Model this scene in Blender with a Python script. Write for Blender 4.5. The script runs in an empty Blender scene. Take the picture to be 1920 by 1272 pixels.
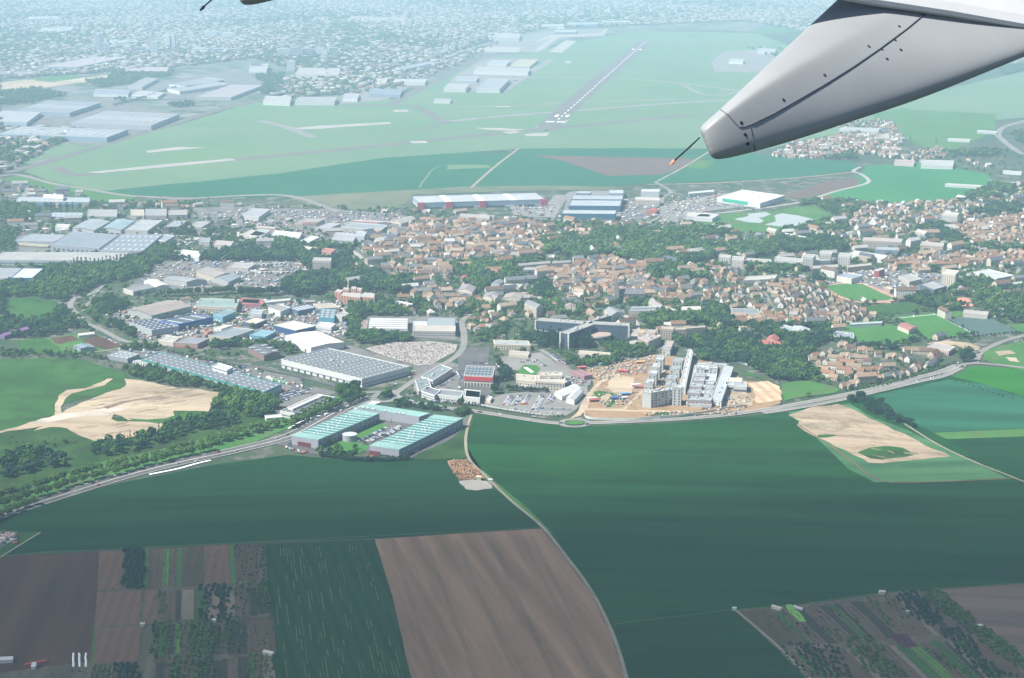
import bpy, math, random
import numpy as np
from mathutils import Vector, Matrix
from mathutils.bvhtree import BVHTree
random.seed(7); rng = np.random.default_rng(7)
R = math.radians
sc = bpy.context.scene
col = sc.collection

# ------------------------------------------------------------------ camera
H = 570.0; FPX = 3200.0; PITCH = R(14.14)
cam_d = bpy.data.cameras.new('camera'); cam = bpy.data.objects.new('camera', cam_d); col.objects.link(cam)
cam.location = (0, 0, H); cam.rotation_euler = (R(90) - PITCH, 0, 0)
cam_d.sensor_width = 36; cam_d.lens = FPX / 1920 * 36; cam_d.clip_start = 0.5; cam_d.clip_end = 60000
sc.camera = cam
# ------------------------------------------------------------------ light
SUN_EL, SUN_AZ = 50, -112      # degrees; azimuth clockwise from the view direction, so the sun stands to the left and a little behind
world = bpy.data.worlds.new('World'); sc.world = world; world.use_nodes = True
wn = world.node_tree; bg = wn.nodes['Background']
sky = wn.nodes.new('ShaderNodeTexSky'); sky.sky_type = 'NISHITA'; sky.sun_disc = False
sky.sun_elevation = R(SUN_EL); sky.sun_rotation = R(SUN_AZ); sky.altitude = 500
wn.links.new(sky.outputs[0], bg.inputs[0]); bg.inputs[1].default_value = 0.06
sd = bpy.data.lights.new('sun', 'SUN'); sd.energy = 4.8; sd.angle = R(0.6); sd.color = (1, .955, .88)
so = bpy.data.objects.new('sun', sd); col.objects.link(so)
SUNV = Vector((math.sin(R(SUN_AZ)) * math.cos(R(SUN_EL)), math.cos(R(SUN_AZ)) * math.cos(R(SUN_EL)), math.sin(R(SUN_EL))))
so.rotation_euler = SUNV.to_track_quat('Z', 'Y').to_euler(); so.location = (0, 0, 3000)
sc.view_settings.view_transform = 'Standard'; sc.view_settings.look = 'None'
sc.view_settings.exposure = 1.2; sc.view_settings.gamma = 1
sc.cycles.max_bounces = 5; sc.cycles.diffuse_bounces = 2; sc.cycles.glossy_bounces = 2
sc.cycles.volume_bounces = 1; sc.cycles.transparent_max_bounces = 8; sc.cycles.use_denoising = True
sc.cycles.sample_clamp_indirect = 4

# ------------------------------------------------------------------ helpers
CP, SP = math.cos(PITCH), math.sin(PITCH)
ZOOM = dict(P=(0, 0, 1), T1=(0, 0, 3), T2=(640, 0, 3), T3=(1280, 0, 3), M1=(0, 340, 3.975), M2=(440, 340, 3.975), M3=(880, 340, 3.975),
            M4=(1320, 340, 3.18), L1=(0, 600, 3.975), L2=(480, 560, 3.976), L3=(860, 560, 4.543), L4=(1160, 580, 5.3), L5=(1440, 600, 3.975),
            B1=(0, 850, 3), B2=(640, 850, 3), B3=(1280, 850, 3), K=(540, 700, 5.333), S=(1190, 620, 6.62))
def ray(px, py):
    dx = (px - 960) / FPX; dy = -(py - 636) / FPX
    return Vector((dx, CP + dy * SP, -SP + dy * CP))
def G(z, x, y, h=0.0):
    """where the sight line of a photo point meets the level at height h"""
    ox, oy, k = ZOOM[z]; d = ray(ox + x / k, oy + y / k); t = (h - H) / d.z
    return Vector((d.x * t, d.y * t, h))
def PX(x, y, z=0.0):
    rel = Vector((x, y, z - H)); c = rel.y * CP - rel.z * SP; u = rel.y * SP + rel.z * CP
    return 960 + FPX * rel.x / c, 636 - FPX * u / c
def GP(z, pts, h=0.0): return [G(z, a, b, h) for a, b in pts]
def tag(o, label=None, cat=None, group=None, kind=None):
    if label: o['label'] = label
    if cat: o['category'] = cat
    if group: o['group'] = group
    if kind: o['kind'] = kind
    return o
def empty(name, loc, rz=0):
    o = bpy.data.objects.new(name, None); col.objects.link(o); o.location = loc; o.rotation_euler = (0, 0, rz); o.empty_display_size = 2
    return o
def link_mesh(name, me, parent=None, loc=(0, 0, 0)):
    o = bpy.data.objects.new(name, me); col.objects.link(o); o.location = loc
    if parent: o.parent = parent
    return o
class MB:
    def __init__(s): s.v = []; s.f = []; s.m = []
    def face(s, pts, m=0):
        b = len(s.v); s.v += [tuple(p) for p in pts]; s.f.append(tuple(range(b, b + len(pts)))); s.m.append(m)
    def box(s, c, d, rz=0, m=0, top=None):
        ca, sa = math.cos(rz), math.sin(rz); b = len(s.v)
        for z in (0, 1):
            kx, ky = (1, 1) if (z == 0 or top is None) else top
            for x, y in ((-.5, -.5), (.5, -.5), (.5, .5), (-.5, .5)):
                X, Y = x * d[0] * kx, y * d[1] * ky
                s.v.append((c[0] + X * ca - Y * sa, c[1] + X * sa + Y * ca, c[2] + z * d[2]))
        for q in ((3, 2, 1, 0), (4, 5, 6, 7), (0, 1, 5, 4), (1, 2, 6, 5), (2, 3, 7, 6), (3, 0, 4, 7)):
            s.f.append(tuple(b + i for i in q)); s.m.append(m)
        return s
    def prism(s, pts, z0, z1, m=0, mt=None):
        n = len(pts); b = len(s.v); s.v += [(p[0], p[1], z0) for p in pts] + [(p[0], p[1], z1) for p in pts]
        for i in range(n):
            j = (i + 1) % n; s.f.append((b + i, b + j, b + n + j, b + n + i)); s.m.append(m)
        s.f.append(tuple(b + n + i for i in range(n))); s.m.append(m if mt is None else mt)
        return s
    def tube(s, pts, r, n=6, m=0):
        rings = []
        for i, p in enumerate(pts):
            p = Vector(p); a = Vector(pts[max(i - 1, 0)]); c = Vector(pts[min(i + 1, len(pts) - 1)])
            d = (c - a).normalized(); u = d.cross(Vector((0.31, 0.2, 0.93))).normalized(); w = d.cross(u)
            rr = r[i] if isinstance(r, (list, tuple)) else r; b = len(s.v); rings.append(b)
            for k in range(n):
                an = 2 * math.pi * k / n; s.v.append(tuple(p + u * math.cos(an) * rr + w * math.sin(an) * rr))
        for i in range(len(pts) - 1):
            for k in range(n):
                j = (k + 1) % n; s.f.append((rings[i] + k, rings[i] + j, rings[i + 1] + j, rings[i + 1] + k)); s.m.append(m)
        s.f.append(tuple(rings[0] + k for k in reversed(range(n)))); s.m.append(m)
        s.f.append(tuple(rings[-1] + k for k in range(n))); s.m.append(m)
        return s
    def mesh(s, name, mats):
        me = bpy.data.meshes.new(name); me.from_pydata(s.v, [], s.f)
        for x in (mats if isinstance(mats, (list, tuple)) else [mats]): me.materials.append(x)
        me.polygons.foreach_set('material_index', s.m); me.update(); return me
    def build(s, name, mats, parent=None, loc=(0, 0, 0)): return link_mesh(name, s.mesh(name, mats), parent, loc)

# ------------------------------------------------------------------ materials
def nodes(name):
    m = bpy.data.materials.new(name); m.use_nodes = True; nt = m.node_tree; b = nt.nodes['Principled BSDF']
    return m, nt, b
def N(nt, t, **k):
    n = nt.nodes.new(t)
    for a, v in k.items():
        if a in n.inputs: n.inputs[a].default_value = v
        else: setattr(n, a, v)
    return n
def c4(c): return (c[0], c[1], c[2], 1)
def mix(nt, fac, a, b):
    n = nt.nodes.new('ShaderNodeMix'); n.data_type = 'RGBA'
    for s, v in ((0, fac), (6, a), (7, b)):
        if hasattr(v, 'is_linked'): nt.links.new(v, n.inputs[s])
        else: n.inputs[s].default_value = v if s == 0 else c4(v)
    return n.outputs[2]
def ramp(nt, src, lo, hi):
    n = nt.nodes.new('ShaderNodeMapRange'); nt.links.new(src, n.inputs[0]); n.inputs[1].default_value = lo; n.inputs[2].default_value = hi
    n.clamp = True; return n.outputs[0]
def noise(nt, scale, detail=4, rough=.6, vec=None, dist=0):
    n = N(nt, 'ShaderNodeTexNoise', Scale=scale, Detail=detail, Roughness=rough, Distortion=dist)
    if vec is None:
        tc = nt.nodes.get('TC') or nt.nodes.new('ShaderNodeTexCoord'); tc.name = 'TC'; vec = tc.outputs['Object']
    nt.links.new(vec, n.inputs['Vector']); return n.outputs['Fac']
def mapped(nt, ang, sx, sy):
    """object coordinates turned by ang so that x runs ACROSS the rows"""
    tc = nt.nodes.get('TC') or nt.nodes.new('ShaderNodeTexCoord'); tc.name = 'TC'
    r = nt.nodes.new('ShaderNodeVectorRotate'); r.rotation_type = 'Z_AXIS'; r.inputs['Angle'].default_value = -ang
    nt.links.new(tc.outputs['Object'], r.inputs['Vector'])
    m = nt.nodes.new('ShaderNodeMapping'); m.inputs['Scale'].default_value = (sx, sy, 1); nt.links.new(r.outputs[0], m.inputs['Vector'])
    return m.outputs[0]
_mc = {}
def mat(name, c, var=.18, scale=.15, rough=.85, spec=.15, metal=0, two=None):
    if name in _mc: return _mc[name]
    m, nt, b = nodes(name); b.inputs['Roughness'].default_value = rough; b.inputs['Specular IOR Level'].default_value = spec; b.inputs['Metallic'].default_value = metal
    f = ramp(nt, noise(nt, scale, 5, .65), .3, .7)
    lo = tuple(x * (1 - var) for x in c); hi = two or tuple(min(1, x * (1 + var)) for x in c)
    nt.links.new(mix(nt, f, lo, hi), b.inputs['Base Color']); _mc[name] = m; return m
def tint_mat(name, cols, rough=.9, var=.2, scale=.4, spec=.1, per=True):
    """colour picked per object / per piece from a constant ramp"""
    m, nt, b = nodes(name); b.inputs['Roughness'].default_value = rough; b.inputs['Specular IOR Level'].default_value = spec
    at = N(nt, 'ShaderNodeAttribute', attribute_name='tint'); oi = nt.nodes.new('ShaderNodeObjectInfo')
    ad = N(nt, 'ShaderNodeMath', operation='ADD'); nt.links.new(at.outputs['Fac'], ad.inputs[0]); nt.links.new(oi.outputs['Random'], ad.inputs[1])
    fr = N(nt, 'ShaderNodeMath', operation='FRACT'); nt.links.new(ad.outputs[0], fr.inputs[0])
    cr = nt.nodes.new('ShaderNodeValToRGB'); cr.color_ramp.interpolation = 'CONSTANT' if per else 'LINEAR'
    els = cr.color_ramp.elements; n = len(cols)
    while len(els) < n: els.new(.5)
    for i, c in enumerate(cols): els[i].position = i / n if per else i / max(n - 1, 1); els[i].color = c4(c)
    nt.links.new(fr.outputs[0], cr.inputs[0])
    f = noise(nt, scale, 4, .7); k = nt.nodes.new('ShaderNodeMapRange'); nt.links.new(f, k.inputs[0])
    k.inputs[1].default_value = .25; k.inputs[2].default_value = .75; k.inputs[3].default_value = 1 - var; k.inputs[4].default_value = 1 + var
    mu = N(nt, 'ShaderNodeVectorMath', operation='SCALE'); nt.links.new(cr.outputs[0], mu.inputs[0]); nt.links.new(k.outputs[0], mu.inputs['Scale'])
    nt.links.new(mu.outputs[0], b.inputs['Base Color']); return m
def field_mat(name, c1, c2, scale=.01, ang=0, row=None, rowc=None, rowamt=.5, streak=None, patch=None, patchc=None, fine=.25, tram=None):
    """soil or crop: broad patches, long streaks along the sowing direction, rows"""
    m, nt, b = nodes(name); b.inputs['Roughness'].default_value = 1; b.inputs['Specular IOR Level'].default_value = 0.02
    f = ramp(nt, noise(nt, scale, 5, .6), .35, .65); c = mix(nt, f, c1, c2)
    if streak:
        v = mapped(nt, ang, streak, streak * .06); f2 = ramp(nt, noise(nt, 1, 3, .6, v), .35, .7)
        c = mix(nt, f2, c, tuple(x * 1.45 for x in c2)); nt.nodes[-1].inputs[0]
    if row:
        v = mapped(nt, ang, 1, 1); w = N(nt, 'ShaderNodeTexWave', Scale=2 * math.pi / row / 20, Distortion=.6, Detail=2); w.inputs['Detail Scale'].default_value = .03
        nt.links.new(v, w.inputs['Vector']); mm = N(nt, 'ShaderNodeMath', operation='MULTIPLY'); mm.inputs[1].default_value = rowamt
        nt.links.new(w.outputs['Fac'], mm.inputs[0]); c = mix(nt, mm.outputs[0], c, rowc)
    if patch:
        f3 = ramp(nt, noise(nt, patch[0], 6, .65), patch[1], patch[1] + patch[2]); c = mix(nt, f3, c, patchc)
    if tram:
        v = mapped(nt, ang, 1, 1); w = N(nt, 'ShaderNodeTexWave', Scale=2 * math.pi / tram[0] / 20, Distortion=.4, Detail=1); w.inputs['Detail Scale'].default_value = .02
        nt.links.new(v, w.inputs['Vector']); mm = N(nt, 'ShaderNodeMath', operation='MULTIPLY'); mm.inputs[1].default_value = tram[1]
        nt.links.new(ramp(nt, w.outputs['Fac'], .93, 1), mm.inputs[0]); c = mix(nt, mm.outputs[0], c, tram[2])
    g = noise(nt, .35, 3, .7); k = nt.nodes.new('ShaderNodeMapRange'); nt.links.new(g, k.inputs[0])
    k.inputs[1].default_value = .2; k.inputs[2].default_value = .8; k.inputs[3].default_value = 1 - fine; k.inputs[4].default_value = 1 + fine
    mu = N(nt, 'ShaderNodeVectorMath', operation='SCALE'); nt.links.new(c, mu.inputs[0]); nt.links.new(k.outputs[0], mu.inputs['Scale'])
    nt.links.new(mu.outputs[0], b.inputs['Base Color']); return m

# ------------------------------------------------------------------ occupancy grid (nothing is planted on roads and buildings)
CELL = 4.0; OX, OY, NX, NY = -3200, 1000, 1600, 3400
occ = np.zeros((NX, NY), bool)
def inpoly(px, py, poly):
    r = np.zeros(px.shape, bool); n = len(poly)
    for i in range(n):
        x1, y1 = poly[i][0], poly[i][1]; x2, y2 = poly[i - 1][0], poly[i - 1][1]
        if y1 == y2: continue
        r ^= ((y1 > py) != (y2 > py)) & (px < (x2 - x1) * (py - y1) / (y2 - y1) + x1)
    return r
def mark(poly, pad=3):
    xs = [p[0] for p in poly]; ys = [p[1] for p in poly]
    i0 = max(0, int((min(xs) - pad - OX) / CELL)); i1 = min(NX, int((max(xs) + pad - OX) / CELL) + 2)
    j0 = max(0, int((min(ys) - pad - OY) / CELL)); j1 = min(NY, int((max(ys) + pad - OY) / CELL) + 2)
    if i1 <= i0 or j1 <= j0: return
    cx, cy = sum(xs) / len(xs), sum(ys) / len(ys); q = []
    for x, y in zip(xs, ys):
        d = math.hypot(x - cx, y - cy) or 1; q.append((x + (x - cx) / d * pad, y + (y - cy) / d * pad))
    X, Y = np.meshgrid(OX + np.arange(i0, i1) * CELL, OY + np.arange(j0, j1) * CELL, indexing='ij')
    occ[i0:i1, j0:j1] |= inpoly(X, Y, q)
def free(x, y):
    i = ((np.asarray(x) - OX) / CELL).astype(int); j = ((np.asarray(y) - OY) / CELL).astype(int)
    ok = (i >= 0) & (i < NX) & (j >= 0) & (j < NY)
    return ~occ[np.clip(i, 0, NX - 1), np.clip(j, 0, NY - 1)] | ~ok

def rough_edge(pts, step, amp):
    out = []; n = len(pts)
    for i in range(n):
        a = Vector(pts[i][:2]); b = Vector(pts[(i + 1) % n][:2]); L = (b - a).length; k = min(60, max(1, int(L / step)))
        d = (b - a) / max(L, 1e-6); nn = Vector((-d.y, d.x))
        for j in range(k):
            o = 0 if j == 0 else random.uniform(-amp, amp); out.append(a + (b - a) * j / k + nn * o)
    return out
def ground_patch(name, z, pts, h, m, step=18, amp=1.0, kind='structure'):
    w = GP(z, pts) if isinstance(z, str) else z
    q = rough_edge(w, step, amp) if amp else [Vector(p[:2]) for p in w]
    mb = MB(); mb.face([(p.x, p.y, h) for p in q]); me = mb.mesh(name, m); o = link_mesh(name, me); tag(o, kind=kind)
    if me.polygons[0].normal.z < 0: me.flip_normals()
    return o
def spline(pts, per=6):
    P = [Vector(p[:2]) for p in pts]; out = []
    for i in range(len(P) - 1):
        a, b, c, d = P[max(i - 1, 0)], P[i], P[i + 1], P[min(i + 2, len(P) - 1)]
        for k in range(per):
            t = k / per; out.append(.5 * ((2 * b) + (c - a) * t + (2 * a - 5 * b + 4 * c - d) * t * t + (-a + 3 * b - 3 * c + d) * t ** 3))
    out.append(P[-1]); return out
def strip_mesh(mb, line, w, h, off=0, m=0, dash=None):
    acc = 0; prev = None
    for i, p in enumerate(line):
        a = line[max(i - 1, 0)]; b = line[min(i + 1, len(line) - 1)]; d = (b - a).normalized(); n = Vector((-d.y, d.x))
        l = p + n * (off + w / 2); r = p + n * (off - w / 2)
        if prev is not None: mb.face([(prev[1].x, prev[1].y, h), (r.x, r.y, h), (l.x, l.y, h), (prev[0].x, prev[0].y, h)], m)
        prev = (l, r)
def road(name, z, pts, w, h, m, lines=None, per=6, lm=None, blk=True, label=None):
    ln = spline(GP(z, pts) if isinstance(z, str) else z, per); mb = MB(); strip_mesh(mb, ln, w, h)
    o = mb.build(name, m); tag(o, kind='structure')
    if blk:
        for i in range(len(ln) - 1):
            d = (ln[i + 1] - ln[i]).normalized(); n = Vector((-d.y, d.x)) * (w / 2 + 3)
            mark([ln[i] + n, ln[i + 1] + n, ln[i + 1] - n, ln[i] - n], 1)
    if lines:
        mb = MB()
        for off, ww in lines: strip_mesh(mb, ln, ww, h + .06, off)
        tag(mb.build('road_marking', lm), kind='structure')
    return ln
# ================================================================== the ground
LAND = field_mat('open_land', (.035, .07, .04), (.08, .09, .06), .004, patch=(.02, .55, .1), patchc=(.13, .125, .11))
mb = MB(); mb.face([(-16000, -500, -.3), (16000, -500, -.3), (16000, 26000, -.3), (-16000, 26000, -.3)])
tag(mb.build('ground', LAND), kind='structure')
GA = R(96)
crop1 = field_mat('green_crop', (0.00816, 0.0354, 0.0108), (0.0102, 0.0485, 0.0127), .006, ang=R(86), streak=.035, patch=(0.0045, 0.55, 0.2), patchc=(0.0154, 0.08, 0.0127), fine=.24, tram=(26, .3, (.03, .075, .035)))
crop2 = field_mat('dark_crop', (0.00816, 0.0354, 0.0113), (0.0096, 0.0407, 0.0125), .004, ang=R(96), streak=.03, row=16, rowc=(0.00717, 0.0295, 0.0104), rowamt=.3, fine=.24, tram=(24, .3, (.024, .07, .034)))
crop3 = field_mat('bright_crop', (0.0195, 0.109, 0.0121), (0.0292, 0.15, 0.0141), .01, ang=R(96), fine=.12)
cropstripe = field_mat('gappy_crop', (0.0084, 0.0388, 0.0126), (0.0108, 0.0468, 0.0149), .01, ang=R(15), row=11, rowc=(0.03, 0.0803, 0.0186), rowamt=.35, patch=(0.02, 0.9, 0.2), patchc=(0.12, 0.134, 0.0372))
soil_c = field_mat('harrowed_soil', (0.174, 0.108, 0.0694), (0.226, 0.143, 0.0894), .008, ang=R(15), row=24, rowc=(0.155, 0.0914, 0.0615), rowamt=.35, streak=.07, fine=.12)
soil_d = field_mat('dark_soil', (0.0605, 0.036, 0.0259), (0.0734, 0.0432, 0.0299), .008, ang=R(7), streak=.05, fine=.12, patch=(0.008, 0.58, 0.2), patchc=(0.0432, 0.0468, 0.0259))
soil_b = field_mat('brown_soil', (0.154, 0.092, 0.062), (0.183, 0.108, 0.0717), .01, ang=R(5), row=9, rowc=(0.106, 0.0649, 0.0477), rowamt=.4, fine=.15)
soil_g = field_mat('grey_soil', (0.0898, 0.0647, 0.0448), (0.116, 0.0763, 0.0505), .02, ang=R(5), row=10, rowc=(0.0528, 0.0628, 0.0325), rowamt=.55, fine=.3)
soil_p = field_mat('purple_soil', (0.105, 0.0784, 0.066), (0.128, 0.0926, 0.072), .01, fine=.1)
sand = field_mat('bare_sand', (0.246, 0.192, 0.132), (0.304, 0.246, 0.176), .02, streak=.03, ang=R(80), patch=(0.0181, 0.581, 0.12), patchc=(0.148, 0.122, 0.0936), fine=.18)
sand2 = field_mat('rubbly_sand', (0.206, 0.157, 0.108), (0.285, 0.226, 0.162), .03, ang=R(75), streak=.06, patch=(0.012, 0.56, 0.14), patchc=(0.0981, 0.0936, 0.0638), fine=.25)
earth = field_mat('building_site_earth', (0.232, 0.144, 0.0833), (0.347, 0.239, 0.15), .03, patch=(0.03, 0.5, 0.12), patchc=(0.193, 0.161, 0.111), fine=.3)
turf = field_mat('meadow', (0.0264, 0.08, 0.0192), (0.044, 0.12, 0.0288), .012, patch=(0.03, 0.5, 0.15), patchc=(0.0308, 0.06, 0.0224), fine=.3)
turf_l = field_mat('light_meadow', (0.045, 0.128, 0.0338), (0.0675, 0.165, 0.045), .012, patch=(0.03, 0.5, 0.149), patchc=(0.09, 0.12, 0.0525), fine=.25)
scrub = field_mat('scrubland', (0.0211, 0.0528, 0.0166), (0.0432, 0.088, 0.0256), .03, patch=(0.02, 0.5, 0.15), patchc=(0.0288, 0.044, 0.0192), fine=.4)
pitch = field_mat('sports_turf', (0.049, 0.14, 0.035), (0.063, 0.175, 0.042), .015, ang=R(0), row=12, rowc=(0.042, 0.126, 0.035), rowamt=.3, fine=.08)
airg = field_mat('airfield_grass', (.095, .165, .09), (.125, .185, .105), .0025, patch=(.002, .5, .2), patchc=(.1, .185, .08), fine=.12)
turq = field_mat('young_wheat', (0.02, 0.096, 0.048), (0.024, 0.112, 0.056), .003, fine=.08)
asph = field_mat('asphalt', (0.0825, 0.0825, 0.0863), (0.112, 0.112, 0.112), .02, patch=(0.06, 0.551, 0.1), patchc=(0.15, 0.146, 0.135), fine=.2)
asph_l = field_mat('pale_asphalt', (0.173, 0.169, 0.158), (0.223, 0.216, 0.202), .02, fine=.15)
conc = field_mat('concrete_paving', (0.274, 0.259, 0.238), (0.331, 0.31, 0.281), .02, fine=.12)
rwy = field_mat('runway_asphalt', (0.125, 0.116, 0.111), (0.15, 0.138, 0.128), .01, fine=.1)
dirt = field_mat('dirt_track', (0.21, 0.189, 0.14), (0.28, 0.252, 0.189), .05, fine=.3)
white_p = mat('white_paint', (.8, .8, .78), .08)
yard = field_mat('yard_paving', (0.136, 0.136, 0.129), (0.19, 0.184, 0.17), .02, patch=(0.04, 0.5, 0.1), patchc=(0.102, 0.105, 0.105), fine=.3)
town = field_mat('town_ground', (.035, .07, .035), (.075, .09, .06), .012, patch=(.04, .52, .08), patchc=(.16, .15, .135), fine=.45)
cityg = field_mat('city_ground', (.08, .11, .08), (.2, .19, .18), .004, patch=(.012, .48, .12), patchc=(.05, .08, .05), fine=.5)
water_m, nt_, b_ = nodes('pond_water'); b_.inputs['Base Color'].default_value = (.35, .37, .34, 1); b_.inputs['Roughness'].default_value = .25

_hk = [0]; LATE = []
def gp(name, z, pts, h=0, m=None, step=18, amp=1.0, kind='structure'):
    _hk[0] += 1
    if isinstance(z, str) and name not in ('city_ground', 'town_ground', 'scrub_ground'): LATE.append(GP(z, pts))
    return ground_patch(name, z, pts, h + .0006 * _hk[0], m, step, amp, kind)
# far and middle districts
gp('city_ground', 'P', [(-200, -60), (2100, -60), (2100, 150), (1500, 60), (1230, 58), (1000, 90), (700, 190), (400, 205), (0, 330), (-200, 330)], -.2, cityg, 60, 8)
gp('town_ground', 'P', [(-80, 330), (160, 360), (700, 375), (1300, 345), (1620, 325), (2000, 330), (2000, 640), (1780, 660), (1500, 700), (1400, 770), (1060, 790), (740, 740), (500, 740), (200, 660), (-80, 640)], -.18, town, 40, 4)
gp('airfield_grass', 'P', [(45, 322), (120, 285), (300, 243), (480, 192), (560, 196), (760, 185), (880, 120), (1000, 95), (1190, 58), (1420, 62), (1560, 120), (1760, 170), (2000, 130), (2000, 215), (1600, 245), (1340, 300), (985, 279), (870, 286), (520, 326), (200, 358), (110, 345)], .0, airg, 60, 5)
gp('wheat_field', 'P', [(200, 358), (520, 326), (720, 296), (870, 286), (958, 288), (985, 279), (1190, 278), (1330, 279), (1480, 296), (1600, 303), (1612, 318), (1480, 335), (1230, 345), (1050, 352), (700, 366), (400, 371), (250, 366)], .12, turq, 60, 2)
gp('meadow', 'T1', [(120, 985), (520, 1065), (800, 1105), (600, 1150), (520, 1120), (300, 1080), (0, 1010)], .1, turf_l)
gp('ploughed_field', 'T2', [(1075, 872), (1500, 885), (1940, 892), (1940, 940), (1800, 985), (1500, 992), (1380, 950), (1240, 905)], .24, soil_p, 60, 3)
gp('ploughed_field', 'T3', [(0, 890), (90, 900), (190, 912), (130, 955), (-60, 935)], .24, soil_p, 60, 2)
gp('grass_strip', 'T3', [(0, 940), (90, 900), (190, 910), (130, 955)], .3, turf_l, 60, 0)
gp('fallow_strip', 'T2', [(600, 930), (820, 928), (845, 945), (590, 955)], .24, airg, 40, 2)
gp('fallow_strip', 'T2', [(0, 1090), (420, 1068), (700, 1050), (1150, 1046), (1540, 1050), (1540, 1068), (1100, 1072), (400, 1095), (380, 1130), (300, 1180), (60, 1180), (-200, 1150), (-300, 1110)], .14, field_mat('fallow', (.09, .12, .07), (.15, .15, .1), .01), 40, 2)
gp('meadow', 'M4', [(960, -90), (1300, -110), (1700, -40), (1700, 30), (1500, 120), (1250, 140), (950, 130), (600, 120), (700, 70), (870, 20)], .12, field_mat('green_wheat', (.03, .14, .055), (.045, .18, .06), .004), 40, 3)
gp('ploughed_field', 'M4', [(400, 90), (560, 60), (700, 10), (940, -20), (900, 30), (720, 75), (600, 105)], .2, soil_p, 40, 2)
gp('meadow', 'M4', [(400, 180), (640, 140), (760, 200), (690, 240), (450, 300), (230, 310), (0, 260), (0, 210), (180, 190)], .12, turf_l, 30, 2)
for q in ([(180, 225), (290, 205), (360, 235), (340, 250), (260, 245)], [(260, 195), (370, 183), (400, 200), (340, 218), (270, 212)],
          [(360, 262), (430, 240), (420, 205), (470, 192), (560, 205), (640, 225), (690, 240), (660, 262), (560, 275), (470, 272)]):
    gp('pond_water', 'M4', q, .26, water_m, 12, 2)
gp('meadow', 'T3', [(1050, 640), (1300, 600), (1760, 640), (1760, 740), (1500, 860), (1350, 830), (1240, 770), (1100, 690)], .1, turf_l, 40, 3)
gp('meadow', 'T3', [(1500, 500), (1930, 400), (1930, 650), (1300, 620), (1200, 600)], .12, airg, 40, 3)
gp('meadow', 'T3', [(420, 165), (560, 155), (640, 175), (560, 190), (440, 190)], .15, turf_l, 40, 3)
gp('meadow', 'T1', [(-100, 790), (300, 800), (520, 830), (300, 880), (60, 950), (-100, 960)], .1, airg, 40, 3)
gp('bare_plot', 'T1', [(-50, 470), (140, 450), (400, 445), (640, 420), (600, 450), (420, 470), (140, 510), (-50, 525)], .1, sand, 40, 4)
gp('meadow', 'T1', [(220, 430), (420, 420), (460, 440), (300, 462), (200, 455)], .2, turf_l, 40, 4)
# airfield paving
for q in ([(480, 972), (900, 928), (1300, 893), (1330, 903), (900, 945), (560, 975)], [(820, 850), (1000, 828), (1170, 832), (1000, 845), (830, 862)], [(1650, 722), (1800, 708), (2190, 688), (2200, 698), (1800, 726), (1700, 730)]):
    gp('concrete_strip', 'T1', q, .3, conc, 60, 1)
for q in ([(745, 720), (900, 722), (1040, 730), (960, 738), (820, 732)], [(290, 620), (375, 618), (380, 630), (300, 632)], [(380, 795), (470, 793), (490, 806), (400, 808)],
          [(860, 598), (955, 598), (950, 604), (870, 604)], [(900, 745), (980, 738), (1020, 745), (950, 755)], [(1165, 293), (1260, 228), (1325, 233), (1240, 298)], [(950, 360), (1020, 335), (1105, 338), (1060, 372)],
          [(1085, 718), (1180, 680), (1285, 675), (1230, 712)], [(1640, 268), (1720, 266), (1700, 276), (1630, 276)], [(1260, 345), (1295, 345), (1290, 358), (1262, 358)], [(700, 280), (840, 262), (1010, 268), (1000, 296), (740, 296)],
          [(1030, 755), (1170, 748), (1155, 768), (1040, 768)]):
    gp('concrete_pad', 'T2', q, .3, conc, 60, 0)
gp('apron', 'T2', [(0, 480), (100, 380), (330, 320), (560, 300), (740, 300), (640, 370), (480, 430), (330, 520), (260, 560), (0, 590)], .16, asph_l, 60, 3)
gp('apron', 'T2', [(700, 250), (980, 200), (1160, 175), (1490, 160), (1480, 205), (1240, 215), (1120, 296), (860, 296), (720, 290)], .16, asph_l, 60, 3)
gp('apron', 'T2', [(570, 510), (620, 440), (800, 330), (1110, 330), (1060, 420), (930, 470), (900, 508), (740, 512)], .16, asph_l, 60, 3)
gp('apron', 'T3', [(160, 350), (230, 290), (480, 280), (560, 330), (430, 410), (180, 405)], .16, asph_l, 60, 3)
RW = road('runway', 'T2', [(1150, 735), (1240, 640), (1420, 480), (1600, 330), (1715, 232)], 62, .34, rwy, blk=False)
mk = MB()
a_, b_2 = RW[0], RW[-1]; dv = (b_2 - a_).normalized(); nv = Vector((-dv.y, dv.x)); L_ = (b_2 - a_).length
def rect(mb, c, d, l, w, h):
    n = Vector((-d.y, d.x)); mb.face([(*(c - d * l / 2 - n * w / 2), h), (*(c + d * l / 2 - n * w / 2), h), (*(c + d * l / 2 + n * w / 2), h), (*(c - d * l / 2 + n * w / 2), h)])
for k in range(int(L_ / 70)): rect(mk, a_ + dv * (260 + 70 * k) if 260 + 70 * k < L_ else a_, dv, 32, 3.2, .42)
for s in (-1, 1):
    rect(mk, a_ + dv * 330 + nv * 15 * s, dv, 50, 9, .46); rect(mk, b_2 - dv * 480 + nv * 15 * s, dv, 50, 9, .46)
    for j in range(4): rect(mk, a_ + dv * 190 + nv * s * (6 + 6 * j), dv, 30, 3, .46)
tag(mk.build('runway_marking', white_p), kind='structure')
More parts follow.
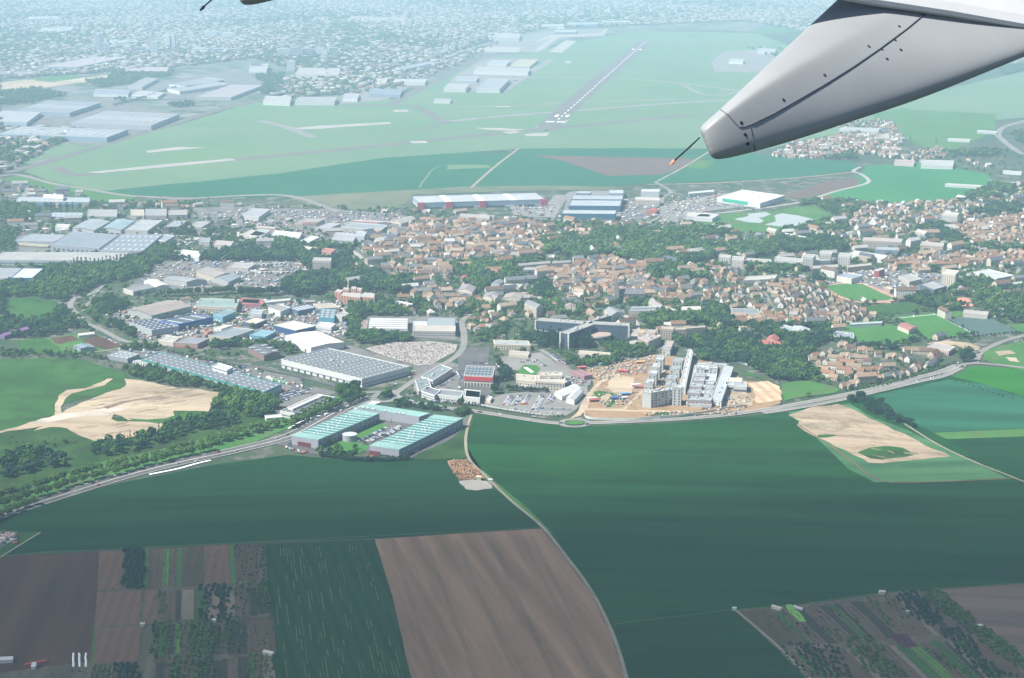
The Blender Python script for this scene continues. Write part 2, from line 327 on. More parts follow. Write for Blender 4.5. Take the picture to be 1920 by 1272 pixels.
tx = [(T, q, w) for T, q, w in (
    ('T2', [(-660, 905), (0, 842), (500, 790), (1000, 740), (1500, 695), (1920, 650)], 40), ('T2', [(560, 690), (900, 655), (1300, 625), (1920, 578), (2300, 560)], 34),
    ('T2', [(270, 592), (500, 470), (700, 370), (860, 298)], 36), ('T2', [(1040, 440), (1500, 440), (1900, 470), (2300, 520)], 24), ('T2', [(850, 300), (1150, 305), (1600, 310)], 26),
    ('T2', [(900, 520), (1050, 420), (1180, 335)], 30), ('T2', [(0, 590), (270, 592), (420, 600), (560, 680), (620, 690)], 26), ('T2', [(620, 600), (900, 600), (1400, 575), (1900, 560)], 22),
    ('T2', [(250, 745), (450, 725), (600, 690)], 20), ('T1', [(1460, 680), (1620, 720), (1760, 775)], 30), ('T1', [(310, 940), (420, 985), (560, 970)], 30), ('T3', [(0, 480), (180, 540), (500, 470)], 20),
    ('T2', [(1920, 655), (2100, 640), (2400, 600)], 24), ('T2', [(1560, 240), (1700, 232), (2000, 250)], 26))]
for i, (T, q, w) in enumerate(tx): road('taxiway', T, q, w, .18 + .01 * i, rwy if i % 2 == 0 else asph_l, blk=False)
gp('concrete_strip', 'T2', [(1070, 245), (1170, 200), (1460, 190), (1490, 162), (1500, 165), (1475, 200), (1225, 210), (1110, 290), (1080, 290), (1180, 215)], .4, conc, 60, 0)
for q in ([(490, 1065 + 0), (500, 1065), (520, 1065)],): pass
road('field_track', 'T2', [(730, 1058), (850, 950), (960, 865), (1000, 835)], 7, .4, dirt, blk=False)
road('field_track', 'T2', [(440, 1060), (470, 1010), (560, 935), (820, 930)], 5, .4, airg, blk=False)
road('field_track', 'T2', [(1760, 1030), (1920, 945), (2060, 860), (2200, 780)], 6, .4, dirt, blk=False)
# roads of the far district
road('highway', 'T1', [(-60, 990), (100, 958), (400, 872), (650, 795), (900, 722), (1100, 660), (1260, 612), (1420, 575), (1600, 540)], 26, .34, rwy, blk=False)
road('highway', 'T1', [(-60, 1000), (100, 985), (300, 1035), (500, 1066), (680, 1098), (830, 1108), (1050, 1118), (1400, 1100), (1600, 1100), (1720, 1125), (1800, 1155), (1900, 1190)], 16, .34, asph_l)
road('ramp_road', 'T1', [(1500, 1125), (1600, 1108), (1700, 1120), (1750, 1140), (1690, 1160), (1560, 1166), (1400, 1165)], 8, .36, asph_l)
road('local_road', 'T1', [(700, 1160), (850, 1135), (960, 1125), (1100, 1118)], 8, .36, asph_l)
road('ring_road', 'T3', [(60, 1215), (300, 1190), (660, 1140), (850, 1080), (1040, 1030), (1010, 985), (960, 965), (1000, 940)], 9, .34, conc)
road('ring_road', 'T3', [(1920, 870), (1880, 850), (1800, 790), (1775, 755), (1810, 715), (1930, 680)], 16, .34, asph_l, blk=False)
road('local_road', 'T3', [(-200, 1040), (200, 1030), (600, 1005), (960, 970)], 8, .34, dirt, blk=False)
road('local_road', 'M3', [(440, 275), (800, 300), (1100, 290), (1300, 300), (1500, 350), (1908, 380), (2300, 400)], 9, .34, asph_l)
road('local_road', 'M3', [(620, 280), (660, 210), (740, 90)], 8, .36, asph_l); road('local_road', 'M3', [(1330, 310), (1430, 250), (1440, 130), (1500, 80), (1390, 10)], 8, .36, asph_l)
gp('truck_yard', 'M3', [(300, 190), (560, 190), (640, 100), (720, 105), (620, 270), (480, 270), (330, 250)], .2, asph_l, 30, 1)
gp('truck_yard', 'M3', [(740, 80), (1150, 70), (1120, 280), (690, 275)], .2, asph_l, 30, 1)
gp('yard', 'M3', [(1180, 130), (1440, 120), (1340, 290), (1120, 280)], .2, yard, 30, 1)
gp('yard', 'M3', [(1440, 170), (1900, 90), (2300, 120), (2200, 180), (1800, 220), (1600, 300), (1430, 320)], .2, asph_l, 30, 1)
# ---------------------------------------------------------------- near fields
gp('crop_field', 'P', [(885, 776), (960, 785), (1030, 796), (1110, 799), (1250, 794), (1400, 781), (1483, 772), (1590, 745), (1640, 736), (1780, 705), (2000, 700), (2000, 1330), (1190, 1330), (1180, 1272), (1150, 1190), (1110, 1110), (1060, 1040), (1015, 985), (960, 940), (910, 893), (880, 862), (873, 830), (876, 800)], .05, crop1, 40, .6)
gp('crop_field', 'P', [(-60, 1046), (0, 1043), (75, 1034), (180, 1030), (500, 1015), (700, 1010), (1015, 990), (960, 941), (912, 905), (870, 860), (800, 858), (640, 862), (540, 853), (400, 872), (230, 905), (110, 935), (-60, 985)], .06, crop2, 40, .6)
gp('crop_field', 'P', [(-100, 1048), (0, 1044), (0, 1340), (-100, 1340)], .03, soil_d, 40, .5)
gp('crop_field', 'P', [(1150, 1172), (1378, 1144), (1460, 1220), (1530, 1300), (1560, 1340), (1210, 1340), (1182, 1272)], .16, crop2, 40, .6)
gp('crop_field', 'P', [(1640, 742), (1780, 712), (1850, 722), (1930, 750), (2000, 760), (2000, 801), (1750, 811), (1690, 785), (1650, 765)], .16, field_mat('far_right_crop', (.017, .07, .04), (.02, .085, .045), .006, ang=R(80), streak=.03, fine=.12), 30, .8)
gp('grass_strip', 'P', [(1750, 812), (2000, 801), (2000, 816), (1775, 824)], .2, turf_l, 30, .5)
gp('crop_field', 'P', [(1787, 707), (1822, 687), (1920, 693), (2010, 700), (2010, 760), (1930, 747), (1850, 722)], .22, crop3, 30, .8)
gp('crop_field', 'P', [(1776, 825), (2000, 817), (2000, 925), (1920, 903), (1860, 870)], .2, crop2, 30, .8)
gp('verge', 'P', [(1478, 774), (1500, 770), (1592, 757), (1640, 785), (1700, 806), (1790, 850), (1890, 897), (1780, 903), (1640, 905), (1590, 880), (1540, 830)], .2, field_mat('rough_verge', (.03, .085, .04), (.05, .12, .05), .02, ang=R(95), streak=.03, fine=.25), 20, 1.2)
gp('bare_plot', 'L5', [(150, 712), (250, 680), (360, 645), (520, 628), (600, 655), (750, 735), (900, 800), (1120, 905), (1365, 1022), (1240, 1030), (1060, 1050), (850, 1072), (750, 1068), (640, 1010), (500, 945), (400, 890), (280, 835), (215, 790), (235, 755)], .32, sand2, 14, 2.5)
gp('grass_patch', 'L5', [(665, 990), (760, 955), (880, 942), (1000, 955), (1060, 985), (1130, 1000), (1020, 1025), (850, 1045), (760, 1035)], .42, turf, 12, 2.5)
gp('grass_patch', 'L5', [(365, 862), (450, 855), (530, 862), (440, 880), (380, 880)], .42, turf, 12, 2)
gp('grass_verge', 'P', [(880, 778), (876, 800), (873, 830), (878, 860), (890, 868), (930, 905), (990, 955), (1045, 1010), (1020, 990), (960, 940), (910, 893), (880, 862), (870, 830), (872, 800), (874, 780)], .25, turf_l, 20, 1)
gp('ploughed_field', 'P', [(703, 1012), (860, 1001), (1015, 992), (1060, 1047), (1108, 1112), (1145, 1190), (1168, 1262), (1180, 1310), (790, 1340)], .2, soil_c, 40, .6)
gp('crop_field', 'P', [(498, 1021), (600, 1017), (702, 1012), (736, 1120), (786, 1345), (522, 1345)], .22, cropstripe, 40, .5)
gp('ploughed_field', 'P', [(-60, 1047), (185, 1035), (182, 1110), (176, 1175), (172, 1240), (0, 1262), (-60, 1266)], .2, soil_d, 40, .5)
gp('allotment_ground', 'P', [(184, 1034), (496, 1021), (520, 1345), (-60, 1345), (-60, 1266), (0, 1262), (172, 1240), (176, 1175), (182, 1110)], .12, field_mat('allotment_soil', (.06, .07, .045), (.10, .085, .06), .03, ang=R(5), streak=.1, fine=.35), 40, .5)
for nm, q, m in (('vegetable_plot', [(187, 1036), (229, 1033), (227, 1106), (183, 1108)], soil_b), ('vegetable_plot', [(281, 1029), (333, 1027), (330, 1099), (278, 1102)], soil_g),
                 ('vegetable_plot', [(343, 1026), (380, 1024), (381, 1099), (342, 1100)], soil_g), ('vegetable_plot', [(383, 1024), (428, 1022), (431, 1096), (384, 1099)], soil_b),
                 ('vegetable_plot', [(438, 1022), (482, 1020), (486, 1088), (442, 1092)], soil_g), ('vegetable_plot', [(183, 1111), (265, 1108), (262, 1172), (178, 1175)], soil_b),
                 ('vegetable_plot', [(272, 1108), (296, 1106), (294, 1169), (270, 1171)], soil_b), ('vegetable_plot', [(179, 1178), (263, 1175), (261, 1240), (176, 1246)], soil_b),
                 ('vegetable_plot', [(344, 1106), (375, 1104), (376, 1160), (344, 1163)], soil_g), ('vegetable_plot', [(296, 1172), (320, 1170), (318, 1272), (290, 1272)], soil_g),
                 ('vegetable_plot', [(455, 1160), (512, 1157), (518, 1222), (460, 1226)], soil_g), ('grass_strip', [(333, 1028), (341, 1026), (341, 1100), (332, 1100)], turf_l),
                 ('grass_strip', [(431, 1022), (437, 1022), (441, 1092), (434, 1095)], turf_l), ('grass_strip', [(176, 1178), (180, 1178), (176, 1246), (171, 1246)], turf_l), ('grass_strip', [(273, 1030), (279, 1029), (276, 1103), (271, 1104)], turf_l)):
    gp(nm, 'P', q, .3, m, 30, .4)
gp('ploughed_field', 'P', [(1762, 1106), (1920, 1095), (2010, 1090), (2010, 1310), (1920, 1242), (1850, 1175)], .26, field_mat('reddish_soil', (.125, .09, .075), (.15, .105, .085), .01, ang=R(80), streak=.05, fine=.1), 30, .6)
gp('allotment_ground', 'P', [(1377, 1145), (1500, 1135), (1660, 1112), (1762, 1106), (1850, 1175), (1920, 1242), (2000, 1320), (2000, 1345), (1580, 1345), (1530, 1290), (1460, 1220)], .24, field_mat('garden_soil', (.075, .075, .055), (.12, .095, .07), .025, ang=R(-38), streak=.07, patch=(.02, .55, .15), patchc=(.05, .08, .04), fine=.35), 30, .6)
gp('vegetable_plot', 'P', [(1385, 1147), (1440, 1143), (1515, 1205), (1460, 1215)], .33, soil_g, 30, .5)
gp('lettuce_plot', 'B3', [(580, 855), (610, 852), (660, 900), (695, 950), (655, 950), (600, 900)], .42, field_mat('lettuce', (.15, .35, .07), (.2, .42, .1), .05, fine=.4), 8, .8)
gp('heather_plot', 'B3', [(1160, 1020), (1260, 1020), (1330, 1090), (1240, 1100)], .42, field_mat('wine_red_plants', (.07, .025, .04), (.09, .04, .05), .1, fine=.4), 12, 1)
def strips(A, B, C, D, n, segs, seed):
    rd = random.Random(seed); A, B, C, D = [G('P', *q).xy for q in (A, B, C, D)]; cuts = [0]
    for i in range(n): cuts.append(cuts[-1] + rd.uniform(.5, 1.6))
    cuts = [c / cuts[-1] for c in cuts]; an = math.atan2(*((D - A).yx)) - R(90)
    ms = [field_mat('strip_soil', (.11, .075, .055), (.14, .098, .072), .02, ang=an, row=5, rowc=(.06, .05, .04), rowamt=.4), field_mat('strip_green', (.03, .1, .022), (.05, .14, .03), .03, ang=an, row=6, rowc=(.07, .06, .045), rowamt=.5), field_mat('strip_dark', (.05, .04, .036), (.065, .05, .042), .03, ang=an, row=5, rowc=(.03, .045, .025), rowamt=.6), field_mat('strip_bright', (.09, .2, .035), (.12, .25, .05), .05, ang=an, row=4, rowc=(.05, .06, .035), rowamt=.6), field_mat('strip_pale', (.18, .14, .105), (.22, .18, .13), .03, ang=an)]
    for i in range(n):
        a = cuts[i] + .003; b = cuts[i + 1] - .003
        for t0, t1 in segs:
            u0 = t0 + rd.uniform(0, .03); u1 = t1 - rd.uniform(0, .03); f = lambda u, t: (A.lerp(B, u)).lerp(D.lerp(C, u), t)
            w = rd.random(); m = ms[0 if w < .34 else 1 if w < .58 else 2 if w < .82 else 3 if w < .9 else 4]
            _hk[0] += 1; ground_patch('vegetable_plot', [f(a, u0), f(b, u0), f(b, u1), f(a, u1)], None, .3 + .0006 * _hk[0], m, 12, .35)
strips((1388, 1150), (1755, 1110), (1990, 1330), (1575, 1330), 24, ((.01, .4), (.43, .97)), 4); strips((300, 1108), (500, 1094), (522, 1330), (288, 1330), 13, ((.01, .3), (.32, .6), (.62, .98)), 9)
strips((286, 1030), (333, 1028), (330, 1100), (282, 1102), 4, ((0, 1),), 3)
# lower-left corner yard
gp('grass_patch', 'P', [(-60, 993), (0, 994), (76, 999), (0, 1046), (-60, 1080)], .2, turf, 20, .4)
gp('storage_yard', 'P', [(-60, 996), (0, 998), (38, 1003), (0, 1030), (-60, 1060)], .3, asph, 20, .4)
# left hand land-fill
gp('meadow', 'L1', [(-200, 300), (300, 285), (600, 290), (930, 400), (930, 500), (760, 560), (560, 600), (440, 640), (420, 700), (300, 745), (0, 830), (-200, 880)], .1, turf, 30, 2)
gp('scrub_ground', 'L1', [(-200, 860), (300, 760), (1300, 700), (1650, 560), (2000, 560), (2300, 640), (2300, 700), (1908, 790), (1300, 950), (800, 1080), (300, 1190), (-200, 1400)], .08, scrub, 30, 2)
gp('grass_verge', 'L1', [(-200, 1480), (300, 1230), (700, 1070), (1100, 990), (1500, 890), (1908, 790), (2250, 680), (2500, 560), (2560, 600), (2250, 760), (1908, 910), (1500, 1020), (1100, 1110), (800, 1190), (400, 1290), (-200, 1560)], .14, turf_l, 30, 1.5)
gp('sand_fill', 'L1', [(925, 440), (1050, 450), (1220, 490), (1380, 515), (1500, 520), (1640, 545), (1600, 620), (1560, 685), (1430, 680), (1290, 680), (1300, 715), (1240, 735), (1100, 745), (960, 750), (905, 720), (850, 705), (830, 740), (870, 760), (1000, 760), (1220, 775), (1150, 835), (1050, 860), (880, 900), (840, 885), (700, 905), (620, 875), (500, 810), (380, 800), (250, 830), (320, 792), (0, 845), (-100, 868), (-100, 855), (0, 832), (300, 748), (420, 705), (470, 690), (600, 620), (760, 560), (930, 500)], .26, sand, 10, 2)
gp('sand_track', 'L1', [(410, 715), (408, 640), (445, 560), (500, 525), (640, 512), (750, 468), (800, 440), (845, 440), (780, 490), (640, 525), (540, 550), (480, 600), (455, 650), (462, 705)], .34, sand, 8, 1)
gp('mud_track', 'L1', [(200, 770), (480, 700), (760, 665), (900, 640), (980, 660), (830, 690), (800, 720), (600, 720), (340, 775)], .36, field_mat('grey_mud', (.27, .24, .21), (.36, .31, .26), .05, ang=R(70), streak=.08, fine=.3), 10, 2)
gp('mud_track', 'L1', [(770, 650), (900, 612), (1040, 590), (1210, 565), (1215, 572), (1040, 600), (920, 625), (800, 668)], .4, field_mat('dark_mud', (.15, .11, .08), (.2, .15, .12), .08, fine=.4), 6, .8)
gp('grass_patch', 'L1', [(1300, 680), (1560, 690), (1500, 730), (1230, 770), (1000, 757), (950, 735), (1100, 745), (1240, 735), (1300, 715)], .3, turf, 10, 2)
# left fields by the country road
gp('grass_field', 'M1', [(20, 880), (250, 870), (430, 900), (420, 980), (330, 1030), (180, 1040), (50, 1000)], .12, turf, 20, 2)
gp('crop_field', 'M1', [(120, 1190), (340, 1165), (500, 1250), (440, 1290), (150, 1280)], .14, turf, 20, 1)
gp('vegetable_plot', 'L1', [(370, 135), (540, 120), (590, 150), (430, 185)], .24, soil_d, 20, 1); gp('vegetable_plot', 'L1', [(600, 155), (710, 115), (930, 195), (790, 225), (690, 200)], .24, soil_d, 20, 1)
gp('grass_patch', 'L1', [(350, 140), (370, 130), (560, 112), (720, 105), (950, 190), (800, 235), (500, 260), (430, 200)], .18, turf_l, 20, 1)
# business-park grounds
gp('yard', 'L2', [(150, 1090), (640, 830), (730, 810), (950, 800), (1300, 880), (1590, 890), (1590, 950), (1400, 1080), (1160, 1190), (960, 1190), (820, 1140), (640, 1100), (480, 1170), (300, 1150), (240, 1110)], .2, asph, 20, 1)
gp('lawn', 'L2', [(560, 1100), (680, 1030), (900, 928), (985, 940), (840, 1040), (760, 1080), (850, 1100), (820, 1130), (760, 1160), (600, 1150)], .32, pitch, 10, .8)
gp('hedge_bank', 'L2', [(1200, 1160), (1440, 1060), (1600, 930), (1610, 880), (1640, 870), (1590, 990), (1560, 1100), (1580, 1190), (1440, 1200), (1200, 1200)], .27, scrub, 15, 1)
gp('wood_chip_heap', 'B2', [(596, 45), (640, 38), (700, 38), (760, 90), (810, 140), (740, 148), (660, 150), (625, 100)], .28, field_mat('wood_chips', (.28, .15, .08), (.4, .24, .14), .12, patch=(.1, .5, .1), patchc=(.15, .12, .1), fine=.4), 8, 1.5)
gp('gravel_yard', 'B2', [(660, 158), (740, 150), (820, 160), (850, 200), (760, 212), (700, 205)], .28, conc, 8, 2)
# hospital building site
gp('building_site', 'L3', [(1070, 1010), (1060, 900), (1150, 720), (1080, 600), (1280, 570), (1700, 470), (2250, 560), (2420, 700), (2600, 720), (2750, 780), (2740, 900), (2500, 960), (2100, 985), (1900, 1000), (1500, 1025), (1200, 1030)], .22, earth, 15, 2)
gp('bare_track', 'L3', [(1020, 960), (1070, 850), (1150, 750), (1260, 655), (1340, 645), (1500, 680), (1470, 700), (1310, 660), (1200, 740), (1130, 840), (1100, 940), (1400, 940), (1560, 780), (1570, 800), (1420, 950), (1960, 960), (1960, 975), (1080, 955), (1040, 1000), (940, 1030)], .32, sand, 10, 1.2)
gp('bare_plot', 'L3', [(1290, 700), (1350, 650), (1500, 690), (1470, 810), (1310, 800), (1260, 760)], .38, sand, 8, 2); gp('bare_plot', 'L3', [(1190, 850), (1240, 815), (1300, 820), (1260, 880), (1200, 900)], .38, sand, 8, 2)
gp('grass_patch', 'L3', [(1140, 800), (1190, 790), (1350, 810), (1340, 850), (1300, 930), (1250, 920), (1260, 870), (1150, 850)], .3, turf, 8, 2); gp('grass_patch', 'L3', [(1640, 1005), (1680, 975), (1780, 960), (1830, 1000)], .3, scrub, 8, 2)
gp('site_terrace', 'L4', [(1280, 740), (1480, 715), (1600, 770), (1625, 900), (1370, 940), (1340, 800)], .3, field_mat('terraced_earth', (.45, .32, .2), (.58, .44, .3), .03, ang=R(10), row=14, rowc=(.3, .2, .14), rowamt=.6), 10, 1.5)
gp('bare_plot', 'L4', [(1060, 850), (1260, 830), (1350, 900), (1330, 960), (1060, 950)], .3, sand, 8, 2)
gp('grass_patch', 'L4', [(1210, 600), (1330, 640), (1500, 720), (1420, 700), (1260, 660)], .32, turf, 8, 2)
gp('meadow', 'L5', [(100, 480), (240, 455), (300, 455), (420, 480), (540, 520), (500, 545), (300, 570), (110, 610)], .3, turf_l, 10, 2)
gp('hospital_car_park', 'L3', [(240, 860), (400, 815), (640, 790), (1100, 740), (1090, 830), (1000, 950), (920, 1000), (740, 990), (220, 905)], .24, asph_l, 15, .8)
gp('hospital_car_park', 'L3', [(350, 500), (700, 460), (900, 600), (1130, 680), (1120, 740), (900, 740), (640, 640), (410, 600)], .22, asph_l, 15, .8)
gp('lawn', 'L3', [(500, 620), (560, 565), (660, 570), (700, 600), (660, 650), (540, 660)], .32, pitch, 10, .8)
hp = MB(); c0 = G('L3', 597, 610).xy
for a in (R(20), R(110)): rect(hp, c0, Vector((math.cos(a), math.sin(a))), 26, 5, .42 + a * .02)
tag(hp.build('helipad_marking', white_p), kind='structure')
gp('cemetery_ground', 'L2', [(815, 375), (1000, 330), (1300, 320), (1500, 345), (1480, 400), (1300, 490), (1210, 500), (1040, 455)], .2, field_mat('grave_gravel', (.3, .27, .25), (.4, .36, .33), .05, fine=.4), 15, 1)
gp('grass_bank', 'L5', [(1600, 240), (1750, 190), (2000, 150), (2000, 400), (1900, 380), (1700, 330), (1600, 300)], .24, turf_l, 10, 2)
gp('bare_plot', 'L5', [(1690, 240), (1800, 230), (1850, 255), (1720, 270)], .34, sand, 8, 1.5); gp('bare_plot', 'L5', [(1770, 280), (1850, 285), (1880, 320), (1800, 310)], .34, sand, 8, 1.5)
gp('bare_plot', 'L5', [(1180, 180), (1330, 155), (1500, 175), (1580, 205), (1570, 230), (1480, 225), (1400, 190), (1250, 190)], .3, sand, 8, 1.2)
# sports grounds
gp('running_track', 'M4', [(690, 625), (860, 603), (960, 607), (1060, 650), (1170, 700), (1110, 728), (900, 724), (780, 690)], .2, field_mat('clay_track', (.33, .2, .16), (.4, .26, .2), .03), 15, .3)
gp('sports_pitch', 'M4', [(715, 625), (860, 611), (945, 615), (1030, 655), (1130, 698), (1090, 712), (900, 716), (800, 680)], .3, pitch, 15, .3)
for q, m in (([(925, 752), (1230, 725), (1350, 768), (1100, 798), (1030, 795)], turf), ([(1110, 812), (1370, 785), (1480, 845), (1610, 910), (1340, 945), (1220, 880)], pitch), ([(750, 858), (860, 852), (1120, 856), (1300, 938), (1140, 970), (950, 970), (840, 905)], pitch),
             ([(1455, 822), (1690, 808), (1885, 905), (1630, 920)], field_mat('slate_plants', (.06, .10, .09), (.08, .12, .11), .05, fine=.3)), ([(1380, 785), (1530, 772), (1570, 805), (1440, 820)], turf_l), ([(1800, 850), (1920, 850), (1920, 900), (1880, 900)], turf_l)):
    gp('sports_pitch', 'M4', q, .24, m, 15, .4)
for q in ([(1370, 702), (1560, 695), (1610, 720), (1420, 730)], [(1520, 737), (1600, 733), (1605, 748), (1535, 752)], [(1790, 765), (1860, 760), (1850, 775), (1800, 780)]):
    gp('tennis_court', 'M4', q, .26, field_mat('red_clay', (.5, .2, .13), (.56, .25, .17), .03), 15, 0)
lines_ = MB()
def seg(z, a, b, w=1.2, h=.4): strip_mesh(lines_, [G(z, *a).xy, G(z, *b).xy], w, h)
for a, b in (((1120, 822), (1380, 795)), ((1370, 790), (1610, 912)), ((1250, 800), (1250, 812)), ((1400, 805), (1590, 900))): seg('M4', a, b)
tag(lines_.build('pitch_marking', white_p), kind='structure')
# industrial yards
for z, q in (('M1', [(100, 400), (1300, 400), (1100, 530), (100, 540)]), ('M1', [(780, 1000), (1200, 900), (1908, 880), (1908, 1200), (1300, 1220), (1050, 1180)]), ('M1', [(1400, 200), (1900, 190), (1900, 290), (1500, 290)]),
             ('M1', [(1200, 600), (1908, 600), (1908, 820), (900, 830)]), ('M2', [(0, 600), (480, 600), (570, 690), (360, 720), (350, 830), (0, 800)]), ('M2', [(0, 880), (830, 900), (850, 1150), (600, 1200), (0, 1200)]), ('M2', [(0, 200), (700, 210), (1300, 250), (1100, 440), (400, 440), (0, 440)]),
             ('L2', [(140, 760), (440, 660), (600, 700), (300, 880), (150, 870)]), ('L2', [(1180, 480), (1470, 480), (1670, 560), (1800, 660), (1670, 780), (1350, 740), (1180, 700)]), ('L1', [(780, 230), (1250, 235), (2250, 440), (2250, 560), (1900, 560), (1000, 300)]), ('L2', [(180, 450), (700, 350), (1180, 500), (800, 650), (180, 500)]),
             ('M2', [(930, 1010), (1660, 1010), (1660, 1190), (930, 1130)]), ('M4', [(780, 540), (1120, 520), (1500, 560), (1450, 670), (1200, 690), (800, 610)]), ('T1', [(0, 620), (600, 560), (1010, 640), (720, 780), (0, 790)]), ('T1', [(650, 500), (1350, 390), (1500, 480), (1280, 560), (700, 560)])):
    gp('yard', z, q, .12 if z != 'L2' else .16, yard, 20, 1.5)
gp('yard', 'L3', [(0, 440), (260, 400), (260, 560), (330, 570), (330, 720), (230, 900), (0, 900)], .2, asph, 15, 1)
# ---------------------------------------------------------------- roads near
ED = [(-5.2, .7), (5.2, .7)]
LM = mat('pale_kerb', (.5, .48, .42), .15)
MAINL = road('dual_carriageway', 'P', [(-60, 990), (0, 967), (120, 928), (235, 893), (330, 869), (400, 854), (480, 836), (545, 818), (600, 790), (650, 762), (700, 746)], 19, .5, asph, [(-9.2, .8), (9.2, .8), (.0, 1.2)], lm=LM)
road('roundabout_road', 'P', [(700, 746), (712, 737), (728, 733), (742, 737), (744, 745), (735, 752), (715, 754), (703, 750), (700, 746)], 8, .56, asph_l)
road('link_road', 'P', [(676, 738), (700, 736), (730, 734)], 8, .54, asph_l)
road('link_road', 'P', [(742, 738), (768, 720), (800, 700), (830, 685), (856, 668), (869, 650), (870, 625), (866, 605), (880, 590)], 9, .55, asph_l)
RING = road('ring_road', 'P', [(742, 742), (758, 750), (790, 758), (840, 766), (890, 772), (960, 783), (1020, 792), (1052, 795)], 8, .52, asph_l, [(-4.4, .8), (4.4, .8)], lm=LM)
road('roundabout_road', 'P', [(1052, 795), (1058, 789), (1077, 787), (1096, 789), (1103, 794), (1096, 799), (1077, 801), (1058, 799), (1052, 795)], 7, .58, asph_l)
road('ring_road', 'P', [(1102, 794), (1160, 792), (1250, 788), (1330, 782), (1400, 774), (1480, 761), (1560, 746), (1640, 729), (1720, 709), (1760, 699), (1795, 686)], 9, .53, asph_l, [(-4.8, .8), (4.8, .8)], lm=LM)
road('ring_road', 'P', [(1430, 775), (1500, 764), (1560, 753), (1640, 735), (1720, 716), (1765, 706), (1800, 690)], 9, .51, asph_l, [(-4.8, .8)], lm=LM)
road('link_road', 'P', [(1795, 686), (1830, 682), (1880, 686), (1960, 695)], 8, .54, asph_l); road('link_road', 'P', [(1828, 682), (1838, 662), (1860, 650), (1890, 638), (1960, 620)], 9, .55, asph_l)
road('link_road', 'P', [(1838, 662), (1760, 655), (1660, 652), (1600, 648)], 6, .55, asph_l)
gp('roundabout_lawn', 'P', [(1060, 794), (1066, 790), (1077, 789), (1090, 790), (1097, 794), (1090, 797), (1077, 798), (1064, 797)], .66, pitch, 10, 0)
road('farm_track', 'P', [(884, 777), (877, 800), (873, 830), (880, 862), (910, 893), (960, 941), (1015, 987), (1060, 1042), (1110, 1111), (1148, 1188), (1170, 1255), (1188, 1330)], 3.2, .45, dirt)
road('farm_track', 'P', [(1695, 795), (1760, 835), (1830, 868), (1885, 890), (1960, 920)], 2.6, .45, dirt)
road('farm_track', 'P', [(1378, 1144), (1450, 1205), (1530, 1285), (1570, 1340)], 2.5, .45, dirt); road('field_edge', 'P', [(-20, 1045), (180, 1032), (500, 1016), (760, 1003), (1015, 990)], 1.6, .4, turf_l, blk=False)
road('field_edge', 'P', [(1150, 1172), (1378, 1144), (1500, 1134), (1660, 1112), (1920, 1094)], 1.4, .4, turf_l, blk=False); road('field_edge', 'P', [(0, 1046), (76, 999)], 2, .45, dirt, blk=False); road('field_edge', 'P', [(1500, 800), (1560, 838), (1600, 868), (1655, 903), (1760, 904), (1900, 898)], 2.0, .45, soil_b, blk=False)
road('street', 'M1', [(760, 780), (700, 830), (620, 860), (550, 880), (525, 930), (560, 980), (650, 1060), (760, 1110), (870, 1170), (960, 1200), (1100, 1200), (1250, 1230)], 9, .5, asph_l)
road('street', 'M1', [(620, 870), (690, 880), (640, 930), (630, 970)], 7, .48, asph_l); road('street', 'L1', [(700, 240), (860, 220), (960, 190)], 4, .48, dirt); road('street', 'M2', [(870, 520), (930, 560), (1000, 620), (1080, 700), (1200, 760)], 9, .5, conc)
road('street', 'M2', [(1040, 650), (1400, 650), (1580, 660), (1650, 740)], 7, .48, asph_l); road('street', 'M3', [(1200, 1250), (1230, 1170), (1240, 1060), (1150, 1000), (1060, 960)], 10, .5, conc); road('street', 'L3', [(700, 440), (800, 500), (900, 580), (980, 640), (1100, 680), (1150, 700)], 8, .5, asph_l)
road('street', 'M4', [(360, 660), (390, 720), (420, 790)], 6, .48, asph_l); road('street', 'M4', [(620, 620), (760, 680), (900, 750), (1040, 820), (1130, 845)], 4, .48, dirt); road('street', 'M4', [(440, 540), (560, 560), (680, 600), (800, 610)], 8, .48, conc)
road('street', 'M4', [(1300, 275), (1500, 235), (1700, 225), (1908, 195)], 8, .48, asph_l); road('street', 'L1', [(1220, 225), (1500, 290), (1908, 350), (2300, 440), (2600, 520)], 8, .5, asph)
road('street', 'K', [(0, 560), (150, 480), (400, 400), (600, 330)], 2, .6, white_p, blk=False)
gb = MB(); 
strip_mesh(gb, spline([G('B1', x, y).xy for x, y in ((840, 122), (1000, 90), (1100, 62), (1185, 42))]), 3.4, .62)
tag(gb.build('white_paved_strip', white_p), kind='structure')
rt = [MB(), MB()]; rd = random.Random(12)
for z, q, n, dx, dy in (('L5', [(180, 715), (520, 635), (1330, 1015), (830, 1065)], 34, 70, 14), ('L1', [(640, 640), (1000, 450), (1600, 560), (1250, 720)], 40, 110, -16), ('L1', [(560, 780), (900, 770), (1180, 785), (700, 890)], 22, 90, -14), ('L3', [(1150, 760), (1320, 680), (1450, 700), (1250, 930)], 16, 40, 30), ('L3', [(1900, 880), (2300, 700), (2700, 760), (2500, 940)], 26, 60, 8)):
    for i in range(n):
        a, b = rd.random(), rd.random(); x = (q[0][0] * (1 - a) + q[1][0] * a) * (1 - b) + (q[3][0] * (1 - a) + q[2][0] * a) * b; y = (q[0][1] * (1 - a) + q[1][1] * a) * (1 - b) + (q[3][1] * (1 - a) + q[2][1] * a) * b; k = rd.uniform(.3, 1)
        ln = spline(GP(z, [(x - dx * k, y - dy * k + rd.uniform(-6, 6)), (x, y), (x + dx * k, y + dy * k + rd.uniform(-8, 8))]), 6)
        for o in (-1, 1): strip_mesh(rt[i % 2], ln, rd.uniform(.4, .9), .46 + .002 * i, o * 1.1)
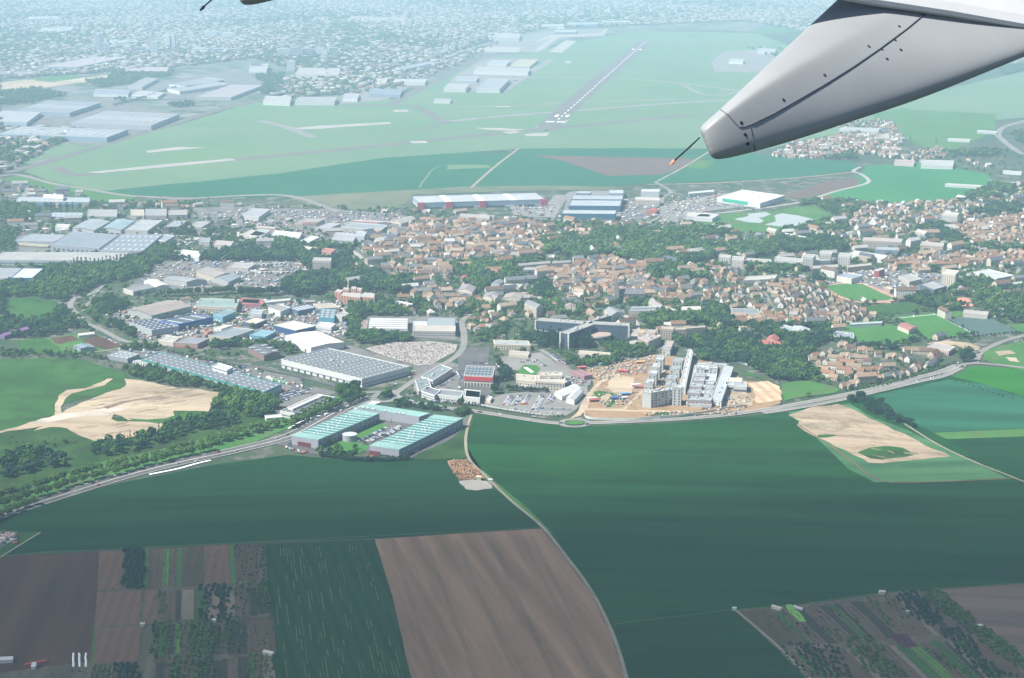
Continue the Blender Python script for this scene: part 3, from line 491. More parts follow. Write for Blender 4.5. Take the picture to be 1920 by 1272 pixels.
tag(rt[0].build('wheel_ruts', mat('damp_sand', (.2, .15, .1), .3)), kind='structure'); tag(rt[1].build('dry_ruts', mat('dry_sand', (.42, .34, .25), .2)), kind='structure')
# tractor tracks in the ploughed field
tk = MB()
for a, b in (((280, 480), (530, 1266)), ((470, 490), (760, 1266)), ((645, 485), (985, 1266)), ((835, 475), (1200, 1266)), ((1010, 465), (1420, 1266)), ((1070, 470), (1480, 1266))):
    ln = [G('B2', a[0] + (b[0] - a[0]) * t, a[1] + (b[1] - a[1]) * t).xy for t in np.linspace(0, 1, 12)]
    for o in (-1.1, 1.1): strip_mesh(tk, ln, .4, .36, o)
tag(tk.build('tractor_ruts', mat('packed_soil', (.1, .075, .06), .2)), kind='structure')
tk = MB(); random.seed(3)
A_, B_, C_, D_ = G('P', 500, 1024), G('P', 700, 1016), G('P', 780, 1300), G('P', 524, 1300)
for i in range(34):
    u = .04 + .92 * i / 33
    t = 0.02
    while t < .98:
        l = random.uniform(.03, .16)
        if random.random() < (.5 if i % 5 < 3 else .15):
            p = (A_.lerp(B_, u)).lerp(D_.lerp(C_, u), t); q = (A_.lerp(B_, u)).lerp(D_.lerp(C_, u), t + l); strip_mesh(tk, [p.xy, q.xy], random.uniform(.35, .9), .3)
        t += l + random.uniform(.01, .12)
tag(tk.build('bare_rows', mat('dry_straw', (.1, .13, .065), .4)), kind='structure')
# ================================================================== templates
def finish_mesh(name, V, F4, matidx, mats, tint=None, smooth=False):
    """V (n,3), F4 (m,4) quads where a triangle repeats its last corner"""
    me = bpy.data.meshes.new(name); tri = F4[:, 3] == F4[:, 2]; cnt = np.where(tri, 3, 4); start = np.concatenate(([0], np.cumsum(cnt)[:-1]))
    flat = F4.reshape(-1); keep = np.ones(F4.shape, bool); keep[tri, 3] = False; flat = flat[keep.reshape(-1)]
    me.vertices.add(len(V)); me.vertices.foreach_set('co', V.astype(np.float32).reshape(-1))
    me.loops.add(len(flat)); me.loops.foreach_set('vertex_index', flat.astype(np.int32))
    me.polygons.add(len(F4)); me.polygons.foreach_set('loop_start', start.astype(np.int32))
    for x in mats: me.materials.append(x)
    me.polygons.foreach_set('material_index', matidx.astype(np.int32))
    if tint is not None:
        at = me.attributes.new('tint', 'FLOAT', 'FACE'); at.data.foreach_set('value', tint.astype(np.float32))
    me.update(calc_edges=True); me.validate(); return me
def as_template(mb):
    V = np.array(mb.v, float); F = []; M = []
    for f, m in zip(mb.f, mb.m):
        if len(f) <= 4: F.append(list(f) + [f[-1]] * (4 - len(f))); M.append(m)
        else:
            for k in range(1, len(f) - 1): F.append([f[0], f[k], f[k + 1], f[k + 1]]); M.append(m)
    return V, np.array(F), np.array(M)
def stamp(name, temps, mats, T, tag_kw, parent=None):
    """one mesh out of many placed templates; T rows: template, x, y, z, sx, sy, sz, rot, tint"""
    VV = []; FF = []; MM = []; TT = []; base = 0; T = np.array(T, float)
    if len(T) == 0: return None
    for ti, (V, F, M) in enumerate(temps):
        q = T[T[:, 0] == ti]
        if not len(q): continue
        s = V[None] * q[:, None, 4:7]; ca, sa = np.cos(q[:, 7])[:, None], np.sin(q[:, 7])[:, None]
        W = np.stack([s[..., 0] * ca - s[..., 1] * sa + q[:, 1:2], s[..., 0] * sa + s[..., 1] * ca + q[:, 2:3], s[..., 2] + q[:, 3:4]], -1)
        VV.append(W.reshape(-1, 3)); FF.append((F[None] + (base + np.arange(len(q)) * len(V))[:, None, None]).reshape(-1, 4)); MM.append(np.tile(M, len(q))); TT.append(np.repeat(q[:, 8], len(F)))
        base += len(q) * len(V)
    me = finish_mesh(name, np.concatenate(VV), np.concatenate(FF), np.concatenate(MM), mats, np.concatenate(TT))
    return tag(link_mesh(name, me, parent), **tag_kw)
# ---- trees
leaf = {}
def leafm(name, cols): leaf[name] = tint_mat(name, cols, rough=.9, var=.45, scale=.5, spec=.05, per=False); return leaf[name]
LG = leafm('broadleaf_foliage', [(.016, .044, .016), (.045, .10, .022), (.024, .064, .024), (.065, .125, .028), (.028, .075, .02), (.042, .078, .03)])
LL = leafm('light_green_foliage', [(.062, .125, .032), (.085, .15, .04), (.07, .14, .03)])
LD = leafm('dark_evergreen_foliage', [(.012, .036, .02), (.02, .05, .03), (.016, .045, .022)])
LP = leafm('purple_foliage', [(.04, .025, .035), (.05, .035, .035)])
bark = mat('bark', (.09, .07, .05), .3, 1)
OCT = [(1, 0, 0), (-1, 0, 0), (0, 1, 0), (0, -1, 0), (0, 0, 1), (0, 0, -1)]
OCF = [(0, 2, 4), (2, 1, 4), (1, 3, 4), (3, 0, 4), (2, 0, 5), (1, 2, 5), (3, 1, 5), (0, 3, 5)]
def crown(n, w, h, base, seed, kind='round', cl=1.0, mb=None):
    rd = random.Random(seed); mb = mb or MB(); lob = [(rd.uniform(-1, 1), rd.uniform(-1, 1), rd.uniform(-.3, 1), rd.uniform(.15, .4)) for _ in range(6)]
    for i in range(n):
        while True:
            d = Vector((rd.gauss(0, 1), rd.gauss(0, 1), rd.gauss(0, 1))).normalized()
            if d.z > -.75: break
        rr = rd.uniform(.45, 1) ** .5
        for lx, ly, lz, la in lob:
            q = max(0, d.dot(Vector((lx, ly, lz)).normalized())); rr *= 1 + la * (q ** 6) - .06
        if kind == 'round': p = Vector((d.x * w / 2 * rr, d.y * w / 2 * rr, base + h / 2 + d.z * h / 2 * rr))
        elif kind == 'poplar': t = rd.random(); k = math.sin(min(1, t * 1.15 + .12) * math.pi * .9) ** .6; p = Vector((d.x * w / 2 * k, d.y * w / 2 * k, base + t * h))
        else: t = rd.random() ** 1.5; p = Vector((d.x * w / 2 * (1 - t) * rr, d.y * w / 2 * (1 - t) * rr, base + t * h))
        s = cl * rd.uniform(.55, 1.25); b = len(mb.v); q = Matrix.Rotation(rd.uniform(0, 6.28), 3, Vector((rd.random(), rd.random(), rd.random())).normalized())
        for o in OCT: k = Vector(o) * s * rd.uniform(.6, 1.25); k.z *= .75; mb.v.append(tuple(p + q @ k))
        for f in OCF: mb.f.append(tuple(b + x for x in f)); mb.m.append(0)
    return mb
def trunk_mb(h, r, mb=None, m=0):
    mb = mb or MB(); mb.tube([(0, 0, 0), (.1, .05, h * .4), (0, .1, h)], [r, r * .75, r * .4], 6, m)
    for k in range(4):
        a = k * 1.6 + .4; mb.tube([(0, 0, h * .45), (math.cos(a) * h * .18, math.sin(a) * h * .18, h * .75)], [r * .45, r * .15], 4, m)
    return mb
# 10 m tall model trees: (crown mesh, trunk mesh) in five kinds
TK = {'round': (12, 9.0, 1.4), 'big': (12, 8.6, 1.2), 'poplar': (2.9, 9.6, .4), 'conifer': (4.4, 9.6, .5), 'bush': (11, 6, .2)}
NEAR = {}; FARB = []; FIDX = {}
for kd, (w, h, b0) in TK.items():
    n = {'round': 190, 'big': 240, 'poplar': 90, 'conifer': 110, 'bush': 90}[kd]; shape = kd if kd in ('poplar', 'conifer') else 'round'
    NEAR[kd] = [(crown(n, w * .86, h * .92, b0, 11 * i + len(kd), shape, .85 if shape == 'round' else .5).mesh('crown_' + kd, LG), trunk_mb(b0 + h * .6, .28).mesh('trunk_' + kd, bark)) for i in range(4)]
    FIDX[kd] = []
    for i in range(4):
        mb = crown({'round': 34, 'big': 40, 'poplar': 20, 'conifer': 20, 'bush': 14}[kd], w * .82, h * .86, b0, 77 * i + len(kd), shape, 1.7 if shape == 'round' else .8); mb.tube([(0, 0, 0), (0, 0, b0 + h * .4)], .3, 3, 4); FIDX[kd].append(len(FARB)); FARB.append(as_template(mb))
TREES = []          # (x, y, height, kind, foliage, zone)
def plant(x, y, h, kind, fol, zone): TREES.append((x, y, h, kind, fol, zone))
def grid_pts(poly, sp, ang=0, jit=.4):
    ca, sa = math.cos(ang), math.sin(ang); P = np.array([(p[0], p[1]) for p in poly]); c = P.mean(0); sx, sy = sp if isinstance(sp, tuple) else (sp, sp); r = np.abs(P - c).max() * 1.45 + sx
    ny = int(r / sy) + 1; n = int(r / sx) + 1
    u, v = np.meshgrid(np.arange(-n, n + 1) * sx, np.arange(-ny, ny + 1) * sy); u = u.ravel() + rng.uniform(-jit, jit, u.size) * sx; v = v.ravel() + rng.uniform(-jit, jit, v.size) * sy
    x = u * ca - v * sa + c[0]; y = u * sa + v * ca + c[1]; k = inpoly(x, y, P); return x[k], y[k]
def wood(z, q, sp, hr, zone, mixk=(('round', 'g', 1),), prob=1, blk=False):
    poly = GP(z, q); x, y = grid_pts(poly, sp, .3); k = free(x, y) & (rng.random(len(x)) < prob); x, y = x[k], y[k]; ws = [m[2] for m in mixk]
    for a, b in zip(x, y):
        m = random.choices(mixk, ws)[0]; plant(a, b, random.uniform(*hr) * (1.25 if m[0] == 'poplar' else 1) * (.55 if m[0] == 'bush' else 1), m[0], m[1], zone)
    if blk: mark(poly, 0)
def tree_row(z, q, sp, hr, zone, kind='round', fol='g', jit=.1, n=None, off=0):
    ln = spline(GP(z, q), 10) if len(q) > 2 else [p.xy for p in GP(z, q)]; d = 0; nxt = sp / 2
    for i in range(len(ln) - 1):
        s = (ln[i + 1] - ln[i]).length; u = (ln[i + 1] - ln[i]) / max(s, 1e-6); nn = Vector((-u.y, u.x))
        while nxt < d + s:
            p = ln[i] + u * (nxt - d) + nn * (off + random.uniform(-jit, jit) * sp); plant(p.x, p.y, random.uniform(*hr), kind, fol, zone); nxt += sp * random.uniform(1 - jit, 1 + jit)
        d += s
# ---- houses
def roofm(n, cols): return tint_mat(n, cols, rough=.85, var=.2, scale=.25, per=True)
RM = {'terracotta': roofm('terracotta_tiles', [(.225, .13, .085), (.27, .185, .13), (.2, .12, .08), (.31, .24, .18)]),
      'brown': roofm('brown_tiles', [(.155, .1, .07), (.2, .14, .1), (.13, .088, .068), (.22, .17, .125)]),
      'slate': roofm('slate_tiles', [(.1, .11, .125), (.13, .14, .15), (.08, .09, .105), (.16, .16, .16)]),
      'pale': roofm('pale_roofing', [(.34, .33, .31), (.26, .255, .25), (.42, .41, .38)])}
WALLM = tint_mat('rendered_wall', [(.44, .39, .31), (.5, .47, .41), (.4, .34, .26), (.55, .53, .5), (.36, .3, .24)], var=.08, per=True)
WIN = mat('window_glass', (.05, .06, .075), .2, 1, .2, .5)
BRK = mat('chimney_brick', (.3, .16, .12), .2, 1)
def house_mb(w, d, e, rh, hip=0, wing=False, flat=False):
    wall = MB(); roof = MB(); chim = MB()
    def blk(cx, cy, w, d, e, rh, rz):
        ca, sa = math.cos(rz), math.sin(rz)
        def t(x, y, z): return (cx + x * ca - y * sa, cy + x * sa + y * ca, z)
        X, Y = w / 2, d / 2
        for a, b in (((-X, -Y), (X, -Y)), ((X, -Y), (X, Y)), ((X, Y), (-X, Y)), ((-X, Y), (-X, -Y))): wall.face([t(*a, 0), t(*b, 0), t(*b, e), t(*a, e)])
        if flat: roof.box((cx, cy, e), (w + .6, d + .6, .35), rz); return
        if not hip:
            for s in (-1, 1): wall.face([t(s * X, -Y * s, e), t(s * X, Y * s, e), t(s * X, 0, e + rh)])
        o = .5; rx = X + .4 - (hip * Y if hip else 0); ex = X + .4; zz = e - o * rh / Y
        for s in (-1, 1):
            roof.face([t(-ex * s, -(Y + o) * s, zz), t(ex * s, -(Y + o) * s, zz), t(rx * s, 0, e + rh + .12), t(-rx * s, 0, e + rh + .12)])
            if hip: roof.face([t(ex * s, -(Y + o) * s, zz), t(ex * s, (Y + o) * s, zz), t(rx * s, 0, e + rh + .12)])
        for i in range(max(2, int(w / 3))):
            x = -X + (i + .5) * w / max(2, int(w / 3))
            for f in range(max(1, int(e / 2.8))):
                for s in (-1, 1): wall.box(t(x, s * Y, f * 2.8 + 1.0), (1.2, .12, 1.3), rz, 1)
        for s in (-1, 1): wall.box(t(s * X, 0, 1.2), (.12, 1.3, 1.3), rz, 1)
    blk(0, 0, w, d, e, rh, 0)
    if wing: blk(w * .22, -d * .55, d * .8, w * .45, e, rh * .8, R(90))
    if not flat: chim.box((w * .28, d * .12, e + rh * .4), (.9, .7, rh * .95))
    return wall, roof, chim
HV = [house_mb(11, 8, 4.5, 3.6), house_mb(9, 8, 5.6, 3.4), house_mb(13, 8.5, 4.2, 3.8, wing=True), house_mb(10, 9, 5.5, 3.2, hip=.9), house_mb(20, 9, 5.8, 3.6), house_mb(16, 8.5, 8.5, 3.6), house_mb(28, 10, 11, 3.8), house_mb(7, 6, 3, 2), house_mb(14, 11, 5, 0, flat=True)]
HME = [(w.mesh('wall', [WALLM, WIN]), {k: r.mesh('roof', m) for k, m in RM.items()}, c.mesh('chimney', BRK)) for w, r, c in HV]
HOUSES = []        # x, y, rot, variant, roof colour, scale, zone
def estate(z, q, sp, ang, zone, roofs, variants, prob=1, jit=.18, rotj=6, trees=.5, th=(4, 8), blk=True, rot90=.3):
    poly = GP(z, q); x, y = grid_pts(poly, sp, R(ang), jit); k = free(x, y) & (rng.random(len(x)) < prob); x, y = x[k], y[k]; ks = list(roofs); ws = list(roofs.values())
    for a, b in zip(x, y):
        HOUSES.append((a, b, R(ang + random.uniform(-rotj, rotj) + (90 if random.random() < rot90 else 0)), random.choice(variants), random.choices(ks, ws)[0], random.uniform(.88, 1.12), zone))
    if trees:
        tx, ty = grid_pts(poly, (sp[0] * .62, sp[1] * .62), R(ang) + .2, .5); k = free(tx, ty) & (rng.random(len(tx)) < min(.95, trees * 1.7))
        if len(x):
            tx, ty = tx[k], ty[k]
            for i0 in range(0, len(tx), 500):
                d = np.hypot(tx[i0:i0 + 500, None] - x[None], ty[i0:i0 + 500, None] - y[None]).min(1)
                for a, b, dd in zip(tx[i0:i0 + 500], ty[i0:i0 + 500], d):
                    if dd > 5.5: plant(a, b, random.uniform(*th), random.choices(['round', 'bush', 'conifer'], [5, 3, 1])[0], random.choice('ggll'), zone)
    if blk: mark(poly, 0)
# ---- ordinals and labels
ONES = 'first second third fourth fifth sixth seventh eighth ninth tenth eleventh twelfth thirteenth fourteenth fifteenth sixteenth seventeenth eighteenth nineteenth'.split()
TENS = {2: 'twent', 3: 'thirt', 4: 'fort', 5: 'fift', 6: 'sixt', 7: 'sevent', 8: 'eight', 9: 'ninet'}
def ordinal(n):
    if n >= 100: return 'hundred-and-' + ordinal(n - 100) if n > 100 else 'hundredth'
    if n < 20: return ONES[n - 1]
    return TENS[n // 10] + ('ieth' if n % 10 == 0 else 'y-' + ONES[n % 10 - 1])
def number(items, key, fmt):
    """items: (object, world x, world y, key parts); labels count from the left of the photo within one look and place"""
    g = {}
    for it in items: g.setdefault(key(it), []).append(it)
    for k, L in g.items():
        L.sort(key=lambda it: PX(it[1], it[2])[0])
        for i, it in enumerate(L):
            it[0]['label'] = fmt(k, 'only one' if len(L) == 1 else ordinal(i + 1) + ' from left')
def finish_houses():
    global HOUSES
    def vis(h): px, py = PX(h[0], h[1]); return -15 < px < 1935 and -10 < py < 1290
    H1 = sorted([h for h in HOUSES if vis(h)], key=lambda h: h[1]); near = H1[:300]; rest = H1[300:] + [h for h in HOUSES if not vis(h)]; items = []
    for x, y, r, v, c, s, zn in near:
        e = empty('house', (x, y, .1), r); e.scale = (s, s, s); e['category'] = 'house'; e['group'] = 'houses of ' + zn
        link_mesh('wall', HME[v][0], e); link_mesh('roof', HME[v][1][c], e)
        if v != 8: link_mesh('chimney', HME[v][2], e)
        items.append((e, x, y, c, 'flat building' if v == 8 else ('row house' if v in (4, 5, 6) else 'house'), zn))
    number(items, lambda it: it[3:], lambda k, o: f"{k[0]}-roofed {k[1]} in {k[2]}, {o}")
    mats = [WALLM, WIN, RM['terracotta'], RM['brown'], RM['slate'], RM['pale'], BRK]; ci = {'terracotta': 2, 'brown': 3, 'slate': 4, 'pale': 5}; temps = []; ix = {}
    for v, (w, r, c) in enumerate(HV):
        for cn, m in ci.items():
            mb = MB(); sl = MB()
            for src, off in ((w, 0), (r, m)):
                b = len(mb.v); mb.v += src.v; mb.f += [tuple(b + i for i in f) for f in src.f]; mb.m += [k + off for k in src.m]
            ix[(v, cn)] = len(temps); temps.append(as_template(mb))
    T = [(ix[(v, c)], x, y, 0, s, s, s, r, random.random()) for x, y, r, v, c, s, zn in rest]
    stamp('houses', temps, mats, T, dict(kind='stuff', label='small pale houses with tiled roofs packed together in the far parts of the town', cat='houses'))
FOLN = {'g': ('green', 'mid green'), 'l': ('light', 'light green'), 'd': ('dark', 'dark green'), 'p': ('purple', 'purple leaved')}
FOLM = {'g': LG, 'l': LL, 'd': LD, 'p': LP}
TN = {'round': 'round tree', 'big': 'broad tree', 'poplar': 'slender poplar', 'conifer': 'pointed conifer', 'bush': 'bushy tree'}
NMS = {'round': 'round_tree', 'big': 'broad_tree', 'poplar': 'poplar', 'conifer': 'conifer', 'bush': 'bush'}
def finish_trees():
    def vis(h): px, py = PX(h[0], h[1], 4); return -15 < px < 1935 and -10 < py < 1290
    v = [t for t in TREES if vis(t)]; nv = [t for t in TREES if not vis(t)]; v.sort(key=lambda t: -t[2] / t[1] * (1.6 if 'row' in t[5] or 'clump' in t[5] else 1)); items = []
    cache = {}
    for x, y, h, kd, fo, zn in v[:300]:
        i = random.randrange(4); key = (kd, i, fo)
        if key not in cache:
            me = NEAR[kd][i][0]
            if fo != 'g': me = me.copy(); me.materials[0] = FOLM[fo]
            cache[key] = me
        e = empty(NMS[kd], (x, y, 0), random.uniform(0, 6.28)); s = h / 10; k = random.uniform(.9, 1.12); e.scale = (s * k, s * k, s); e['category'] = 'tree'; e['group'] = 'trees of ' + zn
        link_mesh('crown', cache[key], e); link_mesh('trunk', NEAR[kd][i][1], e); items.append((e, x, y, FOLN[fo][1] + ' ' + TN[kd], zn))
    number(items, lambda it: it[3:], lambda k, o: f"{k[0]} in {k[1]}, {o}")
    rest = v[300:] + nv; T = []; mi = {'g': 0, 'l': 1, 'd': 2, 'p': 3}; temps = []; ix = {}
    for fo in 'gldp':
        for kd, L in FIDX.items():
            for j, t in enumerate(L):
                V, F, M = FARB[t]; M2 = np.where(M == 0, mi[fo], 4); ix[(kd, j, fo)] = len(temps); temps.append((V, F, M2))
    for x, y, h, kd, fo, zn in rest:
        s = h / 10; k = random.uniform(.9, 1.15); T.append((ix[(kd, random.randrange(4), fo)], x, y, 0, s * k, s * k, s, random.uniform(0, 6.28), random.random()))
    stamp('trees', temps, [LG, LL, LD, LP, bark], T, dict(kind='stuff', label='dense small green trees filling woods, parks and gardens across the town', cat='trees'))
    print('TREES', len(TREES), 'vis', len(v), 'HOUSES', len(HOUSES))
# ---- vehicles
PAINT = {k: mat(k + '_car_paint', c, .03, 1, .3, .5) for k, c in {'white': (.8, .8, .8), 'silver': (.5, .52, .54), 'grey': (.22, .23, .25), 'black': (.03, .03, .035), 'blue': (.05, .12, .35), 'red': (.5, .04, .04), 'orange': (.8, .25, .04)}.items()}
TYRE = mat('tyre_rubber', (.03, .03, .03), .1, 1)
def car_mesh(cn):
    mb = MB(); mb.box((0, 0, .35), (4.3, 1.75, .55), 0, 0, (.97, .94)); mb.box((-.15, 0, .9), (2.7, 1.6, .52), 0, 1, (.62, .8)); mb.box((-.2, 0, 1.42), (1.6, 1.25, .06), 0, 0)
    for x in (-1.35, 1.35):
        for y in (-.82, .82): mb.tube([(x, y - .1, .33), (x, y + .1, .33)], .33, 8, 2)
    for y in (-.6, .6): mb.box((2.1, y, .6), (.1, .35, .18), 0, 3)
    return mb.mesh('car_' + cn, [PAINT[cn], WIN, TYRE, white_p])
CARM = {}
def truck_parts(e, body, L=13):
    MB().box((-1, 0, 1.1), (L - 3, 2.5, 2.8)).build('trailer', body, e); MB().box((L / 2 - 1.3, 0, .7), (2.2, 2.4, 2.3), 0, 0, (.85, .95)).build('cab', PAINT['white'], e)
    MB().box((L / 2 - .3, 0, 1.7), (.25, 2.1, .9)).build('windscreen', WIN, e)
    for x in (-L / 2 + 1, -L / 2 + 2.4, L / 2 - 1.6):
        for s in (-1, 1): MB().tube([(x, s * 1.2 - .15, .5), (x, s * 1.2 + .15, .5)], .5, 8).build('wheel', TYRE, e)
CARS = []
def car(x, y, rz, cn, zone): CARS.append((x, y, rz, cn, zone))
PAL = ['white'] * 5 + ['silver'] * 5 + ['grey'] * 3 + ['black'] * 3 + ['blue'] * 2 + ['red']
def park(z, a, b, zone, prob=.85, pal=None, sp=2.7, side=1):
    A = G(z, *a).xy; B = G(z, *b).xy; d = (B - A); L = d.length; d /= L; an = math.atan2(d.y, d.x) + math.pi / 2; n = int(L / sp)
    for i in range(n):
        if random.random() < prob: p = A + d * (i + .5) * sp; car(p.x, p.y, an + random.choice((0, math.pi)) + random.uniform(-.04, .04), random.choice(pal or PAL), zone)
def finish_cars():
    def vis(h): px, py = PX(h[0], h[1]); return -5 < px < 1925 and -5 < py < 1277
    v = sorted([c for c in CARS if vis(c)], key=lambda c: c[1]); items = []
    for x, y, rz, cn, zn in v[:300]:
        if cn not in CARM: CARM[cn] = car_mesh(cn)
        o = link_mesh('parked_car' if 'road' not in zn else 'car', CARM[cn], None, (x, y, .62)); o.rotation_euler = (0, 0, rz); tag(o, None, 'car', 'cars of ' + zn); items.append((o, x, y, cn, zn))
    number(items, lambda it: it[3:], lambda k, o: f"{k[0]} car {'on' if 'road' in k[1] else 'parked in'} {k[1]}, {o}")
    names = list(PAINT); temps = []
    for i, cn in enumerate(names):
        mb = MB(); mb.box((0, 0, 0.2), (4.3, 1.75, .75), 0, i, (.97, .94)); mb.box((-.15, 0, .95), (2.6, 1.6, .5), 0, len(names), (.6, .8)); temps.append(as_template(mb))
    T = [(names.index(c[3]), c[0], c[1], .4, 1, 1, 1, c[2], 0) for c in v[300:]]
    stamp('cars', temps, [PAINT[n] for n in names] + [WIN], T, dict(kind='stuff', label='tiny parked cars in the yards and streets of the far town', cat='cars')); print('CARS', len(v))
def windows(pts, size, an, parent, name='window', m=None):
    me = MB().box((0, 0, 0), size).mesh(name, m or WIN)
    for p in pts: o = link_mesh(name, me, parent, p); o.rotation_euler = (0, 0, an)
# ---- large buildings
_wm = {}
def wallm(c, rough=.7):
    k = tuple(c)
    if k not in _wm: _wm[k] = mat('wall_paint_%d' % len(_wm), tuple(x * .74 for x in c), .08, .3, rough, .2)
    return _wm[k]
def roof_sheet(c, ang, per=3.0):
    """metal or felt roofing with seams, patches and stains"""
    c = tuple(x * .72 for x in c); m, nt, b = nodes('roof_sheeting'); b.inputs['Roughness'].default_value = .7; b.inputs['Specular IOR Level'].default_value = .2
    f = ramp(nt, noise(nt, .04, 6, .7), .3, .7); k = mix(nt, f, tuple(x * .84 for x in c), tuple(min(1, x * 1.12) for x in c))
    v = mapped(nt, ang, 1, 1); w = N(nt, 'ShaderNodeTexWave', Scale=2 * math.pi / per / 20); nt.links.new(v, w.inputs['Vector'])
    f = ramp(nt, w.outputs['Fac'], .85, 1.0); mm = N(nt, 'ShaderNodeMath', operation='MULTIPLY'); mm.inputs[1].default_value = .25; nt.links.new(f, mm.inputs[0])
    k = mix(nt, mm.outputs[0], k, tuple(x * .7 for x in c)); nt.links.new(k, b.inputs['Base Color']); return m
SKY_L = mat('skylight_panel', (.5, .52, .52), .06, 1, .3, .5)
def roofpoly(z, A, B, C, h):
    a, b, c = G(z, *A, h), G(z, *B, h), G(z, *C, h)
    ab = (b - a); u = ab.normalized(); w = Vector((-u.y, u.x, 0)); dep = (c - b).dot(w); sk = (c - b).dot(u)
    if abs(sk) > abs(dep) * .6: c = b + w * dep + u * (math.copysign(abs(dep) * .6, sk))
    return a, b, c, a + (c - b)
def shed(name, z, A, B, C, h, wc=(.5, .5, .5), rc=(.4, .4, .4), label=None, cat='warehouse', group=None, sky=None, kind='flat', rise=2.5, parapet=None, bands=None, base=None, doors=0, stripes=None, top=None, band_h=1.2, seam=None, plant_=0, nwin=0):
    a, b, c, d = roofpoly(z, A, B, C, h); o = (a + b + c + d) / 4; o.z = 0; e = empty(name, o); P = [p - o for p in (a, b, c, d)]
    if not (inpoly(np.array([0.]), np.array([0.]), P)[0]): pass
    if (P[1] - P[0]).cross(P[2] - P[1]).z < 0: P = [P[1], P[0], P[3], P[2]]
    mark([p + o for p in P], 4); tag(e, label or f'{name}', cat, group); u = (P[1] - P[0]); L = u.length; u = u.normalized(); w = (P[3] - P[0]); D = w.length; w = w.normalized(); an = math.atan2(u.y, u.x)
    wm = wallm(wc); mb = MB(); n = 4
    for i in range(4):
        j = (i + 1) % 4; mb.face([(P[i].x, P[i].y, 0), (P[j].x, P[j].y, 0), (P[j].x, P[j].y, h), (P[i].x, P[i].y, h)])
    rm = roof_sheet(rc, an + (math.pi / 2 if D > L else 0), seam or 6)
    def pt(s, t, zz): q = P[0] + (P[1] - P[0]) * s + (P[3] - P[0]) * t; return Vector((q.x, q.y, zz))
    rf = MB()
    if kind == 'flat':
        rf.face([pt(0, 0, h - .45), pt(1, 0, h - .45), pt(1, 1, h - .45), pt(0, 1, h - .45)])
        wl = mb.build('wall', wm, e); ro = rf.build('roof', rm, e); pp = MB(); k = .7
        for i, j in ((0, 1), (1, 2), (2, 3), (3, 0)):
            q, r = P[i], P[j]; t = (r - q).normalized(); nn = Vector((t.y, -t.x, 0)); q1 = q + nn * .15; r1 = r + nn * .15; q2 = q1 - nn * k; r2 = r1 - nn * k
            pp.prism([q1, r1, r2, q2], h - .7, h + .25 + .01 * i)
        pp.build('parapet', wallm(parapet or tuple(min(.8, x * 1.15 + .05) for x in wc)), e)
    elif kind == 'gable' or kind == 'arch':
        ns = 2 if kind == 'gable' else 8; lng = L >= D
        def g2(s, t, zz): return pt(s, t, zz) if lng else pt(t, s, zz)
        prof = [(k / ns, h + rise * (1 - abs(2 * k / ns - 1)) if kind == 'gable' else h + rise * math.sin(math.pi * k / ns)) for k in range(ns + 1)]
        for (t0, z0), (t1, z1) in zip(prof, prof[1:]): rf.face([g2(-.01, t0 if t0 else -.01, z0 + .15), g2(1.01, t0 if t0 else -.01, z0 + .15), g2(1.01, t1 if t1 < 1 else 1.01, z1 + .15), g2(-.01, t1 if t1 < 1 else 1.01, z1 + .15)])
        for s in (0, 1): mb.face([g2(s, 0, h)] + [g2(s, t, zz) for t, zz in prof[1:-1]] + [g2(s, 1, h)])
        wl = mb.build('wall', wm, e); ro = rf.build('roof', rm, e)
    elif kind == 'saw':
        wl = mb.build('wall', wm, e); nb = stripes[0]; ro = MB(); ro.face([pt(0, 0, h - .2), pt(1, 0, h - .2), pt(1, 1, h - .2), pt(0, 1, h - .2)]); ro = ro.build('roof', rm, e)
        for i in range(nb):
            t0 = (i + .08) / nb; t1 = (i + .48) / nb; t2 = (i + .6) / nb; q = MB()
            if stripes[2] == 'x': f = lambda s, t, zz: pt(s, t, zz)
            else: f = lambda s, t, zz: pt(t, s, zz)
            q.face([f(.01, t0, h), f(.99, t0, h), f(.99, t1, h + rise), f(.01, t1, h + rise)]); q.face([f(.01, t1, h + rise), f(.99, t1, h + rise), f(.99, t2, h), f(.01, t2, h)], 1)
            for s in (.01, .99): q.face([f(s, t0, h), f(s, t1, h + rise), f(s, t2, h)], 1)
            q.build('roof_ridge', [wallm(stripes[1]), wallm(stripes[3])], e)
        kind = 'sawdone'
    if sky:
        nx, ny, lx, ly = sky[:4]; lim = 100; nn = 0; sm = MB(); sm.box((0, 0, 0), (lx, ly, .2)); sme = sm.mesh('skylight', SKY_L); rest = []
        for i in range(nx):
            for j in range(ny):
                q = pt((i + .5) / nx, (j + .5 + (.0 if i % 2 else .22) * (len(sky) > 4)) / (ny + .3 * (len(sky) > 4)), h - .43)
                if kind == 'gable': t = ((j + .5) / ny if L >= D else (i + .5) / nx); q.z = h + rise * (1 - abs(2 * t - 1)) + .15
                if nn < lim: s = link_mesh('skylight', sme, ro, q); s.rotation_euler = (0, 0, an)
                else: rest.append(q)
                nn += 1
        if rest:
            sm = MB()
            for q in rest: sm.box(q, (lx, ly, .2), an)
            tag(sm.build('skylights', SKY_L, ro), kind='stuff')
    if bands:   # horizontal bands of glass or colour on all walls: (z0, z1, colour)
        for z0, z1, bc in bands:
            bm_ = MB()
            for i, j in ((0, 1), (1, 2), (2, 3), (3, 0)):
                q, r = P[i], P[j]; t = (r - q).normalized(); nn = Vector((t.y, -t.x, 0)); bm_.prism([q + nn * .12 + t * .3, r + nn * .12 - t * .3, r - nn * .1 - t * .3, q - nn * .1 + t * .3], z0, z1)
            bm_.build('window_band' if sum(bc) < .6 else 'wall_band', wallm(bc, .35), e)
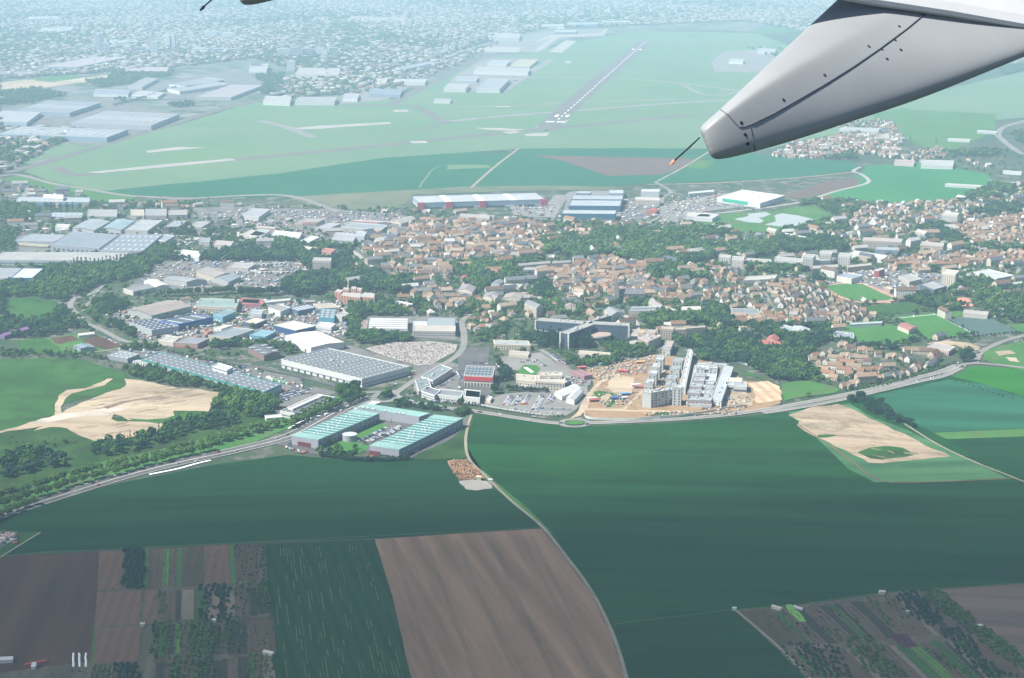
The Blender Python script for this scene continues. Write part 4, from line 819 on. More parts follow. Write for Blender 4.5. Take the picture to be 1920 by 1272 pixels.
    if nwin:    # rows of windows on each wall, one part per storey and side
        fl = max(1, int((h - 1) / 3.1))
        for (i, j) in ((0, 1), (1, 2), (3, 0)):
            q, r = P[i], P[j]; t = (r - q); LL = t.length; t = t.normalized(); nn = Vector((t.y, -t.x, 0)); k = max(1, int(LL / 3.4))
            for f in range(fl):
                m2 = MB()
                for s in range(k):
                    cc = q + t * (s + .5) * LL / k + nn * .03; m2.box((cc.x, cc.y, 1.1 + f * 3.1), (1.6, .22, 1.5), math.atan2(t.y, t.x))
                m2.build('window_row', WIN, e)
    if doors:
        for i in range(doors):
            q = pt((i + .7) / (doors + .4), 0, 0) - Vector((-u.y, u.x, 0)) * .1; MB().box((q.x, q.y, .3), (3.4, .3, 4), an).build('loading_door', wallm((.07, .09, .12)), e)
    for k in range(plant_):
        q = pt(random.uniform(.15, .85), random.uniform(.2, .8), h - .4); MB().box(q, (random.uniform(2, 5), random.uniform(2, 4), random.uniform(1, 2)), an).build('roof_unit', wallm((.5, .52, .54)), e)
    e['_p'] = 0; del e['_p']
    return e, P, pt, an, ro if kind != 'none' else None, h
# ================================================================== individual buildings
W_, CR, GY, DG, NV, TL = (.68, .68, .66), (.62, .56, .46), (.42, .44, .46), (.16, .18, .2), (.04, .09, .22), (.06, .3, .28)
RG, RD, RB, RW = (.30, .31, .32), (.15, .16, .18), (.36, .31, .28), (.70, .68, .64)
# --- teal roofed business park: three wings round a court
TEAL = (.30, .50, .46)
def teal_wing(A, B, C, nb, label, saw=True):
    a, b, c, d = roofpoly('K', A, B, C, 10); o = (a + b + c + d) / 4; o.z = 0; e = empty('industrial_building', o); P = [p - o for p in (a, b, c, d)]; tag(e, label, 'business building', 'teal roofed wings round the lawn court'); mark([p + o for p in P], 3)
    h = 10; gw = wallm((.36, .37, .42)); mb = MB()
    for i in range(4): j = (i + 1) % 4; mb.face([(P[i].x, P[i].y, 0), (P[j].x, P[j].y, 0), (P[j].x, P[j].y, h), (P[i].x, P[i].y, h)])
    mb.build('wall', gw, e); tm = roof_sheet(TEAL, 0, 5); tl = wallm((.36, .56, .52)); td = wallm((.07, .19, .2))
    def pt(s, t, z): q = P[0] + (P[1] - P[0]) * s + (P[3] - P[0]) * t; return Vector((q.x, q.y, z))
    r = MB(); r.face([pt(0, 0, h - .1), pt(1, 0, h - .1), pt(1, 1, h - .1), pt(0, 1, h - .1)]); ro = r.build('roof', wallm((.08, .2, .2)), e)
    u = (P[1] - P[0]).normalized(); an = math.atan2(u.y, u.x)
    ends = [(0.0, .13), (.89, 1.0)] if saw else [(0, 1)]
    for s0, s1 in ends: q = MB(); q.prism([pt(-.01, s0, 0), pt(1.01, s0, 0), pt(1.01, s1, 0), pt(-.01, s1, 0)], h - .05, h + .8); q.build('roof_slab', tm, e)
    if saw:
        for i in range(nb):
            t0 = .14 + .74 * i / nb; t1 = t0 + .74 / nb * .72; t2 = t0 + .74 / nb * .9
            q = MB(); t1 = t0 + (t2 - t0) * .18; q.face([pt(0, t0, h), pt(1, t0, h), pt(1, t1, h + .8), pt(0, t1, h + .8)], 1); q.face([pt(0, t1, h + .8), pt(1, t1, h + .8), pt(1, t2, h), pt(0, t2, h)], 0)
            for s in (0, 1): q.face([pt(s, t0, h), pt(s, t1, h + .8), pt(s, t2, h)], 1)
            q.build('roof_ridge', [tl, td], e)
            for s in random.sample([.3, .42, .55, .66, .5], 2): p = pt(s, t1, h + .5); MB().box(p, (2.6, 1.6, 1.0), an).build('skylight', SKY_L, e)
    else:
        for s in (.1, .17, .27, .45, .62, .68, .75): p = pt(s, .04, h + .8); MB().box(p, (3.2, 2.4, 1.0), an).build('skylight', SKY_L, e)
    for side in ((1, 0, 1, 1), (0, 0, 0, 1)):
        k = 24 if saw else 8; nn = u * (.05 if side[0] else -.05); windows([pt(side[0], (i + .5) / k, 1.0) + nn for i in range(k)], (2.2, .4, 2.6), an + R(90), e)
    k = 14 if saw else 4; windows([pt(1, (i + .5) / k, 0) + u * .15 for i in range(k)], (.35, .5, h - .3), an + R(90), e, 'wall_rib', wallm((.22, .24, .28)))
    if saw:
        for s in (.35, .6) if 'left' in label else (.18,): p = pt(s, 0, 0) - (P[3] - P[0]).normalized() * .15; MB().box((p.x, p.y, .2), (8 if 'left' in label else 13, .5, 5), an).build('entrance_panel', wallm((.16, .05, .06)), e)
        p = pt(.5, 0, 0) - (P[3] - P[0]).normalized() * .1; MB().box((p.x, p.y, .8), (14, .3, 2), an).build('window_row', WIN, e)
    return e
teal_wing((35, 630), (300, 672), (915, 405), 10, 'left wing with stepped teal roof and grey walls, beside the dual carriageway')
teal_wing((690, 345), (1310, 440), (1415, 405), 1, 'smooth teal roofed back wing closing the lawn court', False)
teal_wing((815, 730), (1110, 770), (1750, 455), 11, 'right wing with stepped teal roof and ribbed walls, beside the farm track')
shed('canopy', 'K', (660, 350), (760, 362), (930, 288), 8, W_, (.6, .59, .56), 'white sloping canopy roof behind the left teal wing', 'canopy', kind='flat')
p = G('K', 618, 672); mb = MB(); mb.prism([(8 * math.cos(a), 8 * math.sin(a)) for a in np.linspace(0, 6.28, 24, endpoint=False)], 0, 7); tk = empty('water_tank', p); mb.build('tank_wall', wallm((.38, .39, .42)), tk)
mb = MB(); mb.prism([(8.3 * math.cos(a), 8.3 * math.sin(a)) for a in np.linspace(0, 6.28, 24, endpoint=False)], 7, 7.4); mb.build('tank_rim', wallm((.55, .56, .58)), tk); tag(tk, 'round grey water tank standing at the end of the court lawn', 'water tank')
MB().box((0, 0, .2), (12, 9, .5)).build('red_platform', wallm((.45, .1, .09)), None, G('K', 840, 838)); tag(bpy.data.objects['red_platform'], 'small red ramp platform in front of the right teal wing', 'platform')
# --- central sheds
shed('warehouse', 'L2', (190, 455), (790, 600), (1140, 507), 11, W_, (.2, .22, .23), 'huge grey roofed warehouse dotted with skylights, white walls, behind the roundabout', sky=(13, 11, 3, 1.2, 1), parapet=(.75, .75, .73), bands=[(3.2, 4.4, (.25, .27, .3))], doors=12, plant_=5)
shed('warehouse', 'L2', (215, 280), (410, 365), (655, 325), 10, W_, RW, 'cream white roofed hall behind the huge skylight warehouse', kind='gable', rise=1.6, stripes=None, doors=3)
shed('warehouse', 'L2', (130, 196), (300, 238), (445, 205), 9, NV, (.66, .62, .54), 'flat hall with pale roof and navy blue walls', parapet=(.55, .58, .6))
shed('office_building', 'L2', (443, 200), (560, 217), (592, 190), 8, W_, (.62, .6, .55), 'small white office block right of the navy walled hall', 'office', bands=[(3, 4.2, (.3, .33, .36))])
shed('factory', 'L2', (835, 222), (1130, 226), (1135, 147), 8, (.6, .62, .62), (.28, .29, .3), 'factory with white and grey sawtooth roof stripes, left of the pair', 'factory', kind='saw', stripes=(5, (.68, .69, .68), 'x', (.22, .24, .26)), rise=.7)
shed('annex', 'L2', (782, 228), (828, 228), (832, 160), 7, (.35, .25, .22), (.33, .27, .25), 'narrow brown annex on the left side of the striped factory', 'annex')
shed('factory', 'L2', (1172, 240), (1485, 245), (1488, 205), 8, (.55, .52, .48), (.55, .5, .44), 'long cream roofed workshop in front of the grey greenhouse roof', 'factory', nwin=1)
shed('factory', 'L2', (1276, 203), (1484, 205), (1486, 147), 7.6, (.4, .44, .46), (.28, .33, .35), 'grey blue glazed sawtooth hall behind the cream roofed workshop', 'factory', kind='saw', stripes=(8, (.36, .42, .44), 'x', (.15, .2, .24)), rise=.5)
e, *_ = shed('workshop', 'L2', (1172, 200), (1274, 202), (1276, 172), 7.6, W_, (.6, .6, .57), 'small hall with rounded white rooflights beside the glazed sawtooth hall', 'workshop', sky=(3, 3, 4, 3))
shed('office_building', 'L2', (180, 838), (312, 862), (588, 735), 7, W_, (.17, .18, .2), 'long dark roofed office with white central strip, by the avenue', 'office', sky=(3, 7, 1.5, 1.5), bands=[(2, 3.2, (.15, .17, .2))], plant_=2)
shed('office_penthouse', 'L2', (235, 815), (275, 824), (505, 722), 8.6, W_, (.62, .61, .58), 'raised white roof spine on the dark roofed office', 'roof block')
shed('shed', 'L2', (65, 872), (76, 893), (195, 884), 4.5, W_, RW, 'small low white shed at the left end of the dark roofed office', 'shed')
shed('workshop', 'L2', (-60, 365), (60, 425), (178, 398), 8, (.25, .18, .16), RD, 'dark roofed brown walled workshop left of the cream hall', kind='gable', rise=2, sky=(3, 2, 3, 14))
shed('warehouse', 'L1', (1050, 292), (1965, 541), (2098, 481), 9, (.45, .48, .48), (.20, .22, .25), 'very long dark roofed warehouse with green stripe and skylight rows', sky=(22, 4, 4, 1.5), bands=[(7.0, 9.2, TL)], parapet=TL, doors=18)
shed('roof_office', 'L1', (1580, 345), (1690, 378), (1735, 352), 13.5, W_, (.55, .55, .53), 'white office box raised above the very long warehouse', 'office', bands=[(11.3, 12.3, (.1, .12, .15))])
shed('workshop', 'L1', (800, 262), (950, 290), (1040, 255), 6, (.3, .32, .34), (.3, .33, .35), 'small flat depot at the far left end of the very long warehouse', sky=(4, 3, 4, 2))
shed('greenhouse', 'L1', (550, 192), (600, 216), (712, 206), 5, (.3, .36, .42), (.22, .30, .38), 'blue grey gabled farm shed with white skylight strips between dark plots', 'farm shed', kind='gable', rise=2, sky=(4, 2, 1.5, 9))
shed('greenhouse', 'L1', (580, 108), (586, 119), (705, 106), 4, (.65, .64, .6), (.68, .66, .6), 'long low white tunnel greenhouse beside the dark plot', 'greenhouse', kind='arch', rise=2)
shed('greenhouse', 'M1', (0, 1142), (32, 1155), (218, 1101), 5, (.22, .13, .26), (.28, .15, .33), 'long violet roofed shed among dark trees at the left edge', 'farm shed', kind='gable', rise=2)
# curved office ensemble
shed('office_building', 'L2', (1232, 582), (1318, 612), (1462, 522), 8, W_, (.26, .31, .32), 'grey roofed office wing at the back of the curved ensemble', 'office', bands=[(2, 3, DG), (5, 6, DG)], plant_=3)
shed('office_building', 'L2', (1188, 612), (1212, 690), (1300, 640), 8, W_, (.24, .29, .3), 'curved end block of the white office ensemble above the roundabout', 'office', bands=[(2, 3, DG), (5, 6, DG)], plant_=2)
shed('office_building', 'L2', (1232, 690), (1330, 722), (1372, 684), 8, W_, (.22, .24, .26), 'small dark roofed front block of the curved office ensemble', 'office', bands=[(2, 3, DG), (5, 6, DG)])
shed('office_building', 'L2', (1352, 715), (1530, 735), (1545, 692), 7, W_, (.28, .3, .32), 'long grey roofed office right of the curved ensemble', 'office', nwin=1)
shed('office_building', 'L2', (1556, 735), (1668, 748), (1675, 692), 7, W_, (.26, .28, .31), 'grey roofed office in front of the red and white hall', 'office', nwin=1)
# red and white hall
e, P, pt, an, ro, h = shed('sports_hall', 'L3', (45, 656), (290, 668), (308, 582), 13, (.62, .58, .5), (.14, .18, .21), 'square hall with red upper wall, white base and skylight dotted roof', 'hall', sky=(8, 4, 2.6, 1.6), bands=[(7.2, 12.9, (.62, .07, .08)), (5.8, 7.1, (.12, .14, .17))], nwin=0, parapet=(.66, .64, .6))
windows([pt((i + .5) / 9, 0, .6) for i in range(9)], (1.6, .7, 3.4), an, e)
shed('office_building', 'L3', (40, 832), (180, 846), (186, 786), 7, (.6, .6, .58), (.3, .33, .34), 'small grey roofed block below the red and white hall', 'office', nwin=1)
# --- dark glass hospital: four arms and a drum
def glass_arm(A, B, C, h, label, z='L3'):
    e, P, pt, an, ro, h = shed('hospital_wing', z, A, B, C, h * .88, (.06, .09, .13), (.42, .42, .38), label, 'hospital wing', 'dark glass hospital wings', parapet=(.45, .45, .42), plant_=4)
    for k in range(1, int(h / 3.2)):
        q = MB(); zc = k * 3.2
        for i, j in ((0, 1), (1, 2), (3, 0)):
            a, b = P[i], P[j]; t = (b - a).normalized(); nn = Vector((t.y, -t.x, 0)); q.prism([a + nn * .1, b + nn * .1, b, a], zc, zc + .35)
        q.build('floor_line', wallm((.14, .19, .23)), e)
    for i in (0, 1):
        a = P[i]; MB().box((a.x, a.y, 0), (2.2, 2.2, h + .4), an).build('end_pillar', wallm((.6, .6, .55)), e)
    a, b = P[0], P[1]; L = (b - a).length; t = (b - a).normalized(); n = int(L / 7); q = MB()
    for k in range(1, n): p = a + t * (L * k / n); q.box((p.x + t.y * .15, p.y - t.x * .15, .2), (.3, .3, h - .6), an)
    q.build('mullions', wallm((.12, .16, .2)), e); return e
glass_arm((655, 186), (1050, 214), (1075, 192), 22, 'left arm of the dark glass hospital, long glazed wall')
glass_arm((868, 285), (938, 300), (1150, 222), 24, 'near arm of the dark glass hospital with white pillars on its end')
glass_arm((1132, 216), (1450, 232), (1458, 210), 24, 'right arm of the dark glass hospital behind the round drum')
glass_arm((1100, 205), (1300, 143), (1285, 128), 22, 'far arm of the dark glass hospital, slanting away')
shed('hospital_podium', 'L3', (660, 288), (900, 300), (900, 270), 7, (.35, .38, .42), (.4, .42, .42), 'low podium below the left glass arm', 'podium', bands=[(2, 3.5, DG)])
dr = empty('hospital_drum', G('L3', 1188, 362)); mb = MB(); cc = [(math.cos(a), math.sin(a)) for a in np.linspace(0, 6.28, 32, endpoint=False)]
mb.prism([(17 * x, 17 * y) for x, y in cc], 0, 4); mb.build('drum_base', wallm((.6, .58, .52)), dr); mb = MB(); mb.prism([(15.5 * x, 15.5 * y) for x, y in cc], 4, 8); mb.build('drum_window', wallm((.05, .08, .11), .3), dr)
mb = MB(); mb.prism([(17.5 * x, 17.5 * y) for x, y in cc], 8, 10); mb.build('drum_rim', wallm((.5, .5, .47)), dr); mb = MB(); mb.prism([(16.3 * x, 16.3 * y) for x, y in cc], 10, 10.4); mb.build('drum_roof', wallm((.5, .38, .32)), dr); tag(dr, 'round drum building with pale rim in front of the dark glass hospital', 'drum building')
# --- clinic and neighbours
shed('clinic', 'L3', (310, 388), (612, 398), (592, 362), 8, CR, (.42, .45, .44), 'long cream building with grey flat roof among trees', 'clinic', nwin=1, plant_=2)
shed('clinic_annex', 'L3', (425, 472), (592, 485), (602, 455), 4, CR, (.5, .44, .38), 'low beige roofed annex below the long cream building', 'annex')
shed('clinic', 'L3', (490, 692), (655, 706), (652, 655), 10, CR, (.56, .5, .42), 'left cream block of the clinic beside the helipad', 'clinic', nwin=1, plant_=3)
shed('clinic', 'L3', (652, 700), (905, 716), (905, 668), 11, CR, (.56, .52, .45), 'wide cream front block of the clinic', 'clinic', nwin=1, bands=[(6.5, 7.6, (.2, .24, .3))], plant_=5)
shed('clinic', 'L3', (690, 655), (880, 655), (882, 628), 15, CR, (.58, .54, .46), 'tall cream rear block of the clinic', 'clinic', nwin=1, plant_=3)
shed('clinic_annex', 'L3', (530, 760), (745, 772), (748, 745), 4.5, CR, (.4, .4, .38), 'low front annex of the clinic behind a dark hedge', 'annex')
shed('marquee', 'L3', (812, 800), (880, 838), (1040, 765), 5, W_, (.62, .64, .64), 'long white ribbed marquee in the hospital car park', 'marquee', kind='gable', rise=2)
shed('marquee', 'L3', (915, 850), (985, 868), (1060, 790), 6, W_, (.55, .57, .57), 'taller white marquee at the right of the hospital car park', 'marquee', kind='gable', rise=2)
shed('emergency_building', 'L3', (960, 610), (1070, 660), (1140, 650), 6, (.35, .2, .22), (.35, .2, .22), 'dark red roofed hall beside the entrance street', 'hall')
shed('building', 'L3', (1020, 470), (1285, 490), (1290, 462), 6, CR, (.55, .48, .4), 'long beige roofed building right of the hospital drum', 'building', nwin=1)
shed('kiosk', 'L3', (235, 860), (270, 868), (275, 835), 4, CR, RW, 'small cream kiosk at the left end of the hospital car park', 'kiosk')
# --- hospital under construction
OPN = mat('dark_opening', (.1, .11, .12), .3, 1); CG, CW = (.6, .61, .59), (.64, .65, .63)
site = 'blocks of the concrete hospital under construction'
def cblock(A, B, C, h, label, z='S', nw=0, rc=(.6, .61, .58), wc=None, dark=True):
    e, P, pt, an, ro, h = shed('unfinished_block', z, A, B, C, h, wc or CG, rc, label, 'unfinished building', site, parapet=(.45, .48, .5), plant_=2)
    if dark:
        for f in range(max(1, int(h / 3.4))):
            m2 = MB()
            for (i, j) in ((0, 1), (1, 2)):
                q, r = P[i], P[j]; t = r - q; L = t.length; t = t.normalized(); nn = Vector((t.y, -t.x, 0)); k = max(2, int(L / 4.2))
                for s in range(k):
                    if random.random() < .8: cc = q + t * (s + .5) * L / k + nn * .03; m2.box((cc.x, cc.y, .9 + f * 3.4), (1.8, .3, 1.9), math.atan2(t.y, t.x))
            m2.build('window_opening_row', OPN, e)
    return e, P, pt, an
cblock((95, 765), (205, 775), (235, 735), 19, 'left end of the concrete front facade, blank grey wall', dark=False)
cblock((205, 775), (372, 745), (380, 715), 19, 'front facade block with four rows of dark openings')
cblock((372, 748), (470, 730), (480, 700), 18, 'plain concrete front block right of the window rows')
cblock((470, 712), (580, 716), (590, 672), 22, 'tall concrete block at the centre of the front facade')
for i, (x, y) in enumerate(((120, 655), (165, 545), (205, 455), (250, 360))): cblock((x, y), (x + 105, y + 4), (x + 125, y - 50), 15, f'{ONES[i]} grey cube back from the left end of the concrete facade', dark=True)
for i, (x, y) in enumerate(((375, 690), (385, 600), (430, 480), (465, 385))): cblock((x, y), (x + 125, y + 5), (x + 145, y - 42), 12, f'{ONES[i]} low concrete cross block from the front, middle of the site', rc=(.36, .40, .42))
shed('unfinished_spine', 'S', (555, 690), (608, 695), (712, 240), 9, CG, (.52, .54, .55), 'long narrow concrete spine running back through the site', 'unfinished building', site, plant_=8, bands=[(5, 6.4, (.15, .17, .2))])
shed('unfinished_walkway', 'S', (612, 700), (632, 703), (722, 262), 10, CG, (.5, .5, .48), 'thin pale concrete walkway beside the long spine', 'unfinished building', site)
cblock((340, 235), (440, 240), (490, 130), 9, 'long beige flat slab at the back of the site', rc=(.46, .40, .34))
cblock((940, 850), (1075, 882), (1160, 440), 8, 'long pale concrete slab along the right of the site', rc=(.5, .54, .56), wc=CW)
for i, (x, y, w) in enumerate(((650, 860, 300), (655, 770, 160), (680, 690, 150), (710, 620, 150), (735, 560, 140))): cblock((x, y), (x + w, y + 8), (x + w + 18, y - 32), 9, f'{ONES[i]} concrete bay from the front, left of the pale slab', rc=(.44, .46, .48), wc=(.45, .38, .38))
for i, (x, y) in enumerate(((860, 780), (870, 720), (880, 660))): cblock((x, y), (x + 100, y + 5), (x + 120, y - 38), 8, f'{ONES[i]} small concrete bay from the front, against the pale slab', rc=(.50, .52, .52))
cblock((760, 460), (865, 465), (870, 425), 11, 'back left concrete bay of the right part of the site'); cblock((920, 465), (1025, 468), (1030, 430), 11, 'back right concrete bay of the right part of the site')
shed('unfinished_deck', 'S', (640, 905), (955, 918), (1035, 440), 4.5, CG, (.5, .52, .52), 'low wide concrete deck carrying the bays left of the pale slab', 'unfinished building', site, sky=(4, 9, 5, 6))
cblock((770, 415), (1140, 430), (1150, 412), 6, 'low concrete wall block closing the back of the site')
shed('unfinished_annex', 'S', (1125, 670), (1225, 678), (1232, 640), 8, CG, (.48, .5, .52), 'left grey half of the annex right of the building site', 'unfinished building', site, bands=[(2, 5, (.07, .08, .1))])
shed('unfinished_annex', 'S', (1230, 690), (1390, 700), (1385, 640), 8, CG, (.42, .45, .48), 'right grey half of the annex with dark openings', 'unfinished building', site, bands=[(1.5, 4, (.1, .12, .15))])
shed('unfinished_annex', 'S', (1150, 632), (1330, 638), (1335, 590), 9, CG, (.68, .62, .5), 'cream roofed rear part of the annex', 'unfinished building', site)
def wall_line(name, z, q, hgt, thk, c, label, h0=0):
    ln = spline(GP(z, q), 5); o = empty(name, (ln[0].x, ln[0].y, 0)); mb = MB(); 
    for a, b in zip(ln, ln[1:]):
        a = a - ln[0]; b = b - ln[0]; t = (b - a).normalized(); n = Vector((-t.y, t.x)) * thk / 2; mb.prism([a - n, b - n, b + n, a + n], h0, hgt)
    bpy.data.objects.remove(o); o = mb.build(name, wallm(c), None, (ln[0].x, ln[0].y, 0)); tag(o, label, 'fence' if 'fence' in name else 'wall'); return o
wall_line('site_fence', 'S', [(0, 1110), (300, 1085), (620, 1060), (900, 1020), (1150, 975), (1360, 945)], 2.6, .5, (.62, .66, .62), 'long white hoarding between the building site and the ring road')
wall_line('site_fence', 'L3', [(1075, 985), (1090, 1020), (1200, 1035), (1500, 1040), (1720, 1025)], 2.6, .5, (.62, .66, .62), 'white hoarding at the left corner of the building site')
wall_line('site_fence', 'S', [(1160, 432), (1340, 418), (1400, 440)], 3, .6, (.45, .55, .52), 'pale hoarding behind the annex at the wood edge')
wall_line('car_park_fence', 'L3', [(190, 912), (500, 965), (740, 998), (830, 1000)], 1.8, .4, (.6, .62, .6), 'pale fence between hospital car park and ring road')
for i, (x, y, c) in enumerate(((1140, 865, (.6, .6, .58)), (1155, 880, (.35, .06, .06)), (1345, 860, (.05, .1, .35)), (1420, 825, (.1, .25, .45)), (1400, 860, (.6, .55, .5)), (1400, 630, (.5, .08, .08)), (1540, 555, (.75, .3, .1)), (1050, 600, (.5, .1, .12)), (1230, 570, (.1, .4, .3)), (1510, 750, (.6, .57, .52)), (1530, 765, (.35, .12, .12)))):
    e = empty('site_cabin', G('L3', x, y), random.uniform(-.3, .3)); MB().box((0, 0, 0), (11, 5, 3)).build('cabin_body', wallm(c), e); MB().box((0, 0, 3), (11.4, 5.4, .25)).build('cabin_roof', wallm(tuple(min(.7, v * 1.3 + .05) for v in c)), e); MB().box((-1, -2.55, 1.2), (6, .2, 1.1)).build('window_row', WIN, e)
    nm = {0: 'white', 1: 'dark red', 2: 'navy', 3: 'pale blue', 4: 'beige', 5: 'red', 6: 'orange', 7: 'crimson', 8: 'green', 9: 'cream', 10: 'maroon'}[i]; tag(e, f'{nm} container cabin on the sandy building site', 'site cabin', 'cabins on the building site')
